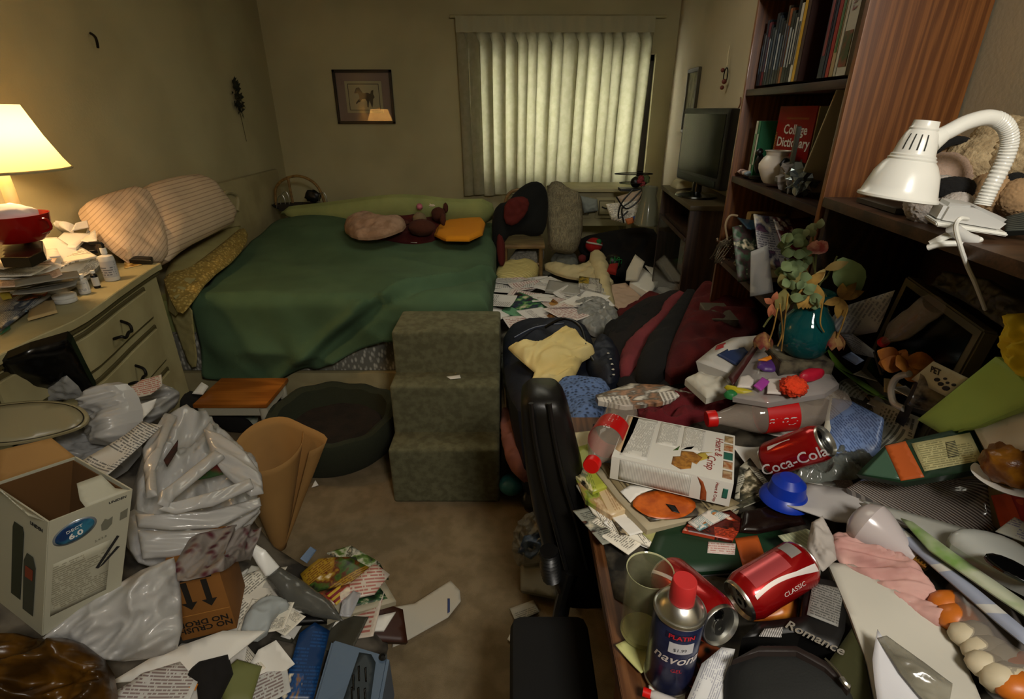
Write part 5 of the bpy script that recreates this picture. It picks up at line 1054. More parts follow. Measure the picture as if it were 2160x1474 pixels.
for a in (-.9, -.2, .6, 1.3): tube('green_ribbon', [p + Vector((0, -.06, .055)), p + Vector((.028 * math.sin(a) * 1.6, -.065, .055 + .03 * math.cos(a))), p + Vector((.045 * math.sin(a), -.06, .04 - .03 * abs(math.cos(a))))], .007, mat('green_ribbon', '1e7a3c', .5), g, seg=6, flat=.4)
# ---------------------------------------------------------------- clothes beside the desk
m_maroon = mat('maroon_knit', '560d0b', .96, col2='46090a', vs=10, bump=.4, bs=300); m_rose = mat('dusty_rose', '7a3034', .95, col2='6c282c', vs=6, bump=.3, bs=250); m_blkc = mat('black_knit', '0f0d0b', .97, bump=.3, bs=250)
m_navy = mat('navy_nylon', '0e1422', .6, bump=.2, bs=120)
CL = [
 ('clothes_mound', 'hidden mound of dark clothes supporting the maroon sweater', 'clothes', [(1290, 820, .60), (1270, 720, .56), (1330, 640, .60), (1440, 605, .68), (1520, 620, .72), (1540, 680, .70), (1500, 760, .72), (1460, 800, .72), (1400, 850, .70)], mat('dark_clothes', '140d0b', .97), dict(bulge=.03, wr=.03, solid=True, th=.5, sm=1)),
 ('maroon_cloth', 'dark red cloth on the heap between white papers and black sleeve', 'cloth', [(1298, 652, .50), (1325, 655, .50), (1370, 615, .58), (1400, 622, .60), (1395, 640, .58), (1350, 660, .54), (1310, 675, .50)], m_maroon, dict(bulge=.03, wr=.02, sm=1, solid=True, th=.05)),
 ('black_sleeve', 'black knitted garment left of the dusty rose trousers', 'garment', [(1268, 700, .52), (1300, 680, .56), (1350, 655, .60), (1398, 642, .64), (1392, 665, .62), (1340, 700, .60), (1310, 735, .56), (1285, 730, .52)], m_blkc, dict(bulge=.05, wr=.03, sm=1, solid=True, th=.08)),
 ('rose_trousers', 'dusty rose trousers draped between two black garments', 'trousers', [(1398, 640, .68), (1448, 612, .72), (1450, 622, .72), (1400, 680, .70), (1360, 720, .68), (1335, 790, .66), (1300, 795, .62), (1310, 740, .62), (1340, 705, .66), (1390, 670, .68)], m_rose, dict(bulge=.04, wr=.02, fr=8, sm=1, solid=True, th=.05)),
 ('black_trousers', 'black trousers between the rose trousers and maroon sweater', 'trousers', [(1445, 622, .74), (1470, 606, .78), (1462, 650, .77), (1430, 720, .76), (1400, 790, .74), (1350, 812, .68), (1335, 795, .66), (1360, 725, .70), (1400, 682, .72)], m_blkc, dict(bulge=.05, wr=.02, fr=7, sm=1, solid=True, th=.06)),
 ('maroon_sweater', 'large maroon sweater heaped in front of the bookcase', 'sweater', [(1470, 606, .80), (1500, 600, .82), (1560, 608, .82), (1600, 630, .82), (1612, 680, .82), (1590, 720, .80), (1500, 760, .78), (1460, 785, .76), (1400, 800, .74), (1410, 740, .76), (1440, 670, .80)], m_maroon, dict(bulge=.06, wr=.05, fr=6, sm=1, solid=True, th=.08, cr=.01, crf=6)),
 ('maroon_cardigan', 'maroon cardigan crumpled behind the cracker box on the desk', 'cardigan', [(1350, 880, .79), (1340, 845, .78), (1420, 830, .79), (1500, 812, .80), (1550, 835, .80), (1535, 860, .80), (1470, 880, .80), (1400, 892, .79)], mat('crimson_knit', '5e0f16', .95, bump=.4, bs=250), dict(bulge=.02, wr=.05, fr=10, sm=1, solid=True, th=.03, cr=.02, crf=9)),
 ('navy_bag', 'navy nylon holdall standing between pet stairs and desk', 'bag', [(1062, 700, .56), (1105, 675, .60), (1165, 672, .62), (1215, 675, .62), (1240, 690, .60), (1262, 760, .58), (1250, 820, .56), (1170, 850, .56), (1100, 880, .54), (1070, 830, .54), (1060, 760, .54)], m_navy, dict(bulge=.05, wr=.03, fr=6, sm=1, solid=True, th=.5)),
 ('navy_jacket', 'navy jacket with white lettered sleeve right of the yellow shirt', 'jacket', [(1245, 740, .61), (1262, 712, .63), (1290, 718, .63), (1310, 750, .62), (1312, 800, .62), (1280, 812, .62), (1250, 800, .6), (1232, 770, .6)], m_navy, dict(bulge=.05, wr=.03, fr=12, sm=1, solid=True, th=.06)),
 ('yellow_shirt', 'pale yellow shirt thrown over the navy holdall', 'shirt', [(1072, 732, .66), (1088, 722, .67), (1140, 718, .68), (1192, 690, .70), (1210, 695, .69), (1225, 712, .68), (1250, 728, .67), (1255, 745, .66), (1228, 760, .65), (1205, 808, .63), (1150, 812, .63), (1118, 808, .63), (1128, 782, .64), (1102, 760, .65), (1085, 745, .66)], mat('yellow_cotton', 'e0cd8e', .9, col2='d6c07c', vs=5, bump=.15, bs=200), dict(bulge=.03, wr=.02, fr=7, cr=.035, crf=6, crs=(.6, 1.3), oc=2, solid=True, th=.01, res=.008)),
 ('blue_knit', 'open knit blue woollen scarf beside the chair top', 'scarf', [(1172, 808, .70), (1200, 796, .71), (1255, 800, .71), (1285, 808, .71), (1290, 850, .71), (1270, 880, .73), (1235, 895, .74), (1210, 912, .73), (1195, 870, .71), (1175, 840, .70)], mat('blue_wool', '303c54', .97, pat='cells', col2='6078a4', vs=70, bump=1, bs=70), dict(bulge=.03, wr=.02, fr=8, sm=1, solid=True, th=.05)),
 ('pink_garment', 'dusty pink garment hanging down behind the chair back', 'garment', [(1056, 870, .32), (1075, 858, .34), (1098, 880, .34), (1112, 960, .28), (1112, 1010, .22), (1085, 1005, .2), (1062, 960, .24)], mat('dusty_pink', '8a5648', .95), dict(bulge=.05, wr=.03, fr=10, sm=1, solid=True, th=.06)),
 ('grey_film', 'grey see-through plastic film hanging at the side of the navy holdall', 'plastic film', [(1056, 748, .54), (1064, 745, .54), (1090, 800, .53), (1102, 860, .5), (1098, 900, .42), (1075, 850, .42), (1060, 800, .46)], mat('dusty_film', '60625a', .3, alpha=.8), dict(bulge=.02, wr=.02)),
 ('clear_bag', 'clear plastic bag with blue packing on the carpet behind the chair', 'plastic bag', [(1082, 1150, .10), (1090, 1105, .14), (1115, 1078, .2), (1150, 1080, .22), (1165, 1140, .16), (1150, 1190, .1), (1100, 1200, .06), (1085, 1185, .06)], mat('clear_bag_film', '8c8a80', .2, alpha=.55), dict(bulge=.04, cr=.02, crf=18, solid=True, th=.04, sm=1)),
 ('blue_wrapper', 'dark blue wrapper inside the clear bag on the carpet', 'wrapper', [(1092, 1165, .12), (1105, 1130, .16), (1140, 1120, .18), (1150, 1160, .14), (1120, 1180, .12)], mat('blue_pack', '22344e', .4, col2='5a6c88', vs=20), dict(bulge=.02, wr=.02)),
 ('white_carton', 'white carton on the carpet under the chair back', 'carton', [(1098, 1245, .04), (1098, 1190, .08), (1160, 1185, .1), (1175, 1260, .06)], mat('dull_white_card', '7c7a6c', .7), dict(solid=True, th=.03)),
 ('receipt', 'paper receipt on the carpet beside the chair seat, upper one', 'receipt', [(1075, 1283, .012), (1125, 1265, .012), (1138, 1290, .012), (1088, 1312, .012)], mat('dim_receipt', 'a09c8e', .85, pat='text', ink='5a5850', seed=81, rows=8), dict()),
 ('receipt', 'lower paper slip on the carpet partly under the chair seat', 'receipt', [(1070, 1348, .008), (1090, 1310, .008), (1110, 1330, .008), (1085, 1360, .008)], m_paper, dict()),
 ('dark_shoe', 'small dark shoe on the carpet below the pink garment', 'shoe', [(1098, 1055, .08), (1108, 1030, .1), (1135, 1040, .1), (1138, 1075, .06), (1110, 1080, .04)], m_black, dict(bulge=.03, solid=True, th=.04, sm=1)),
]
for n_, lb, ct, pts, m_, kw in CL: pp(n_, lb, ct, pts, 0, m_, **kw)
ball('teal_ball', pz(1078, 1022, .09), .055, mat('teal_rubber', '2c6c72', .4), amp=.02, sc=(1, 1, .8), label='teal rubber ball at the foot of the pet stairs', cat='ball')
jk = bpy.data.objects['navy_jacket']; 
for i, (u, v) in enumerate(((1283, 745), (1288, 757), (1291, 768), (1293, 779), (1294, 790))): ball('white_letter_mark', pz(u, v, .675 - .001 * i), .006, m_linw, jk, amp=.5, sc=(1, .6, .5), sub=2)
tube('bag_handle', [pz(1150, 690, .66), pz(1190, 672, .72), pz(1225, 690, .70), pz(1240, 740, .66), pz(1262, 775, .63)], .007, m_black, bpy.data.objects['navy_bag'], seg=8)
tube('bag_piping', [pz(1085, 712, .62), pz(1130, 690, .65), pz(1190, 682, .66)], .004, mat('navy_shine', '3a4258', .3), bpy.data.objects['navy_bag'], seg=8)
# ---------------------------------------------------------------- office chair
oc = E('office_chair', 'black padded office chair pushed against the left side of the desk', 'chair', (.12, .8, 0))
m_lea = mat('black_leatherette', '0c0b0a', .38, bump=.1, bs=60)
prof = [((1098, 1192), 832, 1.10), ((1096, 1200), 850, 1.10), ((1098, 1212), 900, 1.09), ((1106, 1232), 980, 1.08), ((1120, 1258), 1060, 1.06), ((1138, 1285), 1130, 1.04), ((1155, 1292), 1190, 1.02), ((1172, 1290), 1235, 1.0)]
vs, fs = [], []; K = 20
for (ul, ur), v_, Y_ in prof:
    L_, R_ = py(ul, v_, Y_), py(ur, v_, Y_); cc = (L_ + R_) / 2; hw = (R_ - L_).length / 2 * .96
    for k in range(K):
        a = 2 * math.pi * k / K; ca, sa = math.cos(a), math.sin(a); e = .55
        vs.append(cc + Vector((hw * math.copysign(abs(ca) ** e, ca), .07 * math.copysign(abs(sa) ** e, sa), 0)))
top = [(Vector(v) - (vs[0] + vs[K // 2]) / 2) * .75 + (vs[0] + vs[K // 2]) / 2 + Vector((0, 0, .018)) for v in vs[:K]]
vs = top + vs; nl = len(vs) // K
for i in range(nl - 1):
    for k in range(K): a = i * K + k; b = i * K + (k + 1) % K; fs.append((a, a + K, b + K, b))
fs += [tuple(range(K)), tuple(reversed(range((nl - 1) * K, nl * K)))]
mk('backrest', vs, fs, m_lea, oc)
tube('backrest_seam', [py(u, v, Y - .075) for u, v, Y in ((1120, 850, 1.10), (1128, 920, 1.09), (1145, 1010, 1.07), (1168, 1100, 1.05), (1195, 1200, 1.02))], .006, m_lea, oc, seg=8)
tube('backrest_seam', [py(u, v, Y - .075) for u, v, Y in ((1158, 850, 1.10), (1168, 920, 1.09), (1188, 1010, 1.07), (1215, 1100, 1.05), (1240, 1200, 1.02))], .006, m_lea, oc, seg=8)
bm = bmesh.new(); boxbm(bm, (.09, .66, .43), (.19, .50, .10), None, .045, 4); 
bm.verts.index_update(); bm2('seat', bm, mat('black_seat_fabric', '080807', .9), oc)
tube('gas_column', [(.10, .7, .38), (.10, .7, .1)], .025, m_black, oc, sub=1)
for a in range(5): tube('base_foot', [(.10, .7, .1), (.10 + .2 * math.cos(a * 1.257 + .3), .7 + .2 * math.sin(a * 1.257 + .3), .05)], .018, m_black, oc, sub=1); lathe('castor', [(.001, 0), (.02, .004), (.025, .02), (.02, .04), (.001, .045)], m_black, T(.10 + .2 * math.cos(a * 1.257 + .3), .7 + .2 * math.sin(a * 1.257 + .3), 0), oc, seg=12)
tube('back_stem', [(.10, .75, .40), (.12, .93, .42), (.15, .97, .55)], .02, m_black, oc)
tube('ribbed_bellows', [py(1158, 1160, .93), py(1160, 1190, .93), py(1165, 1220, .93)], lambda t: .022 + .004 * math.sin(t * 60), m_black, oc, sub=10)
# points on the desk stay in front of the hutch end panel and the wall
pz_floor = pz
LIM = dict(off=0, mx=.10)
def pz(u, v, z):
    r = ray(u, v); t = (z - CH) / r.z; ym = 1.345 - LIM['off']
    if u > 1602 and r.y * t > ym: t = ym / r.y
    if r.x * t > XR(r.y * t) - LIM['mx'] - LIM['off']: t = (.96 - LIM['mx'] - LIM['off']) / (r.x - .08 * r.y)
    return C0 + r * t
# ---------------------------------------------------------------- base clutter on the desk
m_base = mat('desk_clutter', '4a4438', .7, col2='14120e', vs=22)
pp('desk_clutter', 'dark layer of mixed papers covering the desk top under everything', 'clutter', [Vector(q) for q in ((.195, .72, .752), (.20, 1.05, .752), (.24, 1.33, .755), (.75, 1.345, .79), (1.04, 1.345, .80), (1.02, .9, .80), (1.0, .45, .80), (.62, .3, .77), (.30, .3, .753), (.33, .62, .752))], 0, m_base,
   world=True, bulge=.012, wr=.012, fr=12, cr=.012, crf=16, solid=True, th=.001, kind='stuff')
MG = lambda k, a, b, i, s, **kw: mat(k, a, .38, pat='mag', col2=b, ink=i, seed=s, **kw)
m_dg = mat('dark_green_card', '12301a', .5); m_oc = mat('orange_band', 'b0521c', .5); m_yel = mat('manila', 'a5a468', .8)
def plane_through(a, b, c):
    n = (b - a).cross(c - a).normalized(); n = n if n.dot(C0 - a) > 0 else -n
    def f(u, v, o=0): r = ray(u, v); t = (a + n * o - C0).dot(n) / r.dot(n); return C0 + r * t
    return f
GC = plane_through(pz_floor(1806, 1000, .93), pz_floor(2050, 898, 1.07), pz_floor(2092, 985, 1.03))
D = [
 # name, label, cat, pts, z, mat, kw
 ('green_folder', 'dark green folder with orange band lying in front of the magazines', 'folder', [(1395, 1095, .79), (1365, 1168, .785), (1400, 1196, .785), (1478, 1206, .785), (1560, 1200, .785), (1700, 1170, .79), (1640, 1110, .795), (1500, 1090, .795)], m_dg, dict(solid=True, th=.015)),
 ('folder_band', None, None, [(1550, 1135, .7925), (1598, 1128, .7925), (1612, 1168, .789), (1568, 1198, .787)], m_oc, dict(th=.0006, child='green_folder')),
 ('address_label', None, None, [(1492, 1166, .7885), (1550, 1170, .7885), (1552, 1146, .7915), (1494, 1142, .7915)], mat('address_label', 'd2c4bc', .8, pat='text', ink='b06a60', seed=91, rows=5), dict(th=.0006, child='green_folder')),
 ('newspaper', 'grey newspaper edge sticking out below the magazine stack on the left', 'newspaper', [(1215, 1025, .79), (1250, 1080, .785), (1300, 1120, .78), (1370, 1155, .78), (1400, 1150, .782), (1330, 1060, .79), (1260, 1020, .79)], m_pap1, dict(th=.004, curl=.004)),
 ('white_paper', 'white paper corner under the grey newspaper near the chair', 'paper', [(1272, 1080, .776), (1288, 1128, .774), (1318, 1112, .776), (1330, 1095, .778)], m_paper, dict()),
 ('manila_paper', 'pale yellow paper corner left of the dark green folder', 'paper', [(1355, 1125, .786), (1392, 1158, .784), (1412, 1100, .79), (1380, 1095, .79)], m_yel, dict()),
 ('magazine', 'lowest glossy magazine of the stack with green and tan pictures', 'magazine', [(1210, 1000, .80), (1235, 1055, .797), (1290, 1090, .794), (1350, 1060, .80), (1300, 985, .805), (1240, 970, .805)], MG('mag_tan', 'c8b088', '8a9a30', 'a07a50', 44), dict(solid=True, th=.012, curl=.003)),
 ('magazine', 'green and cream magazine whose spine edge points at the chair', 'magazine', [(1198, 950, .812), (1214, 1005, .806), (1250, 1040, .803), (1300, 1020, .806), (1240, 938, .814)], MG('mag_lime', 'a2a83c', 'd8cc98', '5a6a1c', 45), dict(solid=True, th=.006, curl=.003)),
 ('booklet', 'cream booklet peeping out above the bottle cap at the desk edge', 'booklet', [(1208, 912, .80), (1218, 948, .80), (1262, 940, .80), (1250, 908, .80)], mat('cream_booklet', 'cabf9a', .8), dict(th=.006)),
 ('magazine', 'thick magazine with brown edge under the pumpkin cover', 'magazine', [(1250, 985, .815), (1300, 1050, .806), (1365, 1118, .80), (1490, 1090, .80), (1560, 1070, .802), (1400, 985, .81)], mat('page_edges', 'a89c80', .7), dict(solid=True, th=.02)),
 ('pumpkin_magazine', 'top magazine with an orange pumpkin picture under the cracker box', 'magazine', [(1262, 975, .822), (1310, 1040, .812), (1372, 1098, .806), (1495, 1085, .806), (1560, 1060, .81), (1420, 985, .82)], MG('mag_cover', '8a7c5c', '4a4030', '241f18', 46), dict(solid=True, th=.004)),
 ('pumpkin_picture', None, None, [(1330, 1062, .8165), (1350, 1080, .8145), (1375, 1092, .8125), (1420, 1096, .8115), (1455, 1085, .8115), (1472, 1064, .8125), (1450, 1046, .8155), (1400, 1032, .8175), (1350, 1040, .8175)], mat('pumpkin_print', 'c8621c', .35, col2='a84a12', vs=40), dict(th=.0006, child='pumpkin_magazine', sm=1)),
 ('pumpkin_face', None, None, [(1404, 1062, .8165), (1418, 1078, .8145), (1434, 1082, .8140), (1424, 1066, .8155)], m_black, dict(th=.0006, child='pumpkin_magazine')),
 ('cover_white_panel', None, None, [(1308, 1036, .8145), (1330, 1060, .8125), (1352, 1040, .8145), (1390, 1028, .8165), (1330, 1022, .8165)], m_paper, dict(th=.0004, child='pumpkin_magazine')),
 ('magazine', 'magazine with a red and dark cover right below the cracker box', 'magazine', [(1440, 1118, .80), (1545, 1140, .797), (1572, 1100, .80), (1540, 1075, .802), (1460, 1092, .802)], MG('mag_red', 'b03c20', '5a1a12', '1c0e0a', 47), dict(solid=True, th=.008)),
 ('catalogue', 'white edged catalogue corner poking out below the cracker box', 'catalogue', [(1452, 1100, .807), (1476, 1118, .805), (1540, 1086, .807), (1500, 1072, .809)], MG('cat_white', 'd8d0c4', 'c07838', '4a8a90', 48), dict(th=.004)),
 ('pamphlet', 'white pamphlet with dark photograph right of the cracker box', 'pamphlet', [(1545, 1078, .80), (1638, 1040, .805), (1582, 965, .815), (1560, 985, .815)], MG('pam_dark', 'b8b4a0', '4a4838', '22241c', 49), dict(th=.004)),
 ('pamphlet_photo', None, None, [(1560, 1058, .8035), (1618, 1030, .808), (1580, 985, .8145), (1562, 1010, .81)], mat('pam_photo', '3a3a2e', .35, pat='picture', col2='5a543c', ink='1a1c16', vs=4, seed=3), dict(th=.0005, child='pamphlet')),
 ('dark_wrapper', 'glossy dark brown wrapper between magazines and blue cup', 'wrapper', [(1560, 1122, .80), (1600, 1125, .80), (1700, 1105, .81), (1690, 1085, .815), (1620, 1068, .815), (1565, 1080, .805)], mat('dark_brown_gloss', '160a08', .2), dict(bulge=.012, wr=.006)),
 ('black_strip', 'thin black strip along the near edge of the dark green folder', 'case', [(1400, 1210, .775), (1480, 1216, .775), (1560, 1212, .775), (1640, 1180, .78), (1560, 1195, .775), (1440, 1200, .775)], m_black, dict(solid=True, th=.01)),  # thin black sliver following the near edge of the green folder
 ('clear_package', 'crinkled clear plastic package under the crushed can', 'plastic', [(1770, 930, .86), (1640, 1000, .84), (1700, 1020, .85), (1780, 1010, .86), (1870, 1000, .87), (1840, 950, .88)], mat('dark_clear', '6c7068', .12, alpha=.55), dict(bulge=.02, cr=.02, crf=16, sm=1)),
 ('white_envelope', 'long white envelope curling from the blue cup towards the right', 'envelope', [(1660, 1075, .835), (1700, 1018, .85), (1800, 1035, .86), (1990, 1070, .88), (1960, 1115, .87), (1850, 1110, .86), (1760, 1105, .84)], mat('env_grey', 'aca8a4', .8), dict(curl=.012, th=.002)),
 ('lined_paper', 'pale green lined paper beside the tilted red can', 'paper', [(1638, 1135, .835), (1690, 1168, .83), (1730, 1170, .83), (1745, 1130, .84), (1700, 1115, .845)], mat('lined_green', 'a8aa88', .8, pat='stripes', col2='8f9478', rows=10, mix=(.7, 0)), dict(curl=.01)),
 ('pink_tissue', 'pink tissue paper twisted in a long strip at the right front', 'tissue', [(1755, 1120, .885), (1800, 1118, .89), (1880, 1150, .89), (1960, 1220, .885), (2005, 1300, .87), (1990, 1330, .865), (1930, 1290, .87), (1850, 1230, .87), (1780, 1190, .87), (1750, 1160, .875)], mat('pink_tissue', 'c08e86', .85, transl=.2, col2='d0a49a', vs=16), dict(bulge=.02, cr=.035, crf=13, crs=(.5, 1.5), oc=3, wr=.006, sm=1)),
 ('white_tissue', 'grey white tissue tuft sticking up at the left end of the pink tissue', 'tissue', [(1700, 1160, .87), (1712, 1100, .90), (1735, 1088, .91), (1758, 1130, .895), (1765, 1180, .88), (1735, 1205, .865), (1715, 1190, .865)], mat('tissue_grey', 'b0a8a0', .85, transl=.15), dict(bulge=.012, cr=.02, crf=18, wr=.01)),
 ('newspaper', 'folded white newspaper under the pink tissue at the right front', 'newspaper', [(1745, 1185, .865), (1790, 1290, .86), (1830, 1400, .85), (1850, 1500, .84), (1960, 1500, .84), (2080, 1500, .85), (2010, 1330, .865), (1900, 1250, .875), (1800, 1190, .87)], mat('news_white', 'b9b5a8', .85, col2='aeaa9e', vs=3), dict(wr=.008, fr=4, th=.006)),
 ('white_card', 'smooth white card curving down in the front of the newspaper', 'card', [(1840, 1390, .872), (1850, 1500, .87), (1965, 1500, .87), (1900, 1400, .88), (1848, 1335, .88)], mat('cool_white_card', 'c8c8cc', .5), dict(curl=.01)),
 ('cellophane', 'cellophane strip with torn edge on the newspaper', 'cellophane', [(1850, 1345, .885), (1900, 1420, .882), (1960, 1490, .88), (2000, 1500, .88), (2010, 1440, .885), (1940, 1390, .888), (1870, 1340, .89)], mat('cello_dark', '6a6658', .15, alpha=.7, col2='8a8676', vs=12), dict(cr=.008, crf=14)),
 ('olive_bag', 'dark olive paper bag side between black pouch and newspaper', 'bag', [(1745, 1400, .84), (1800, 1320, .85), (1822, 1380, .85), (1845, 1500, .84), (1790, 1500, .83)], mat('olive_paper', '2c2c08', .8), dict(th=.01)),
 ('paper_receipt', 'long white receipt curling beside the spray can in front', 'receipt', [(1440, 1500, .80), (1480, 1400, .805), (1520, 1372, .81), (1548, 1378, .81), (1535, 1430, .805), (1530, 1500, .80)], mat('receipt_cool', 'd2d2d0', .8, pat='text', ink='8a8a98', seed=92, rows=18), dict(curl=.012)),
 ('sticky_note', 'pale yellow sticky note under the glass tumbler', 'note', [(1298, 1362, .762), (1352, 1420, .761), (1400, 1400, .762), (1345, 1340, .762)], mat('sticky_yellow', 'b8b878', .8), dict(curl=.003)),
 ('white_labels', 'white label sheet under the foot of the spray can', 'label', [(1368, 1445, .762), (1378, 1500, .762), (1440, 1500, .762), (1450, 1440, .762)], m_paper, dict()),
 ('patterned_wrapper', 'dark patterned wrapper with red and green dots behind the spray can', 'wrapper', [(1460, 1365, .775), (1475, 1420, .772), (1440, 1440, .772), (1500, 1470, .772), (1540, 1380, .778), (1490, 1350, .78)], mat('dots_wrapper', '0c140c', .4, pat='cells', col2='7a3a1c', vs=55), dict(wr=.004)),
 ('orange_packet', 'orange snack packet wedged under the tilted red can', 'packet', [(1590, 1310, .80), (1680, 1308, .80), (1688, 1262, .81), (1650, 1240, .82), (1600, 1285, .80)], mat('orange_snack', 'a8581c', .35, col2='c0782a', vs=24), dict(bulge=.012, wr=.006)),
 ('black_pouch', 'black zipped fabric pouch with tag at the bottom edge', 'pouch', [(1522, 1450, .80), (1540, 1395, .82), (1600, 1368, .83), (1680, 1370, .84), (1740, 1402, .84), (1790, 1450, .84), (1815, 1510, .83), (1680, 1560, .82), (1540, 1550, .81)], mat('black_fabric_pouch', '131412', .85, bump=.2, bs=300), dict(bulge=.03, wr=.01, fr=4, solid=True, th=.04, sm=1, ew=.05)),
 ('pouch_rim', None, None, [(1545, 1392, .845), (1600, 1362, .852), (1680, 1362, .862), (1745, 1396, .862), (1795, 1448, .858), (1788, 1456, .862), (1740, 1408, .868), (1680, 1374, .868), (1600, 1374, .858)], mat('pouch_trim', '1a100c', .6), dict(th=.008, child='black_pouch', bulge=.004)),
 ('black_box', 'black box with silver script lettering beside the black pouch', 'box', [(1565, 1345, .835), (1600, 1312, .84), (1690, 1300, .845), (1700, 1215, .86), (1790, 1230, .86), (1782, 1330, .85), (1765, 1372, .845), (1690, 1332, .845)], mat('black_box_card', '0d0c0b', .5), dict(solid=True, th=.06)),
 ('black_box_label', None, None, [(1702, 1296, .8525), (1768, 1322, .8505), (1780, 1242, .8615), (1715, 1228, .8625)], mat('grey_label', '77756f', .6, pat='text', ink='2a2a28', seed=93, rows=16), dict(th=.0005, child='black_box')),
 ('barcode_tag', None, None, [(1600, 1342, .846), (1648, 1344, .846), (1652, 1322, .849), (1612, 1326, .849)], mat('barcode', 'c0bcb8', .7, pat='ustripes', col2='4a4846', rows=16, mix=(.6, 0)), dict(th=.0005, child='black_box')),
 ('clear_bottle_top', 'blue clear plastic bottle top behind the tilted can', 'bottle', [(1680, 1250, .83), (1700, 1252, .835), (1710, 1230, .84), (1690, 1222, .84)], mat('blue_clear', '3c5c78', .1, trans=.5), dict(bulge=.015)),
 ('green_carton', 'dark green carton with orange band and cream label panel on the right', 'carton', [GC(1806, 1000, 0), GC(1868, 938, 0), GC(2050, 898, 0), GC(2092, 985, 0), GC(1940, 1012, 0), GC(1900, 1018, 0)], m_dg, dict(solid=True, th=.025)),
 ('carton_side', None, None, [GC(1818, 1000, 0.0006), GC(1858, 958, 0.0006), GC(1872, 940, 0.0006), GC(1900, 1012, 0.0006)], mat('green_sheen_card', '3c5846', .35), dict(th=.0005, child='green_carton')),
 ('carton_band', None, None, [GC(1866, 940, 0.0012), GC(1910, 930, 0.0012), GC(1950, 1006, 0.0012), GC(1900, 1014, 0.0012)], m_oc, dict(th=.0006, child='green_carton')),
 ('carton_label', None, None, [GC(1922, 935, 0.0016), GC(2046, 912, 0.0016), GC(2074, 970, 0.0016), GC(1950, 994, 0.0016)], mat('cream_label', 'c0ba86', .6, pat='text', ink='77744a', seed=94, rows=14), dict(th=.0006, child='green_carton')),
 ('carton_barcode', None, None, [GC(2000, 965, 0.0022), GC(2024, 960, 0.0022), GC(2014, 928, 0.0022), GC(1994, 932, 0.0022)], mat('barcode_b', 'c0ba86', .6, pat='stripes', col2='2a2a1e', rows=10, mix=(.5, 0)), dict(th=.0006, child='green_carton')),
 ('document', 'white typed document lying behind the green carton at the right', 'document', [(2052, 900, 1.06), (2092, 975, 1.02), (2170, 945, 1.04), (2230, 930, 1.05), (2210, 850, 1.09), (2130, 872, 1.08)], m_paper, dict()),
 ('ribbed_tray', 'clear ribbed plastic food tray below the green carton', 'plastic tray', [(1785, 1030, .875), (1820, 1010, .885), (2030, 1010, .91), (2082, 1010, .915), (2092, 1100, .90), (2100, 1118, .895), (1960, 1112, .885), (1830, 1050, .875)], mat('ribbed_clear', '9a928a', .12, pat='ustripes', col2='4a403a', rows=34, mix=(.55, 0), alpha=.8, coat=.6), dict(solid=True, th=.02, wr=.002)),
 ('orange_paper', 'bright orange tissue at the right edge beside the pastry', 'tissue', [(2090, 1045, .90), (2125, 1040, .905), (2165, 1050, .90), (2165, 1115, .89), (2110, 1112, .89)], mat('orange_tissue', 'c84c12', .6), dict(wr=.006)),
 ('red_paper', 'red paper strip at the right edge over the orange tissue', 'paper', [(2130, 1040, .915), (2180, 1035, .92), (2180, 1100, .90), (2160, 1112, .895)], mat('red_paper', 'a4200e', .6), dict()),
 ('candy_bag', 'clear bag of orange and white marshmallow candies in the right front corner', 'bag', [(1985, 1235, .88), (2030, 1225, .885), (2180, 1330, .89), (2180, 1500, .86), (2110, 1500, .855), (2010, 1350, .87)], mat('candy_film', '77706a', .12, alpha=.35), dict(bulge=.035, wr=.006, sm=1)),
 ('envelope', 'long white window envelope running diagonally to the right edge', 'envelope', [(1812, 1060, .90), (1840, 1062, .905), (2000, 1190, .925), (2180, 1340, .93), (2180, 1375, .925), (2100, 1310, .92), (1950, 1180, .91)], mat('env_edge', 'b8b6ae', .7, pat='stripes', col2='8a90a0', rows=4, mix=(.8, 0)), dict(th=.004)),
 ('envelope', 'white and green leaflet with a grass picture above the diagonal envelope', 'leaflet', [(1900, 1092, .93), (1925, 1100, .935), (2020, 1170, .94), (2180, 1280, .95), (2180, 1310, .945), (2090, 1250, .94), (1960, 1160, .93)], mat('grass_leaflet', '6a8a44', .6, col2='a8ac94', vs=14), dict(th=.003)),
 ('envelope', 'dull grey white envelope behind the white glossy device', 'envelope', [(1812, 1052, .91), (1990, 1100, .935), (2060, 1120, .94), (2010, 1165, .935), (1940, 1120, .925)], mat('env_dull', '989890', .6), dict(th=.003)),  # plain grey, a tone darker than the white envelopes around it
 ('glossy_device', 'white glossy moulded device with a dark oval window at the right edge', 'device', [(1995, 1140, .95), (2010, 1118, .96), (2060, 1120, .96), (2130, 1140, .965), (2190, 1180, .965), (2190, 1250, .955), (2120, 1215, .955), (2040, 1170, .95)], mat('device_white', '9c9e98', .15), dict(bulge=.018, solid=True, th=.02, sm=1)),
 ('device_window', None, None, [(2074, 1168, .982), (2100, 1166, .984), (2150, 1186, .985), (2190, 1215, .98), (2190, 1240, .975), (2130, 1212, .977), (2085, 1186, .978)], m_blackg, dict(th=.004, child='glossy_device', sm=1)),
 ('printed_card', 'purple print leaflet corner at the right edge above the glossy device', 'leaflet', [(2100, 1120, .955), (2180, 1150, .96), (2180, 1110, .965), (2140, 1090, .965)], mat('purple_print', 'b0b0a4', .6, pat='text', ink='4a4480', seed=95, rows=9), dict()),
 ('dark_case', 'dark glossy case lying at the far right under the ribbed tray', 'case', [(2020, 1122, .92), (2130, 1118, .925), (2180, 1110, .925), (2180, 1125, .92), (2080, 1135, .92)], m_blackg, dict(th=.006)),
 # upper part of the desk
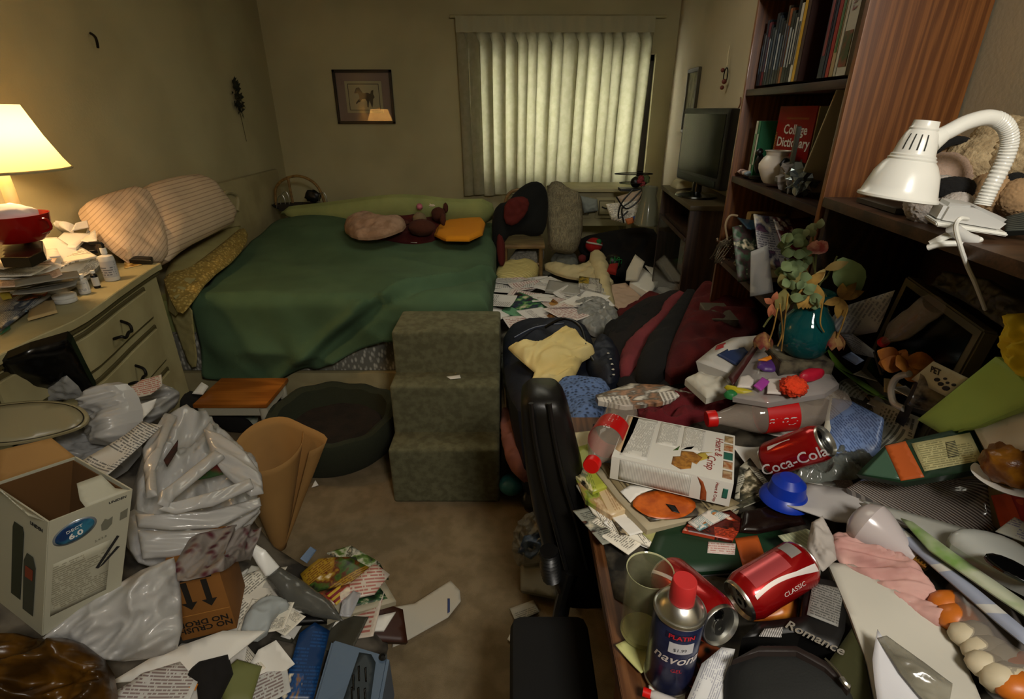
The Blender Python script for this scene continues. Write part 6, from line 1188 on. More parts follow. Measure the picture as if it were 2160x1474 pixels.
 ('text_packet', 'pale blue foil packet with fine print behind the crushed can', 'packet', [(1735, 930, .875), (1762, 965, .87), (1850, 975, .87), (1862, 880, .895), (1795, 845, .905), (1752, 838, .905)], mat('foil_blue', '7a94c4', .35, pat='text', ink='3c5080', seed=96, rows=26), dict(bulge=.008, wr=.006, solid=True, th=.01)),
 ('text_packet_edge', None, None, [(1733, 925, .885), (1746, 930, .885), (1768, 842, .912), (1752, 832, .912)], mat('crimped_edge', 'd0ccb8', .5), dict(th=.002, child='text_packet')),
 ('receipt', 'white receipt dense with print right of the pale blue packet', 'receipt', [(1850, 970, .885), (1925, 925, .895), (1940, 880, .905), (1835, 838, .915), (1850, 900, .90)], mat('receipt_dense', 'c8c8b8', .8, pat='text', ink='3a3c34', seed=97, rows=14, cols=.8), dict(wr=.003)),
 ('receipt', 'curled receipt arching above the blue packet near the flower stems', 'receipt', [(1755, 812, .915), (1790, 795, .93), (1830, 820, .93), (1820, 845, .91), (1780, 830, .915)], mat('receipt_arch', 'b8b8ac', .8, pat='text', ink='55554c', seed=98, rows=8), dict(curl=-.02)),
 ('green_gift_bag', 'lime green paper gift bag lying on its side at the right', 'gift bag', [(1935, 885, .93), (2100, 752, 1.01), (2180, 805, 1.01), (2180, 850, .98), (2060, 900, .93), (1985, 915, .92)], mat('lime_paper', 'a4c05c', .6, col2='98b452', vs=3), dict(solid=True, th=.02, bulge=.006)),
 ('gift_bag_side', None, None, [(2020, 912, .935), (2060, 860, .965), (2180, 775, 1.025), (2180, 860, .985), (2080, 895, .94)], mat('lime_side', '8ca44c', .6), dict(child='green_gift_bag', th=.002)),
 ('yellow_tissue', 'bright yellow tissue paper bursting out at the right edge', 'tissue', [(2110, 750, 1.03), (2120, 700, 1.06), (2125, 662, 1.10), (2160, 660, 1.10), (2200, 700, 1.09), (2200, 800, 1.03), (2150, 795, 1.02)], mat('yellow_tissue', 'e8cc28', .7, transl=.2), dict(bulge=.02, cr=.025, crf=12)),
 ('snack_tray', 'clear plastic tray of party favours left of the desk vase', 'plastic tray', [(1552, 800, 0.935), (1570, 745, 0.955), (1640, 735, 0.97), (1740, 770, 0.98), (1770, 810, 0.97), (1740, 830, 0.96), (1620, 850, 0.945), (1545, 838, 0.935)], mat('tray_clear', 'a8a09a', .12, alpha=.6), dict(bulge=.008, wr=.006, solid=True, th=.015)),
 ('bread_wrapper', 'milky white wrapper left of the party favour tray', 'wrapper', [(1445, 800, 0.89), (1480, 785, 0.895), (1540, 790, 0.9), (1545, 825, 0.89), (1490, 840, 0.88)], m_linw, dict(bulge=.02, wr=.012, fr=20, solid=True, th=.02)),
 ('brochure_stack', 'stack of white edged brochures with blue cover left of the vase', 'brochures', [(1468, 762, 0.945), (1545, 790, 0.935), (1570, 745, 0.955), (1620, 705, 0.985), (1545, 712, 0.97), (1510, 728, 0.96)], mat('brochure_white', 'b0aca4', .6), dict(solid=True, th=.05)),
 ('brochure_cover', None, None, [(1512, 748, 0.958), (1556, 772, 0.951), (1600, 725, 0.979), (1560, 722, 0.975)], mat('brochure_blue', '1c2c50', .4), dict(child='brochure_stack', th=.001)),
 ('brochure_title', None, None, [(1508, 738, 0.9615), (1512, 728, 0.965), (1562, 712, 0.9755), (1560, 722, 0.973)], mat('brochure_red', '8a1c1c', .5), dict(child='brochure_stack', th=.001)),
 ('red_card_box', 'thin dark red strip leaning between brochures and favour tray', 'strip', [(1536, 795, 0.957), (1546, 812, 0.953), (1600, 730, 1), (1594, 722, 1)], mat('dark_red_strip', '3c1210', .5), dict(th=.004)),
 ('open_magazine', 'open magazine with rounded white edge across the blue scarf', 'magazine', [(1256, 836, .80), (1262, 848, .80), (1320, 858, .80), (1390, 850, .80), (1460, 832, .81), (1400, 812, .82), (1330, 808, .82)], MG('mag_open', 'cfc8ba', 'a87c5c', '5c5448', 50), dict(solid=True, th=.014, curly=.006)),
 ('flyer', 'long white bill leaning against the monitor left edge', 'bill', [(1735, 695, .94), (1770, 650, .98), (1890, 610, 1.06), (1850, 700, .96), (1800, 708, .94)], mat('bill_white', 'b8b4ae', .8, pat='text', ink='77757c', seed=99, rows=12), dict(curl=.006)),
 ('flyer', 'white bill sloping down from the vase to the orange leaves', 'bill', [(1768, 700, .945), (1790, 698, .945), (1850, 745, .92), (1852, 756, .915), (1800, 745, .92)], mat('bill_cool', 'b4b6bc', .8, pat='text', ink='70747c', seed=100, rows=10), dict()),
 ('blue_flyer', 'small blue printed flyer under the white sloping bill', 'flyer', [(1775, 752, .91), (1805, 770, .905), (1822, 760, .91), (1795, 742, .915)], mat('flyer_blue', '6c80a4', .5), dict()),
 ('grey_bag', 'grey translucent bag bunched behind the monitor', 'bag', [(1960, 600, 1.22), (1990, 572, 1.25), (2080, 590, 1.26), (2160, 640, 1.24), (2200, 700, 1.16), (2130, 700, 1.12), (2060, 650, 1.18)], mat('grey_film_bag', '4c4a42', .4, transl=.2), dict(bulge=.01, cr=.02, crf=12, solid=True, th=.01, mx=.06)),
]
for n_, lb, ct, pts, m_, kw in D:
    chd = kw.pop('child', None) if 'child' in kw else None
    if not chd: LIM['off'] += .0009
    else: LIM['off'] += .0004
    LIM['mx'] = kw.pop('mx', .10 if pts[0][0] < 1700 or pts[0][1] > 1000 or n_ in ('flyer', 'receipt') else .15)
    if chd:
        par = [o for o in bpy.data.objects if o.name.split('.')[0] == chd and o.parent is None][-1]; patch(n_, pts, 0, m_, par, **kw)
    else: pp(n_, lb, ct, pts, 0, m_, **kw)
LIM['off'] = 0; LIM['mx'] = .10
scatter('magazine', 7, (1290, 1390), (1060, 1120), lambda u, v: .768, (.07, .05), (m_pap1, MG('fan_a', 'a89878', '4a3c28', '2a241c', 61), m_paper, MG('fan_b', '8a8c80', '5a3424', '1c1c1c', 62)), 'magazine or sheet fanned at the left desk edge under the pumpkin magazine', 'magazine', 'papers fanned at the left desk edge', .04)
scatter('paper', 7, (1600, 1800), (900, 1010), lambda u, v: .80, (.06, .045), (m_paper, m_pap2, m_cardg), 'loose paper lying among the cans and plastic in the middle of the desk', 'paper', 'loose papers in the middle of the desk', .06)
scatter('paper', 8, (1760, 1960), (790, 880), lambda u, v: .87, (.055, .04), (m_pap1, m_paper, m_pap2, m_cardt), 'loose paper scattered at the back of the desk before the mug and monitor', 'paper', 'loose papers at the back of the desk', .08)
# ---------------------------------------------------------------- cracker box
zt = .885; q = [pz(1290, 962, zt), pz(1548, 1020, zt), pz(1588, 925, zt), pz(1348, 880, zt)]
cb = E('cracker_box', 'white cracker box with picture of crackers lying on the magazines', 'box', q[0] - Vector((0, 0, .065)))
m_cw = mat('cracker_card', 'cfccc2', .45)
ux = (q[1] - q[0]).normalized(); uy = Vector((-ux.y, ux.x, 0)); Lx = (q[1] - q[0]).length; Ly = ((q[3] - q[0]).dot(uy) + (q[2] - q[1]).dot(uy)) / 2; HH = .062
MX = basis(q[0], ux, uy); MX.translation = q[0]
box('box_body', (Lx / 2, Ly / 2, -HH / 2), (Lx, Ly, HH), m_cw, cb, MX, bev=.0015)
def tp(name, pts, m, off=.0006, M=None): return patch(name, [(M or MX) @ Vector((a, b, off)) for a, b in pts], 0, m, cb, world=True, th=.0004)
mt = mat('cracker_text', 'cfccc2', .45, pat='text', ink='7a786e', seed=101, rows=26, cols=.6)
for a, b in ((.06, .30), (.33, .52), (.55, .74)):
    tp('printed_text', [(a * Lx, Ly * .97), (a * Lx, Ly * (.06 if b < .5 else .45)), (b * Lx, Ly * (.06 if b < .5 else .45)), (b * Lx, Ly * .97)], mt)
tp('tan_stain', [(0.002, .03), (.02, .02), (.028, Ly * .6), (.03, Ly - .004), (.004, Ly - .004)], mat('tan_fade', 'bfa078', .5))
m_ck = mat('cracker_print', 'a8742c', .5, col2='7a4c1c', vs=60); m_wh = mat('wheat_print', 'b0983c', .5); m_lf = mat('leaf_print', '3e5a22', .5)
tp('printed_cracker', [(.50 * Lx, .02), (.58 * Lx, .008), (.66 * Lx, .02), (.66 * Lx, .05), (.58 * Lx, .06), (.5 * Lx, .05)], m_ck, .0009)
tp('printed_cracker', [(.56 * Lx, .055), (.7 * Lx, .04), (.74 * Lx, .07), (.66 * Lx, .085), (.56 * Lx, .08)], m_ck, .0012)
tp('printed_wheat', [(.70 * Lx, .05), (.80 * Lx, .075), (.76 * Lx, .09), (.82 * Lx, .1), (.72 * Lx, .09), (.68 * Lx, .075)], m_wh, .0010)
tp('printed_leaf', [(.56 * Lx, .085), (.60 * Lx, .1), (.66 * Lx, .11), (.64 * Lx, .095)], m_lf); tp('printed_leaf', [(.49 * Lx, .075), (.52 * Lx, .09), (.54 * Lx, .1), (.53 * Lx, .08)], m_lf)
for i, c_ in enumerate(('8a6040', '9a5a30', '1e5a4a', '9a5a30', '8a7048')):
    y0 = Ly * (.06 + .185 * i); tp('printed_square', [(.91 * Lx, y0), (.985 * Lx, y0), (.985 * Lx, y0 + Ly * .15), (.91 * Lx, y0 + Ly * .15)], mat('square_%d' % i, c_, .5, col2='b09a78' if i != 2 else '1e5a4a', vs=80))
m_ri = mat('maroon_ink', '8a2c24', .6)
text('Stoned Wheat', MX @ T(.80 * Lx, Ly * .56, .0008, rz=R(-90)), .019, m_ri, cb) if False else None
text('Heart &', MX @ T(.865 * Lx, Ly * .66, .0008, rz=R(-90)), .024, m_ri, cb, shear=.1); text('Crisp', MX @ T(.81 * Lx, Ly * .30, .0008, rz=R(-90)), .026, m_ri, cb, shear=.1)
SD = basis(MX @ Vector((0, -.0006, -HH)), ux, (0, 0, 1)); SD.translation = MX @ Vector((0, -.0006, -HH))
tp('side_text', [(.02, .004), (.68 * Lx, .004), (.68 * Lx, HH - .004), (.02, HH - .004)], mat('side_lines', 'cfccc2', .45, pat='ustripes', col2='a8a69c', rows=46, mix=(.6, 0)), .0003, SD)
tp('side_swoosh', [(.72 * Lx, HH - .002), (.76 * Lx, HH * .6), (.77 * Lx, .002), (.82 * Lx, .002), (.81 * Lx, HH * .4), (.77 * Lx, HH * .8)], mat('swoosh_brown', '8a4018', .5), .0004, SD)
tp('side_square', [(.93 * Lx, HH * .32), (.97 * Lx, HH * .32), (.97 * Lx, HH * .72), (.93 * Lx, HH * .72)], mat('square_2', '1e5a4a', .5), .0004, SD)
text('Heart & Crisp', SD @ T(.88 * Lx, HH * .5, .0004, rz=R(-90)), .009, m_ri, cb)
# ---------------------------------------------------------------- drink cans
m_can = mat('red_can', '9c0d10', .22, metal=.55, coat=.3)
def can(p0, p1, label, dent=0, open_=True, roll=0, script='Coca-Cola', ts=.03, panel=True):
    M0 = frame(p0, p1, roll); e = E('drink_can', label, 'can', p0); L = .150; r = .041
    def wp(p):
        if dent and .03 < p.z < .135:
            a = math.atan2(p.y, p.x); k = max(0, math.cos(a - 2.2)) ** 2 * math.exp(-((p.z - .085) / .03) ** 2) * dent; return Vector((p.x * (1 - k), p.y * (1 - k), p.z))
        return p
    lathe('can_body', [(r * .78, .004), (r * .93, .010), (r, .018), (r, .06), (r, .09), (r, .128), (r * .93, .137), (r * .86, .1435)], m_can, M0, e, seg=48, warp=wp, cap=False)
    lathe('can_base', [(.001, .008), (r * .6, .006), (r * .74, .0), (r * .8, .003), (r * .79, .0045)], m_silver, M0, e, seg=48, cap=False)
    lathe('can_lid', [(r * .855, .143), (r * .84, .1475), (r * .80, .1495), (r * .78, .147), (r * .74, .1425), (.001, .1425)], m_silver, M0, e, seg=48, cap=False)
    lathe('ring_pull', [(.005, 0), (.011, 0), (.011, .0015), (.005, .0015)], m_silver, M0 @ Matrix.Translation((0, .005, .1435)), e, seg=20, cap=False, squash=1.3)
    P = [M0 @ Vector((.010 * math.cos(a), -.016 + .010 * math.sin(a), .1435)) for a in [i * math.pi / 9 for i in range(18)]]
    patch('can_opening', P, 0, m_blackg, e, world=True, th=.0004, flip=(M0.to_3x3() @ Vector((0, 0, 1))).dot(C0 - P[0]) < 0)
    # lettering wrapped round the body: text runs along the can axis
    ax = Matrix(((0, -1, 0, 0), (0, 0, -1, 0), (1, 0, 0, 0), (0, 0, 0, 1)))
    return e, M0, r
def wrapmesh(name, pts2, M0, r, m, e, off=.0004):
    # pts2: (angle, z) outline strips [(a_lo(z), a_hi(z), z)...]
    vs, fs = [], []
    for lo, hi, z in pts2:
        for k in range(7):
            a = lo + (hi - lo) * k / 6; vs.append(M0 @ Vector(((r + off) * math.cos(a), (r + off) * math.sin(a), z)))
    for i in range(len(pts2) - 1):
        for k in range(6): a = i * 7 + k; fs.append((a, a + 1, a + 8, a + 7))
    return mk(name, vs, fs, m, e, smooth=True)
def cantext(s, M0, r, ang, zc, size, m, e, shear=.25, flipz=False, bold=.0):
    c = bpy.data.curves.new('t', 'FONT'); c.body = s; c.size = size; c.shear = shear; c.align_x = 'CENTER'; c.align_y = 'CENTER'; c.offset = bold; c.resolution_u = 3
    o = bpy.data.objects.new('t', c); me = o.to_mesh(); vs = [v.co.copy() for v in me.vertices]; fs = [list(p.vertices) for p in me.polygons]; o.to_mesh_clear(); bpy.data.objects.remove(o)
    sg = -1 if flipz else 1
    return mk('lettering', [M0 @ Vector(((r + .0005) * math.cos(ang + sg * v.y / r), (r + .0005) * math.sin(ang + sg * v.y / r), zc - sg * v.x * 1.0)) for v in vs], fs, m, e, smooth=False)
m_cwht = mat('can_white', 'd8d0cc', .3, metal=.3); m_cgry = mat('can_panel', 'c8a8a6', .35, metal=.5, alpha=1)
def facing(M0):  # angle on the can turned towards the camera
    v = M0.to_3x3().inverted() @ (C0 - M0.translation); return math.atan2(v.y, v.x)
# tilted can in the middle
p0 = pz(1555, 1268, .84); p1 = pz(1700, 1180, .88); d = (p1 - p0).normalized(); 
e, M0, r = can(p1, p1 - d * .15, 'bright red drink can lying tilted above the black box, nutrition panel up')
p0 = p1 - d * .15
fa = facing(M0)
wrapmesh('nutrition_panel', [(fa + .05, fa + 1.0, z) for z in (.05, .075, .1, .125)], M0, r, mat('nutri_panel', 'b84c50', .3, metal=.5, pat='text', ink='f0e0e0', seed=111, rows=10), e)
wrapmesh('barcode_panel', [(fa + .3, fa + 1.1, z) for z in (.018, .028, .04)], M0, r, mat('bar_panel', 'a8a4a0', .5, pat='ustripes', col2='77736f', rows=20, mix=(.6, 0)), e)
wrapmesh('white_ribbon', [(fa - .55 + .35 * math.sin((z - .02) * 21), fa - .38 + .35 * math.sin((z - .02) * 21) + .22 * max(0, 1 - z / .05), z) for z in [.012 + .0072 * i for i in range(18)]], M0, r, m_cwht, e)
cantext('CLASSIC', M0, r, fa - .75, .065, .012, m_cwht, e, shear=0)
# can with its open top towards the camera
p1 = pz(1523, 1322, .86); d = (p1 - pz(1448, 1262, .83)); d.z = .02; d.normalize()
e, M0, r = can(p1 - d * .15, p1, 'red drink can with opened top pointing at the viewer, beside the spray can')
fa = facing(M0); wrapmesh('white_ribbon', [(fa + .35 - .5 * math.sin((z) * 20), fa + .5 - .5 * math.sin((z) * 20), z) for z in [.012 + .0075 * i for i in range(17)]], M0, r, m_cwht, e)
# crushed can at the back
p0 = pz(1628, 968, .86); p1 = pz(1745, 928, .955); d = (p1 - p0).normalized()
e, M0, r = can(p1 - d * .15, p1, 'dented red drink can with white script lying by the pale blue packet', dent=.3)
fa = facing(M0); cantext('Coca-Cola', M0, r, fa + .5, .075, .036, m_cwht, e, flipz=True, bold=.0004); wrapmesh('white_ribbon', [(fa - .75, fa - .6 + .1 * math.sin(z * 60), z) for z in [.035 + .008 * i for i in range(8)]], M0, r, m_cwht, e)
# ---------------------------------------------------------------- plastic bottles
m_pet = mat('bottle_plastic', 'b8a898', .06, alpha=.3, coat=.6); m_rl = mat('red_label', 'b4100f', .35); m_cap = mat('red_cap', 'c0120e', .35)
def bottle(c0, c1, label, txt_ang=0, L=.235, r=.033, k=1.0, lab=True):
    M0 = frame(c0, c1) @ Matrix.Scale(k, 4); e = E('soda_bottle', label, 'bottle', c0)   # c0 = cap end
    lathe('bottle_cap', [(.001, 0), (.0135, .0), (.0145, .002), (.0145, .016), (.013, .017)], m_cap, M0, e, seg=28)
    lathe('bottle_body', [(.0115, .012), (.0115, .024), (.014, .03), (.02, .05), (.028, .07), (r, .088), (r, .15), (r * .92, .165), (r * .95, .18), (r, .2), (r, .22), (r * .85, .232), (.012, .234)], m_pet, M0, e, seg=36)
    if lab: lathe('bottle_label', [(r + .0006, .092), (r + .0006, .145)], m_rl, M0, e, seg=36, cap=False)
    fa = facing(M0)
    return e, M0, r, fa
c0 = pz(1246, 984, .88); c1 = pz(1312, 872, .86); e, M0, r, fa = bottle(c0, c1, 'empty soda bottle lying left of the cracker box, red cap towards the viewer', k=1.3)
cantext('Coke', M0, r, fa - .3, .118, .028, m_cwht, e, bold=.0004)
c0 = pz(1490, 884, .87); c1 = pz(1790, 856, .91); e, M0, r, fa = bottle(c0, c1, 'empty soda bottle lying behind the cracker box, cap pointing left', k=1.5)
cantext('Coke', M0, r, fa + .5, .118, .022, m_cwht, e); wrapmesh('barcode_panel', [(fa - .9, fa - .45, z) for z in (.1, .12, .138)], M0, r + .0006, mat('bar_panel', 'a8a4a0', .5), e)
LIM['mx'] = .17; e, M0, r, fa = bottle(pz(1860, 724, .965), pz(1905, 690, 1.02), 'small soda bottle lying against the monitor with its red cap forward', k=.8, lab=False); LIM['mx'] = .10
# ---------------------------------------------------------------- spray can and tumbler
sp = pz(1408, 1422, .762); s_ = E('spray_can', 'blue aerosol spray can with red cap at the front of the desk', 'spray can', sp); MS = Matrix.Translation(sp)
r = .0375
lathe('can_body', [(r * .96, 0), (r, .003), (r, .145), (r * .98, .15)], mat('spray_blue', '141c40', .25, metal=.3, col2='2c3458', vs=26), MS, s_, seg=48)
lathe('can_shoulder', [(r * .99, .149), (r * 1.03, .151), (r * 1.04, .154), (r * 1.0, .157), (r * .94, .155), (r * .88, .162), (r * .62, .172), (r * .55, .174), (r * .001, .174)], m_silver, MS, s_, seg=48, cap=False)
lathe('base_rim', [(r * 1.02, -.0005), (r * 1.03, .003), (r * 1.0, .005)], m_silver, MS, s_, seg=48, cap=False)
lathe('spray_cap', [(r * .5, .173), (r * .5, .186), (r * .47, .21), (r * .44, .2115), (r * .001, .2115)], mat('coral_cap', 'b02828', .45), MS, s_, seg=40)
fa = math.atan2(-sp.y, -sp.x)
wrapmesh('price_label', [(fa - .15, fa + .85, .10), (fa - .15, fa + .85, .122)], MS, r, mat('price_white', 'b8b8bc', .5), s_)
wrapmesh('red_band', [(fa - .35, fa + .9, .127), (fa - .35, fa + .9, .14)], MS, r, mat('deep_blue', '0e1230', .4), s_, off=.0003)
def uptext(s, M0, r, ang, z, size, m, e, bold=0, shear=0, spread=1):
    c = bpy.data.curves.new('t', 'FONT'); c.body = s; c.size = size; c.align_x = 'CENTER'; c.align_y = 'CENTER'; c.offset = bold; c.shear = shear; c.resolution_u = 3
    o = bpy.data.objects.new('t', c); me = o.to_mesh(); vs = [v.co.copy() for v in me.vertices]; fs = [list(p.vertices) for p in me.polygons]; o.to_mesh_clear(); bpy.data.objects.remove(o)
    return mk('lettering', [M0 @ Vector(((r + .0006) * math.cos(ang + v.x / r), (r + .0006) * math.sin(ang + v.x / r), z + v.y)) for v in vs], fs, m, e, smooth=False)
uptext('PLATIN', MS, r, fa + .3, .1335, .012, mat('spray_red', 'b8202c', .5), s_, bold=.0003); uptext('$1.99', MS, r, fa + .3, .108, .009, m_btx, s_)
uptext('navona', MS, r, fa + .25, .085, .026, m_cwht, s_, shear=.3, bold=.0003); uptext('GEL', MS, r, fa + .3, .062, .010, mat('spray_red', 'b8202c', .5), s_)
uptext('shave', MS, r, fa + .1, .038, .02, mat('spray_pale', '6a7a9a', .4), s_, shear=.3) if False else None
gp = pz(1352, 1335, .764); gt = E('glass_tumbler', 'clear glass tumbler standing left of the spray can', 'glass', gp)
lathe('glass_wall', [(.001, 0), (.033, 0), (.036, .006), (.0385, .15), (.037, .15), (.0345, .012), (.03, .009), (.001, .009)], mat('tumbler_glass', 'a8a880', .02, alpha=.16, coat=1), Matrix.Translation(gp), gt, seg=48)
lathe('glass_rim', [(.037, .149), (.0388, .151), (.0385, .152), (.037, .1505)], mat('rim_glint', 'b8b890', .05, alpha=.7), Matrix.Translation(gp), gt, seg=48, cap=False); lathe('glass_foot', [(.001, .001), (.033, .001), (.0365, .008), (.033, .012), (.001, .009)], mat('foot_glint', 'a8a468', .05, alpha=.55), Matrix.Translation(gp), gt, seg=48)

LIM['mx'] = .17
# ---------------------------------------------------------------- cup, bulb, pastry, mug
P = pz(1655, 1052, .83)
lathe('blue_cup', [(.001, .06), (.02, .058), (.034, .045), (.038, .02), (.05, .008), (.052, 0), (.047, .0), (.03, .02), (.001, .05)], mat('royal_blue', '10309a', .35), Matrix.Translation(P), label='royal blue plastic lid dome right of the cracker box', cat='lid')
b0, b1 = pz(1955, 1195, .885), pz(1850, 1120, .90); MB_ = frame(b0, b1); lb_ = E('light_bulb', 'frosted reflector light bulb under the diagonal envelopes', 'light bulb', b0)
L_ = (b1 - b0).length
lathe('bulb_glass', [(.012, .02), (.016, .035), (.03, .06), (.042, .085), (.045, .10), (.036, .118), (.02, .127), (.001, .13)], mat('frosted', 'b4aaa8', .2), MB_, lb_, seg=40)
lathe('bulb_base', [(.004, -.004)] + [(.0115 + .0012 * (i % 2), .0025 * i) for i in range(9)] + [(.013, .026)], m_brass, MB_, lb_, seg=24)
P = pz(2130, 1000, 1.0); pa = E('muffin', 'golden brown glazed pastry at the right edge behind the orange tissue', 'pastry', P)
ball('crust', P + Vector((0, 0, .02)), .045, mat('pastry_brown', '6a3a0c', .3, col2='9a6418', vs=30, bump=.5, bs=60), pa, amp=.3, fr=3, sc=(1.1, .9, .8)); lathe('pastry_cup', [(.001, 0), (.03, 0), (.05, .012), (.046, .012), (.001, .004)], m_paper, T(P.x, P.y, P.z - .022), pa)
P = pz(1915, 852, .885); mg = E('coffee_mug', 'white mug with a dark animal face picture lying by the paw print card', 'mug', P)
Mm = frame(P + Vector((.0, 0, .04)), P + Vector((.07, -.05, .035))); lathe('mug_body', [(.001, .004), (.038, .0), (.041, .006), (.041, .09), (.038, .09), (.037, .01), (.001, .008)], mat('mug_dark', '1c1a18', .2, col2='8a7a66', vs=28), Mm, mg, seg=36)
tube('mug_handle', [pz(1908, 862, .95), pz(1886, 850, .95), pz(1880, 820, .97), pz(1892, 796, .985), pz(1918, 788, .99)], .0075, mat('mug_white', 'bcb6aa', .2), mg, seg=10)
PC = E('paw_card', 'cream card with black paw prints and writing leaning on the mug', 'card', pz(1990, 820, .95))
pc = [pz(1922, 800, .985), pz(1968, 762, 1.02), pz(2042, 798, 1.01), pz(1995, 836, .97)]
patch('card', pc, 0, mat('card_cream', 'b4ad90', .6), PC, world=True, th=.002)
nM = basis(pc[0], pc[3] - pc[0], pc[1] - pc[0]); sx_ = (pc[3] - pc[0]).length; 
m_pw = mat('paw_black', '14120e', .6)
CM = Matrix(); ex_, ey_ = (pc[2] - pc[1]).normalized(), None
CMx = basis(pc[0], pc[3] - pc[0], pc[1] - pc[0])
def cpp(a, b, off=.0008): return pc[0].lerp(pc[3], a).lerp(pc[1].lerp(pc[2], a), b) + (CMx.to_3x3() @ Vector((0, 0, 1))) * off
for a, b, s in ((.50, .45, .008), (.66, .36, .008), (.84, .30, .010), (.62, .62, .005), (.75, .52, .005), (.9, .55, .006)):
    patch('paw_print', [cpp(a + s * 9 * math.cos(t) , b + s * 11 * math.sin(t)) for t in [i * .7 for i in range(9)]], 0, m_pw, PC, world=True, th=.0004)
tm = text('PET', basis(cpp(.28, .72), pc[3] - pc[0], pc[1] - pc[0]), .018, m_pw, PC, bold=.0004)
# leaning picture frame edge in front of the mug
prism('dark_tablet', [pz(1890, 880, .93), pz(1935, 798, .99), pz(1950, 806, .99), pz(1910, 892, .925)], 0, .012, mat('slate_grey', '34322c', .3), label='slim dark grey panel propped between mug and paw print card', cat='panel')
# ---------------------------------------------------------------- party favours in the tray
FV = [('favour', 'purple foil party favour on the clear tray', [(1590, 770, 0.98), (1620, 752, 0.985), (1680, 752, 0.985), (1660, 775, 0.98), (1620, 785, 0.975)], '4c2c6c', .01), ('favour', 'orange paper slip on top of the purple party favour', [(1600, 758, 0.995), (1635, 745, 1), (1648, 746, 1), (1618, 760, 0.995)], 'd07818', .002),
 ('favour', 'scalloped white card party favour at the left of the tray', [(1555, 815, 0.955), (1560, 795, 0.96), (1580, 790, 0.965), (1590, 800, 0.965), (1588, 818, 0.955)], 'c4bcb4', .004), ('favour', 'magenta square party favour card', [(1590, 812, 0.97), (1608, 795, 0.975), (1625, 805, 0.97), (1606, 824, 0.965)], '9a3c94', .003),
 ('favour', 'white square card beside the magenta favour', [(1618, 828, 0.965), (1620, 798, 0.97), (1650, 798, 0.97), (1648, 830, 0.965)], 'c8c0b8', .003), ('favour', 'yellow plastic whistle shaped favour', [(1526, 818, 0.94), (1532, 812, 0.945), (1590, 826, 0.945), (1594, 834, 0.94), (1560, 832, 0.94)], 'a89a1c', .01),
 ('favour', 'small green plastic favour under the yellow whistle', [(1525, 828, 0.935), (1545, 825, 0.935), (1560, 836, 0.935), (1545, 842, 0.93), (1530, 838, 0.93)], '1c6a34', .012), ('favour', 'long bright red favour at the right of the tray', [(1680, 800, 0.99), (1690, 782, 0.995), (1730, 782, 0.995), (1742, 792, 0.99), (1710, 805, 0.985)], 'a8142c', .018)]
LIM['off'] = .02
for n_, lb, pts, c_, bu in FV: pp(n_, lb, 'party favour', pts, 0, mat('fav_' + c_, c_, .45), bulge=bu, sm=1 if bu > .005 else 0, th=.003)
ball('favour_pompom', pz(1674, 815, .985), .030, mat('pompom_orange', 'd83a10', .9, bump=1, bs=120), amp=.3, fr=6, sub=4, sc=(1, 1, .8), label='fluffy bright orange red pompom in the favour tray', cat='pompom')
LIM['off'] = 0
# ---------------------------------------------------------------- monitor
mo = E('monitor', 'small grey framed flat monitor tilted on the desk under the hutch', 'monitor', (.98, 1.12, .86))
c = [px(1912, 583, .99), px(2118, 690, .965), px(2050, 850, .93), px(1872, 765, .95)]
zt_ = (c[0].z + c[1].z) / 2; 
q0, q1 = Vector((.985, 1.275, 1.225)), Vector((.955, .985, 1.195)); dn = Vector((-.05, -.01, -.27)); q3, q2 = q0 + dn, q1 + dn
nb = (q1 - q0).cross(dn).normalized(); nb = nb if nb.x < 0 else -nb
m_gf = mat('monitor_grey', '6e6b5e', .45)
prism('monitor_casing', [q0, q1, q2, q3], 0, .035, m_gf, mo, dirv=-nb, world=True, bev=.004)
def mp_(s, t, o): return q0.lerp(q1, s).lerp(q3.lerp(q2, s), t) + nb * o
prism('screen', [mp_(.07, .07, .0012), mp_(.93, .07, .0012), mp_(.93, .9, .0012), mp_(.07, .9, .0012)], 0, .001, mat('screen_black', '040504', .15), mo, dirv=-nb, world=True, bev=0)
prism('monitor_stand', [Vector((.97, 1.08, .96)), Vector((1.02, 1.08, .96)), Vector((1.02, 1.18, .96)), Vector((.97, 1.18, .96))], 0, .1, m_gf, mo, world=True)
# ---------------------------------------------------------------- vase with dried flowers
VP = py(1690, 744, 1.27); va = E('flower_vase', 'teal glass vase on the desk holding dried flowers', 'vase', VP); MVs = Matrix.Translation(VP)
lathe('vase_glass', [(.001, 0), (.04, 0), (.052, .01), (.066, .045), (.067, .07), (.055, .10), (.036, .125), (.033, .145), (.045, .17), (.042, .17), (.030, .145), (.033, .125), (.05, .10), (.06, .07), (.058, .045), (.04, .014), (.001, .01)], mat('teal_glass', '186060', .05, trans=.6, ior=1.4), MVs, va, seg=48)
lathe('water', [(.001, .014), (.045, .015), (.057, .045), (.056, .06), (.001, .06)], mat('murky_water', '12403c', .1, trans=.4), MVs, va, seg=32)
prism('book_stack', [VP + Vector(q) for q in ((-.075, -.05, -.003), (.06, -.055, -.003), (.065, .06, -.003), (-.07, .06, -.003))], 0, .2, mat('stack_dark', '2c241c', .7, col2='5c5440', vs=30), world=True, label='stack of old booklets carrying the teal vase', cat='booklets')
bq = E('dried_bouquet', 'bouquet of dried roses, lilies and eucalyptus leaves in the teal vase', 'flowers', VP + Vector((0, 0, .15)))
m_stem = mat('dry_stem', '5a5a2c', .9); m_euc = mat('eucalyptus', '6a7a50', .8, col2='5a6a44', vs=20); m_lil = mat('dry_lily', 'a8843c', .85, col2='7a5a24', vs=25); m_lf2 = mat('big_leaf', '9cba84', .6, col2='88a670', vs=12)
V0 = VP + Vector((0, 0, .02))
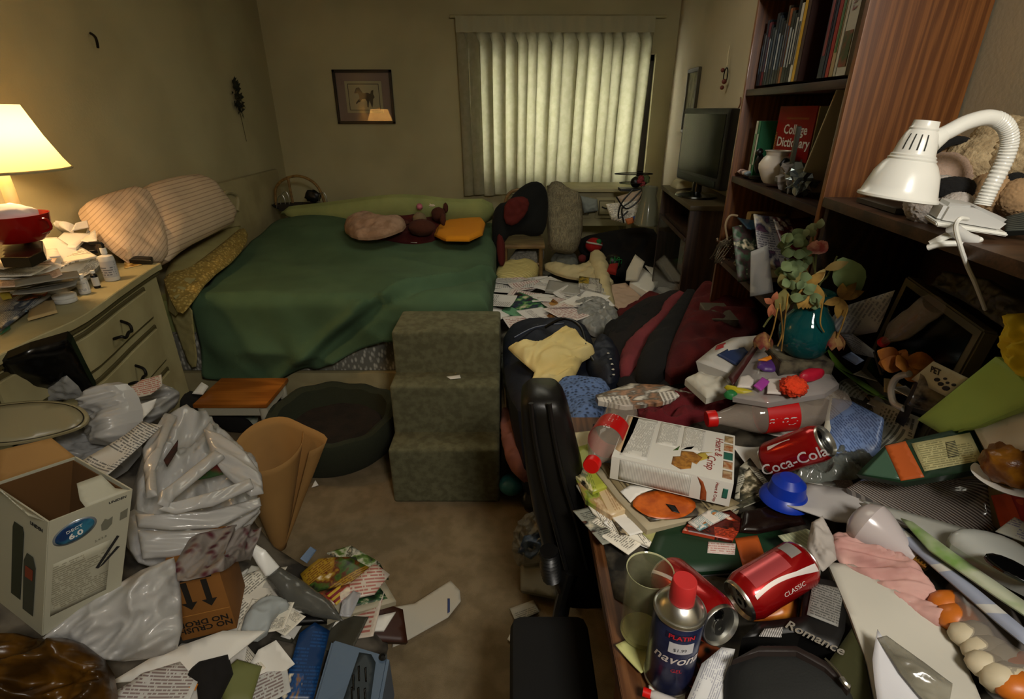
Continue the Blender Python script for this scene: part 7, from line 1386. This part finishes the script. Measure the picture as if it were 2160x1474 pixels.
def leaf(c_, d_, l, w_, m, par, name='leaf', n=None):
    d_ = Vector(d_).normalized(); n = n or (C0 - c_).normalized(); s = d_.cross(n).normalized(); P = []
    vs = []
    for i in range(7):
        t = i / 6; ww = w_ * math.sin(math.pi * min(1, t * .92 + .06)); p = c_ + d_ * l * t + n * (l * .18 * math.sin(math.pi * t)); vs += [p - s * ww, p + n * ww * .25, p + s * ww]
    fs = []
    for i in range(6):
        for k in range(2): a = 3 * i + k; fs.append((a, a + 1, a + 4, a + 3))
    o = mk(name, vs, fs, m, par); return o
def vpt(u, v, y=None): return py(u, v, VP.y + (y or 0))
def stem(u, v, y=0, rr=.0022):
    e_ = vpt(u, v, y); return tube('stem', [V0 + Vector((0, 0, .0)), VP + Vector((0, 0, .16)) + (e_ - VP) * .06, VP.lerp(e_, .62) + Vector((0, 0, .05)), e_], rr, m_stem, bq, seg=6)
rnd = random.Random(5)
for u, v in ((1655, 545), (1690, 520), (1715, 490)):
    stem(u, v)
for i in range(60):
    t = (i % 30) / 29; u = 1695 - 35 * t + rnd.uniform(-32, 32) * (1 - .5 * t); v = 650 - 150 * t; c_ = vpt(u, v, rnd.uniform(-.06, .01)); leaf(c_, (rnd.uniform(-1, 1), rnd.uniform(-.6, .1), rnd.uniform(-.3, .6)), .030, .012, m_euc, bq)
for u, v in ((1690, 500), (1702, 492), (1722, 485), (1716, 500), (1728, 482)): leaf(vpt(u, v), (rnd.uniform(-1, 1), -.2, .8), .026, .009, mat('pale_euc', '8f9a74', .8), bq)
rs = vpt(1722, 525, -.03); stem(1722, 535)
for k in range(9): leaf(rs + Vector((.006 * math.cos(k), 0, -.012)), (math.cos(k * .9) * .35, -.25 + .2 * math.sin(k), 1), .034, .013, mat('pink_rose', 'd09c90', .8, col2='a84c4c', vs=40), bq, 'petal')
lf = vpt(1772, 545, -.02); stem(1766, 540); leaf(lf, (.55, 0, -.72), .115, .035, m_lf2, bq, 'broad_leaf')
stem(1668, 600)
def lily(u, v, m, dirs, l=.05, y=-.03):
    c_ = vpt(u, v, y)
    for a, b in dirs: leaf(c_, (a, -.25, b), l, l * .22, m, bq, 'petal')
lily(1775, 630, m_lil, ((-1, -.2), (.9, .5), (.4, 1), (.3, -1), (-.3, .8), (-.1, -1)), .05); stem(1772, 628)
lily(1698, 605, m_lil, ((-.2, -1), (.2, -1), (0, -.9), (.4, .6)), .055); lily(1722, 600, m_lil, ((.1, -1), (.3, -1), (-.2, -1)), .06); lily(1740, 568, mat('pale_lily', 'b09a60', .8), ((-.7, -.9), (.5, .3)), .05); 
lily(1630, 640, mat('dry_lily_pink', '9a5a3c', .85), ((-.2, -1), (.3, -1), (.6, .4), (-.7, .4), (0, 1)), .035); stem(1640, 630)
lily(1655, 610, mat('dry_bract', '6c6434', .9), ((0, -1), (-.3, -1), (.2, -1), (.4, .8), (-.4, .7)), .055)
for q in (((1640, 650), (1632, 690), (1622, 720)), ((1645, 640), (1650, 700), (1640, 730)), ((1735, 640), (1730, 680), (1738, 700)), ((1788, 650), (1775, 690), (1765, 712)), ((1662, 620), (1655, 680), (1648, 740))):
    tube('drooping_leaf', [vpt(u, v, -.07) for u, v in q], .003, m_lil, bq, seg=6, flat=.5)
def droop(u, v, m, y):
    c_ = py(u, v, y)
    for k in range(8): leaf(c_ + Vector((0, 0, .03)), (math.cos(k * .8) * .5, math.sin(k * .8) * .5 - .2, -1), .05, .013, m, bq, 'petal', n=Vector((math.cos(k * .8), math.sin(k * .8), .2)).normalized())
droop(1757, 722, mat('wilted_rose', '6a2420', .85, col2='8c6a3c', vs=40), 1.22); tube('stem', [VP + Vector((0, 0, .165)), py(1750, 660, 1.26), py(1757, 690, 1.24)], .0025, m_stem, bq, seg=6)
droop(1608, 722, mat('wilted_rose', '6a2420', .85), 1.28); tube('stem', [VP + Vector((0, 0, .165)), py(1640, 655, 1.29), py(1610, 690, 1.28)], .0025, m_stem, bq, seg=6)
# withered tulips and leaves fallen on the desk
for i_, (q, c_) in enumerate(((((1735, 750), (1790, 790), (1850, 830), (1875, 845)), '4c6a24'), (((1745, 735), (1770, 770), (1800, 790)), '5a7a24'), (((1800, 800), (1840, 830), (1880, 838)), '3c521c'))):
    tube('fallen_leaf', [pz(u, v, .935 - .01 * k) for k, (u, v) in enumerate(q)], lambda t: .001 + .010 * math.sin(math.pi * t), mat('leaf_' + c_, c_, .6), seg=8, flat=.3, label=('long green blade leaf lying below the vase toward the mug', 'yellow green leaf just right of the teal vase foot', 'dark green blade leaf beside the white mug')[i_], cat='leaf')
ol = E('leaf_cluster', 'orange dried leaves with dark stalks in front of the monitor', 'dried leaves', pz(1905, 780, .93)); 
for k in range(12): leaf(pz(1905 + 10 * math.cos(k * 2), 765 + 9 * math.sin(k * 2), .97), (math.cos(k * 1.3), math.sin(k * 1.3) * .6, .3 * math.sin(k)), .05, .02, mat('orange_leaf', '9a5a1c', .7, col2='b8772c', vs=30), ol)
for k in range(5): tube('dark_stalk', [pz(1860 + 5 * k, 790 - 6 * k, .93), pz(1850 + 8 * k, 760, .96), pz(1845 + 12 * k, 742 + 3 * k, .98)], .004, mat('plum_stalk', '1c1418', .6), ol, seg=6)
# candies inside the clear bag
for i, (u, v, s, c_) in enumerate(((2005, 1275, 1.2, 'o'), (2028, 1305, 1.3, 'o'), (2050, 1340, 1.2, 'w'), (2080, 1370, 1.2, 'w'), (2110, 1385, 1.2, 'w'), (2080, 1400, 1.0, 'w'), (2140, 1400, 1.1, 'o'), (2120, 1430, 1.2, 'w'), (2150, 1450, 1.2, 'o'), (2155, 1425, 1.0, 'w'))):
    ball('candy', pz(u, v, .878), .022 * s, mat('candy_orange', 'b8641c', .4) if c_ == 'o' else mat('candy_white', 'b8ac90', .6), amp=.12, sub=2, sc=(1.3, .9, .8), label=('orange' if c_ == 'o' else 'white') + ' candy inside the clear bag at the right front corner', cat='candy', group=('orange' if c_ == 'o' else 'white') + ' candies in the clear bag')
tube('zip_pull', [pz(1775, 1430, .875), pz(1782, 1440, .875), pz(1790, 1448, .872)], .004, m_silver, bpy.data.objects['black_pouch'], seg=8); tube('zip', [pz(1740, 1388, .876), pz(1765, 1412, .874), pz(1778, 1432, .872)], .0015, m_silver, bpy.data.objects['black_pouch'], seg=6)
a_, b_ = pz(1672, 1322, .849), pz(1762, 1366, .847); text('Romance', basis((a_ + b_) / 2, b_ - a_, pz(1700, 1300, .855) - pz(1700, 1345, .85)), .022, mat('silver_script', '9a9488', .4, metal=.5), bpy.data.objects['black_box'], shear=.3, bold=.0004)
# small bottle at the desk edge corner
bp = pz(1355, 1465, .762); sb = E('small_bottle', 'tiny clear bottle with red cap lying at the desk front corner', 'bottle', bp); M0 = frame(bp + Vector((0, 0, .008)), bp + Vector((.06, -.025, .008)))
lathe('bottle_cap', [(.001, 0), (.007, 0), (.007, .012)], m_cap, M0, sb, seg=16); lathe('bottle_body', [(.005, .012), (.008, .018), (.008, .055), (.001, .056)], mat('milky', 'b8b4b0', .3), M0, sb, seg=16)

pz = pz_floor
# ---------------------------------------------------------------- books and things on the bookcase
def book(x, w_, h, dp, z, col, label, y0=.03, lean=0, spine=None, pages=True, cat='book', group=None):
    P = MB @ Vector((x, y0, z)); e = E('book', label, cat, P, group)
    M = MB @ Matrix.Translation((x, y0, z)) @ Matrix.Rotation(lean, 4, 'Y')
    m_ = mat('cover_' + col, col, .4)
    boxes('cover', [((w_ / 2, .001, h / 2), (w_, .002, h)), ((.001, dp / 2, h / 2), (.002, dp, h)), ((w_ - .001, dp / 2, h / 2), (.002, dp, h))], m_, e, M, bev=0)
    box('pages', (w_ / 2, dp / 2 + .001, h / 2), (max(w_ - .004, .001), dp - .003, h - .006), mat('page_block', 'c0b898', .9), e, M, bev=0)
    if spine: box('spine_title', (w_ / 2, -.0006, h * .5), (w_ * .5, .0008, h * .55), mat('spine_' + spine, spine, .5), e, M, bev=0)
    return e, M
z1 = 1.682
cols_b = ['16202c', '1c2430', '5a1c28', '141c28', '20303c', '101820', '1a2a3c', '283034', '0e1418', '3a2c1c', '8a4c1c', '1c2018', '101410', '0c0c0c']
x = .765
names = ['slim dark blue paperback furthest from the camera on the top shelf', 'dark slate book second from the far end of the top shelf', 'plum spined book near the far end of the top shelf', 'black blue book beside the plum one', 'dark teal book in the far dark row', 'near black thin book in the far dark row',
         'navy spined book with pale title in the far dark row', 'charcoal book right of the navy one', 'glossy black book in the middle of the dark row', 'dark brown book in the dark row', 'orange brown spined book in the dark row', 'dark green black book right of the orange brown one', 'black book with silver glints at the near end of the dark row', 'tall black binder leaning over the white book']
for i, c_ in enumerate(cols_b):
    w_ = .016 + .004 * (i % 3); x -= w_ + .0015; book(x, w_, .165 + .012 * ((i * 7) % 4) + .002 * i, .15, z1, c_, names[i], spine=('3c4c5c', '5c6064', '2c3a4c', '9aa0a4')[i % 4] if i not in (12, 13) else 'a0a098')
w_ = .02; x -= .022; book(x, w_, .21, .17, z1, 'c4c0b4', 'white spined comb bound book left of the yellow book', spine='2c2c2c'); 
x -= .024; book(x, .022, .235, .18, z1, 'c89a14', 'bright yellow book on the top shelf')
x -= .024; book(x, .022, .24, .185, z1, '3a1a0c', 'wide dark brown book right of the yellow one')
x = .265
for w_, h, c_, lb, s in ((.03, .24, '141a30', 'dark navy book with red lettering right of the gap', '7a1c24'), (.014, .235, '1c1a3a', 'thin indigo book beside the red one', None), (.020, .245, 'a01414', 'red book on the near half of the top shelf', None), (.022, .25, 'b09a74', 'tan book with green lettering beside the red book', '3c6a34'), (.014, .26, 'c8c4b8', 'thin white book beside the tan book', None), (.05, .30, 'c6c4bc', 'tall white binder with flower picture at the near end of the top shelf', None)):
    x -= w_ + .002; e, M = book(x, w_, h, .18, z1, c_, lb, spine=s)
box('flower_picture', (.025, -.0012, .06), (.04, .001, .08), mat('flower_pic', '3c4a1c', .4, col2='8a3c24', vs=30), e, M, bev=0); text('Lilies', M @ T(.025, -.0016, .17, rx=R(90), ry=R(-90)), .03, mat('pink_ink', '9a5a5a', .6), e, shear=.3)
z2 = 1.377
book(.66, .022, .19, .16, z2, 'b8b8a4', 'pale green white book at the far end of the middle shelf', spine='5a8a5a'); book(.634, .022, .19, .16, z2, '1c6a44', 'green spined book beside the red dictionary', spine='c8c8b8')
# dictionary with its cover showing
P = MB @ Vector((.36, .13, z2)); dc = E('dictionary', 'large red college dictionary with white lettering on the middle shelf', 'book', P)
MD = MB @ Matrix.Translation((.60, .085, z2)) @ Matrix.Rotation(R(16), 4, 'Z') @ Matrix.Scale(-1, 4, (1, 0, 0))
m_dr = mat('dictionary_red', '8c1210', .35)
MDx = MB @ Matrix.Translation((.60, .075, z2)) @ Matrix.Rotation(R(180 + 12), 4, 'Z')
A0 = MB @ Vector((.605, .075, z2)); A1_ = MB @ Vector((.405, .05 + .065, z2)); ux = (A1_ - A0).normalized(); uyv = Vector((0, 0, 1)).cross(ux)
Md = Matrix(((ux.x, uyv.x, 0, A0.x), (ux.y, uyv.y, 0, A0.y), (0, 0, 1, A0.z), (0, 0, 0, 1)))   # x along the cover toward the camera, y into the wall
box('cover', (.10, .03, .12), (.20, .06, .235), m_dr, dc, Md, bev=.002)
box('pages', (.102, .03, .12), (.199, .05, .232), mat('page_block', 'c0b898', .9), dc, Md @ Matrix.Translation((.003, 0, 0)), bev=0)
FMd = Matrix(((ux.x, 0, -uyv.x, 0), (ux.y, 0, -uyv.y, 0), (ux.z, 1, 0, 0), (0, 0, 0, 1)))
def dt(s, x_, z_, size, **k):
    M = FMd.copy(); M.translation = Md @ Vector((x_, -.0008, z_)); return text(s, M, size, m_wi, dc, align='LEFT', **k)
dt('College', .045, .165, .042, bold=.0008); dt('Dictionary', .018, .125, .042, bold=.0008)
M = FMd.copy(); M.translation = Md @ Vector((.008, -.0008, .115)); text('DICTIONARY', M @ Matrix.Rotation(R(90), 4, 'Z'), .014, mat('gold_ink', 'c0a860', .5), dc)
box('gold_line', (.11, -.0006, .2), (.12, .0006, .006), mat('dark_gold', '8a4a1c', .5), dc, Md, bev=0)
M = MB @ Matrix.Translation((.40, .04, z2)) @ Matrix.Rotation(R(-14), 4, 'Y'); e = E('book', 'olive brown book with dark round picture leaning in front of the dictionary', 'book', MB @ Vector((.38, .04, z2)))
box('cover', (0, .05, .09), (.10, .012, .18), mat('olive_cover', '33321f', .4), e, MB @ T(.37, .0, z2, rz=R(20)), bev=.001); ball('picture_blot', MB @ Vector((.37, .035, z2 + .07)), .018, m_black, e, sc=(1, .2, 1), sub=2)
prism('picture_board', [MB @ Vector(q) for q in ((.24, .03, z2), (.24, .17, z2), (.12, .17, z2 + .28), (.12, .03, z2 + .28))], 0, .008, mat('cream_board', 'a89c7c', .6), dirv=(.05, .9, .3), world=True, label='tall cream board leaning against the near bookcase side', cat='board')
P = MB @ Vector((.47, .045, z2)); lathe('white_vase', [(.001, 0), (.028, 0), (.036, .01), (.052, .045), (.053, .06), (.042, .08), (.034, .088), (.036, .098), (.042, .103), (.038, .103), (.03, .088), (.001, .08)], mat('white_ceramic', 'ccc4b8', .35), Matrix.Translation(P), label='small white ceramic vase on the middle shelf', cat='vase')
P = MB @ Vector((.60, .035, z2)); e = E('figurine', 'small black animal figurine left of the white vase before the green book', 'figurine', P)
ball('body', P + Vector((0, 0, .05)), .018, m_black, e, sc=(.8, .9, 1.9), amp=.2, sub=2); ball('head', P + Vector((-.01, -.01, .09)), .013, m_black, e, sub=2, amp=.3); lathe('base', [(.001, 0), (.025, 0), (.025, .008), (.001, .01)], m_black, Matrix.Translation(P), e, seg=16)
P = MB @ Vector((.32, .05, z2 + .035)); ball('glass_ornament', P, .045, mat('crystal', 'a8a098', .08, trans=.5), amp=.4, fr=4, cell=True, smooth=False, label='faceted clear glass ornament on the middle shelf', cat='ornament')
P = MB @ Vector((.245, .045, z2 + .035)); ball('silver_ornament', P, .036, mat('silver_glint', '8a9498', .15, metal=.8), amp=.45, fr=4, cell=True, smooth=False, label='silver ornament at the near end of the middle shelf', cat='ornament')
for i, (x_, c_) in enumerate(((.74, 'b89a90'), (.715, '5a4440'), (.69, 'b0a098'), (.66, '7a8ca0'))): ball('pebble', MB @ Vector((x_, .03, z2 + .009)), .016, mat('peb_' + c_, c_, .5), amp=.3, sc=(1.2, 1, .6), sub=2, label=('pink white trinket at the far front of the middle shelf', 'dark trinket beside the pink white one', 'pale trinket in the middle of the trinkets', 'bluish trinket nearest the white vase')[i], cat='trinket')
# lower shelf jumble
z3 = 1.052
box('wooden_holder', (.64, .11, .10), (.05, .13, .2), mat('tan_wood_block', '8a6a38', .6), M=MB @ Matrix.Translation((0, 0, z3)), bev=.012, label='tan wooden letter holder at the far end of the lower shelf', cat='letter holder')
JB = [('magazine', 'dark magazine with green picture leaning out of the lower shelf', [(.60, .06, .17), (.60, -.02, .15), (.38, -.04, .0), (.38, .06, .02)], mat('jm1', '1e3a2a', .4, pat='mag', col2='3c5a44', ink='4a2c34', seed=121)),
 ('magazine', 'white and purple magazine leaning in the middle of the lower shelf', [(.52, .02, .21), (.52, .14, .2), (.30, .14, .06), (.30, -.01, .08)], mat('jm2', 'a8a4a8', .4, pat='mag', col2='6a4a64', ink='3a3a50', seed=122)),
 ('magazine', 'dark red magazine at the near end of the lower shelf', [(.40, .04, .22), (.40, .16, .22), (.22, .16, .12), (.22, .03, .13)], mat('jm3', '5a1418', .4, pat='mag', col2='b0a098', ink='24080c', seed=123)),
 ('magazine', 'pale grey flyer hanging from the lower shelf beside the flowers', [(.34, -.03, .12), (.34, .02, .14), (.22, .02, .02), (.22, -.05, .0)], mat('jm4', 'a8a8a8', .5)),
 ('dvd_case', 'blue black case lying on top of the lower shelf jumble', [(.62, .0, .175), (.62, .1, .175), (.5, .1, .16), (.5, .0, .16)], mat('jm5', '243a48', .35))]
for n_, lb, pts, m_ in JB: patch(n_, [MB @ Vector((a, b, z3 + c_)) for a, b, c_ in pts], 0, m_, world=True, th=.004, curl=.008, label=lb, cat='magazine' if n_ == 'magazine' else 'case')
for i, z_ in enumerate((1.056, 1.075)): box('paperback', (.5 - .05 * i, .1, z_ + .006), (.24, .17, .014), (mat('jm6', '8a8468', .6), mat('jm7', '6c5a34', .6))[i], M=MB, label=('bottom paperback lying flat in the lower shelf', 'upper paperback lying flat under the leaning magazines')[i], cat='book')
box('clear_case', (.62, -.01, .835), (.20, .10, .05), mat('dull_clear', '6c6454', .2, alpha=.8), M=MB, label='dusty clear plastic box on the shelf under the wire basket', cat='box')
wb = E('wire_basket', 'rusty wire basket with bead tangle hanging before the lower shelf', 'basket', py(1540, 520, 2.05)); rnd = random.Random(9)
c_ = py(1540, 525, 2.02)
tube('basket_handle', [py(1535, 505, 2.02), py(1530, 475, 2.02), py(1540, 455, 2.02), py(1556, 455, 2.02)], .004, mat('rusty_cream', '9a8464', .6), wb, seg=6)
vs, fs = [], []
for k in range(9):
    a = k * .7; tubevf([c_ + Vector((.07 * math.cos(a + t), .05 * math.sin(a * 1.3 + t), .045 * math.sin(a * 2.1 + t * 1.7))) for t in [j * .6 for j in range(10)]], .0022, 5, 2, vs, fs)
mk('wire_tangle', vs, fs, mat('wire_grey', '5c5240', .4, metal=.5), wb)
vs, fs = [], []
for k in range(40):
    p = c_ + Vector((rnd.uniform(-.075, .075), rnd.uniform(-.05, .03), rnd.uniform(-.05, .05))); n0 = len(vs); r_ = .006
    vs += [p + Vector(q) * r_ for q in ((1, 0, 0), (-1, 0, 0), (0, 1, 0), (0, -1, 0), (0, 0, 1), (0, 0, -1))]
    fs += [(n0 + a, n0 + b, n0 + c2) for a, b, c2 in ((0, 2, 4), (2, 1, 4), (1, 3, 4), (3, 0, 4), (2, 0, 5), (1, 2, 5), (3, 1, 5), (0, 3, 5))]
mk('beads', vs, fs, mat('bead_mix', '9a8a6c', .35, col2='4a2c1c', vs=80), wb, kind='stuff')
# ---------------------------------------------------------------- clip lamp
cl = E('clip_lamp', 'white clip on desk lamp with flexible arm clamped to the hutch edge', 'lamp', MB @ Vector((-.5, 0, HZ)))
m_lw2 = mat('lamp_white', 'dcdcd4', .28, coat=.2)
YL = .95
def lp(u, v, y=YL): return py(u, v, y)
top, bot = lp(1953, 262), lp(1893, 412); ax_ = (top - bot).normalized(); bot = bot - ax_ * .0
# axis kept near vertical, the shade opens downwards and slightly left
ML = frame(bot, top); L0 = (top - bot).length; k = L0 / .155
Rm = lambda r_: r_ * k
prof = [(.079, -.008), (.083, -.006), (.083, -.001), (.078, .004), (.074, .02), (.066, .05), (.055, .07), (.048, .078), (.049, .082), (.045, .085), (.0455, .089), (.042, .092), (.038, .115), (.032, .135), (.028, .142), (.0285, .146), (.026, .15), (.025, .162), (.001, .163)]
lathe('lamp_shade', [(r_ * k, z_ * k) for r_, z_ in prof], m_lw2, ML, cl, seg=64, cap=False)
lathe('shade_inside', [(r_ * k - .0025, z_ * k + .0005) for r_, z_ in prof[:12]], m_lw2, ML, cl, seg=64, cap=False)
ball('lamp_bulb', ML @ Vector((0, 0, .04 * k)), .026, mat('bulb_off', 'c8c8c0', .1), cl, amp=0, sc=(1, 1, 1.2))
fa = facing(ML)
for i in range(4):
    a = fa - .62 + .34 * i
    n_ = 8; vs = []
    for j in range(n_ + 1):
        t = j / n_; z_ = (.1 + .033 * t) * k; r_ = np.interp(z_ / k, [p[1] for p in prof], [p[0] for p in prof]) * k + .0007
        for da in (-.035, .035): vs.append(ML @ Vector((r_ * math.cos(a + da), r_ * math.sin(a + da), z_)))
    mk('vent_slot', vs, [(2 * j, 2 * j + 1, 2 * j + 3, 2 * j + 2) for j in range(n_)], mat('slot_dark', '2c2c28', .8), cl, smooth=False)
arm = sweep([lp(1972, 292), lp(2000, 278), lp(2040, 258), lp(2085, 248), lp(2118, 262), lp(2130, 295), lp(2118, 340), lp(2090, 395), lp(2072, 432)], 5)
tube('goose_neck', arm, lambda t: .0125 + (.0007 * math.sin(t * 330) if t > .42 else 0), m_lw2, cl, seg=16, sub=5)
tube('neck_joint', [lp(1962, 300), lp(1975, 292), lp(1990, 283)], lambda t: .019 - .006 * t, m_lw2, cl, seg=16)
# clamp
qq = [lp(1998, 428, .90), lp(2062, 436, .88), lp(2135, 468, .88), lp(2105, 492, .88), lp(1975, 470, .90)]
prism('clamp_body', qq, 0, .045, mat('clamp_grey', 'bcbcb8', .35), cl, dirv=(.2, .9, .1), world=True, bev=.006)
prism('clamp_jaw', [lp(1975, 468, .89), lp(2128, 492, .87), lp(2126, 500, .87), lp(1975, 478, .89)], 0, .05, m_lw2, cl, dirv=(.2, .9, .1), world=True, bev=.002)
tube('lower_jaw', [lp(1958, 522, .90), lp(1985, 515, .89), lp(2040, 512, .88), lp(2065, 505, .88)], .009, m_lw2, cl, seg=12, flat=.6)
tube('lower_jaw', [lp(1962, 515, .90), lp(2000, 496, .89), lp(2030, 490, .88)], .006, m_lw2, cl, seg=10)
tube('jaw_spring', [lp(2008, 480, .88), lp(2035, 500, .88), lp(2055, 508, .88)], .01, mat('clamp_grey', 'bcbcb8', .35), cl, seg=12)
tube('power_cord', [lp(2040, 462, .86), lp(2024, 462, .85), lp(2016, 480, .85), lp(2026, 520, .85), lp(2040, 560, .86), lp(2058, 600, .88), lp(2078, 652, .92)], .0035, m_lw2, cl, seg=8, sub=6)
# ---------------------------------------------------------------- plush toys on the hutch
def hp(x_, y_, z_): return MB @ Vector((x_, y_, HZ + z_))
m_shp = mat('sheep_plush', 'b09c78', .97, bump=1, bs=130, col2='9a8664', vs=50); m_tan = mat('tan_plush', '9a7c58', .95, bump=.4, bs=90); m_bfur = mat('black_fur', '0a0908', .95, bump=.8, bs=90); m_gfur = mat('grey_white_fur', 'a8a098', .97, bump=1, bs=90)
t1 = E('plush_sheep', 'fluffy tan plush sheep directly behind the clip lamp arm', 'soft toy', hp(-.40, .14, .08))
def B(u, v, y, r_, m, par, name='body', **k2): return ball(name, py(u, v, y), r_, m, par, amp=.07, sub=5, fr=13, **k2)
B(2075, 345, 1.10, .055, m_shp, t1); B(2110, 300, 1.12, .05, m_shp, t1, 'head'); B(2088, 408, 1.02, .038, m_tan, t1, 'muzzle'); B(2040, 330, 1.12, .035, m_shp, t1, 'leg')
t2 = E('plush_sheep', 'fluffy cream plush sheep at the right edge beyond the lamp arm', 'soft toy', hp(-.52, .14, .08))
B(2160, 340, 1.05, .06, m_shp, t2); B(2150, 418, .98, .035, m_tan, t2, 'muzzle'); B(2168, 300, 1.08, .045, m_shp, t2, 'head'); B(2140, 388, 1.0, .02, m_bfur, t2, 'nose')
t3 = E('plush_animal', 'pale plush animal with black scarf between lamp shade and tan sheep', 'soft toy', hp(-.32, .14, .06))
B(1985, 375, 1.10, .048, mat('pale_pink_plush', 'a8907e', .97, bump=.9, bs=120), t3, 'head'); B(1972, 425, 1.06, .05, m_gfur, t3); B(2010, 400, 1.03, .026, m_bfur, t3, 'scarf', sc=(1.6, 1, .9)); B(2015, 440, 1.0, .03, m_gfur, t3, 'paw')
t4 = E('plush_dog', 'black and tan plush behind the pale plush animal near the bookcase', 'soft toy', hp(-.30, .2, .1))
B(1990, 320, 1.18, .045, m_tan, t4, 'head', sc=(1.2, 1, .8)); B(2025, 350, 1.14, .03, m_bfur, t4, 'ear', sc=(1.2, .8, 1)); tube('collar_band', [py(1962, 330, 1.12), py(1985, 308, 1.12), py(2020, 296, 1.12), py(2050, 305, 1.12)], .009, m_bfur, t4, seg=8)
patch('flat_book', [hp(-.10, .03, .012), hp(-.26, .03, .012), hp(-.26, .2, .012), hp(-.08, .2, .012)], 0, mat('thin_dark_book', '3a3226', .6), world=True, th=.01, solid=True, label='thin dark notebook lying on the hutch under the plush toys', cat='notebook')
patch('striped_cloth', [py(2115, 458, .95), py(2190, 440, .9), py(2190, 485, .86), py(2120, 488, .9)], 0, mat('striped_dark', '4c5048', .7, pat='stripes', col2='1c201c', rows=9, mix=(.4, 0)), world=True, th=.01, label='dark striped fabric on the hutch edge right of the lamp clamp', cat='fabric')
bpy.context.view_layer.update()
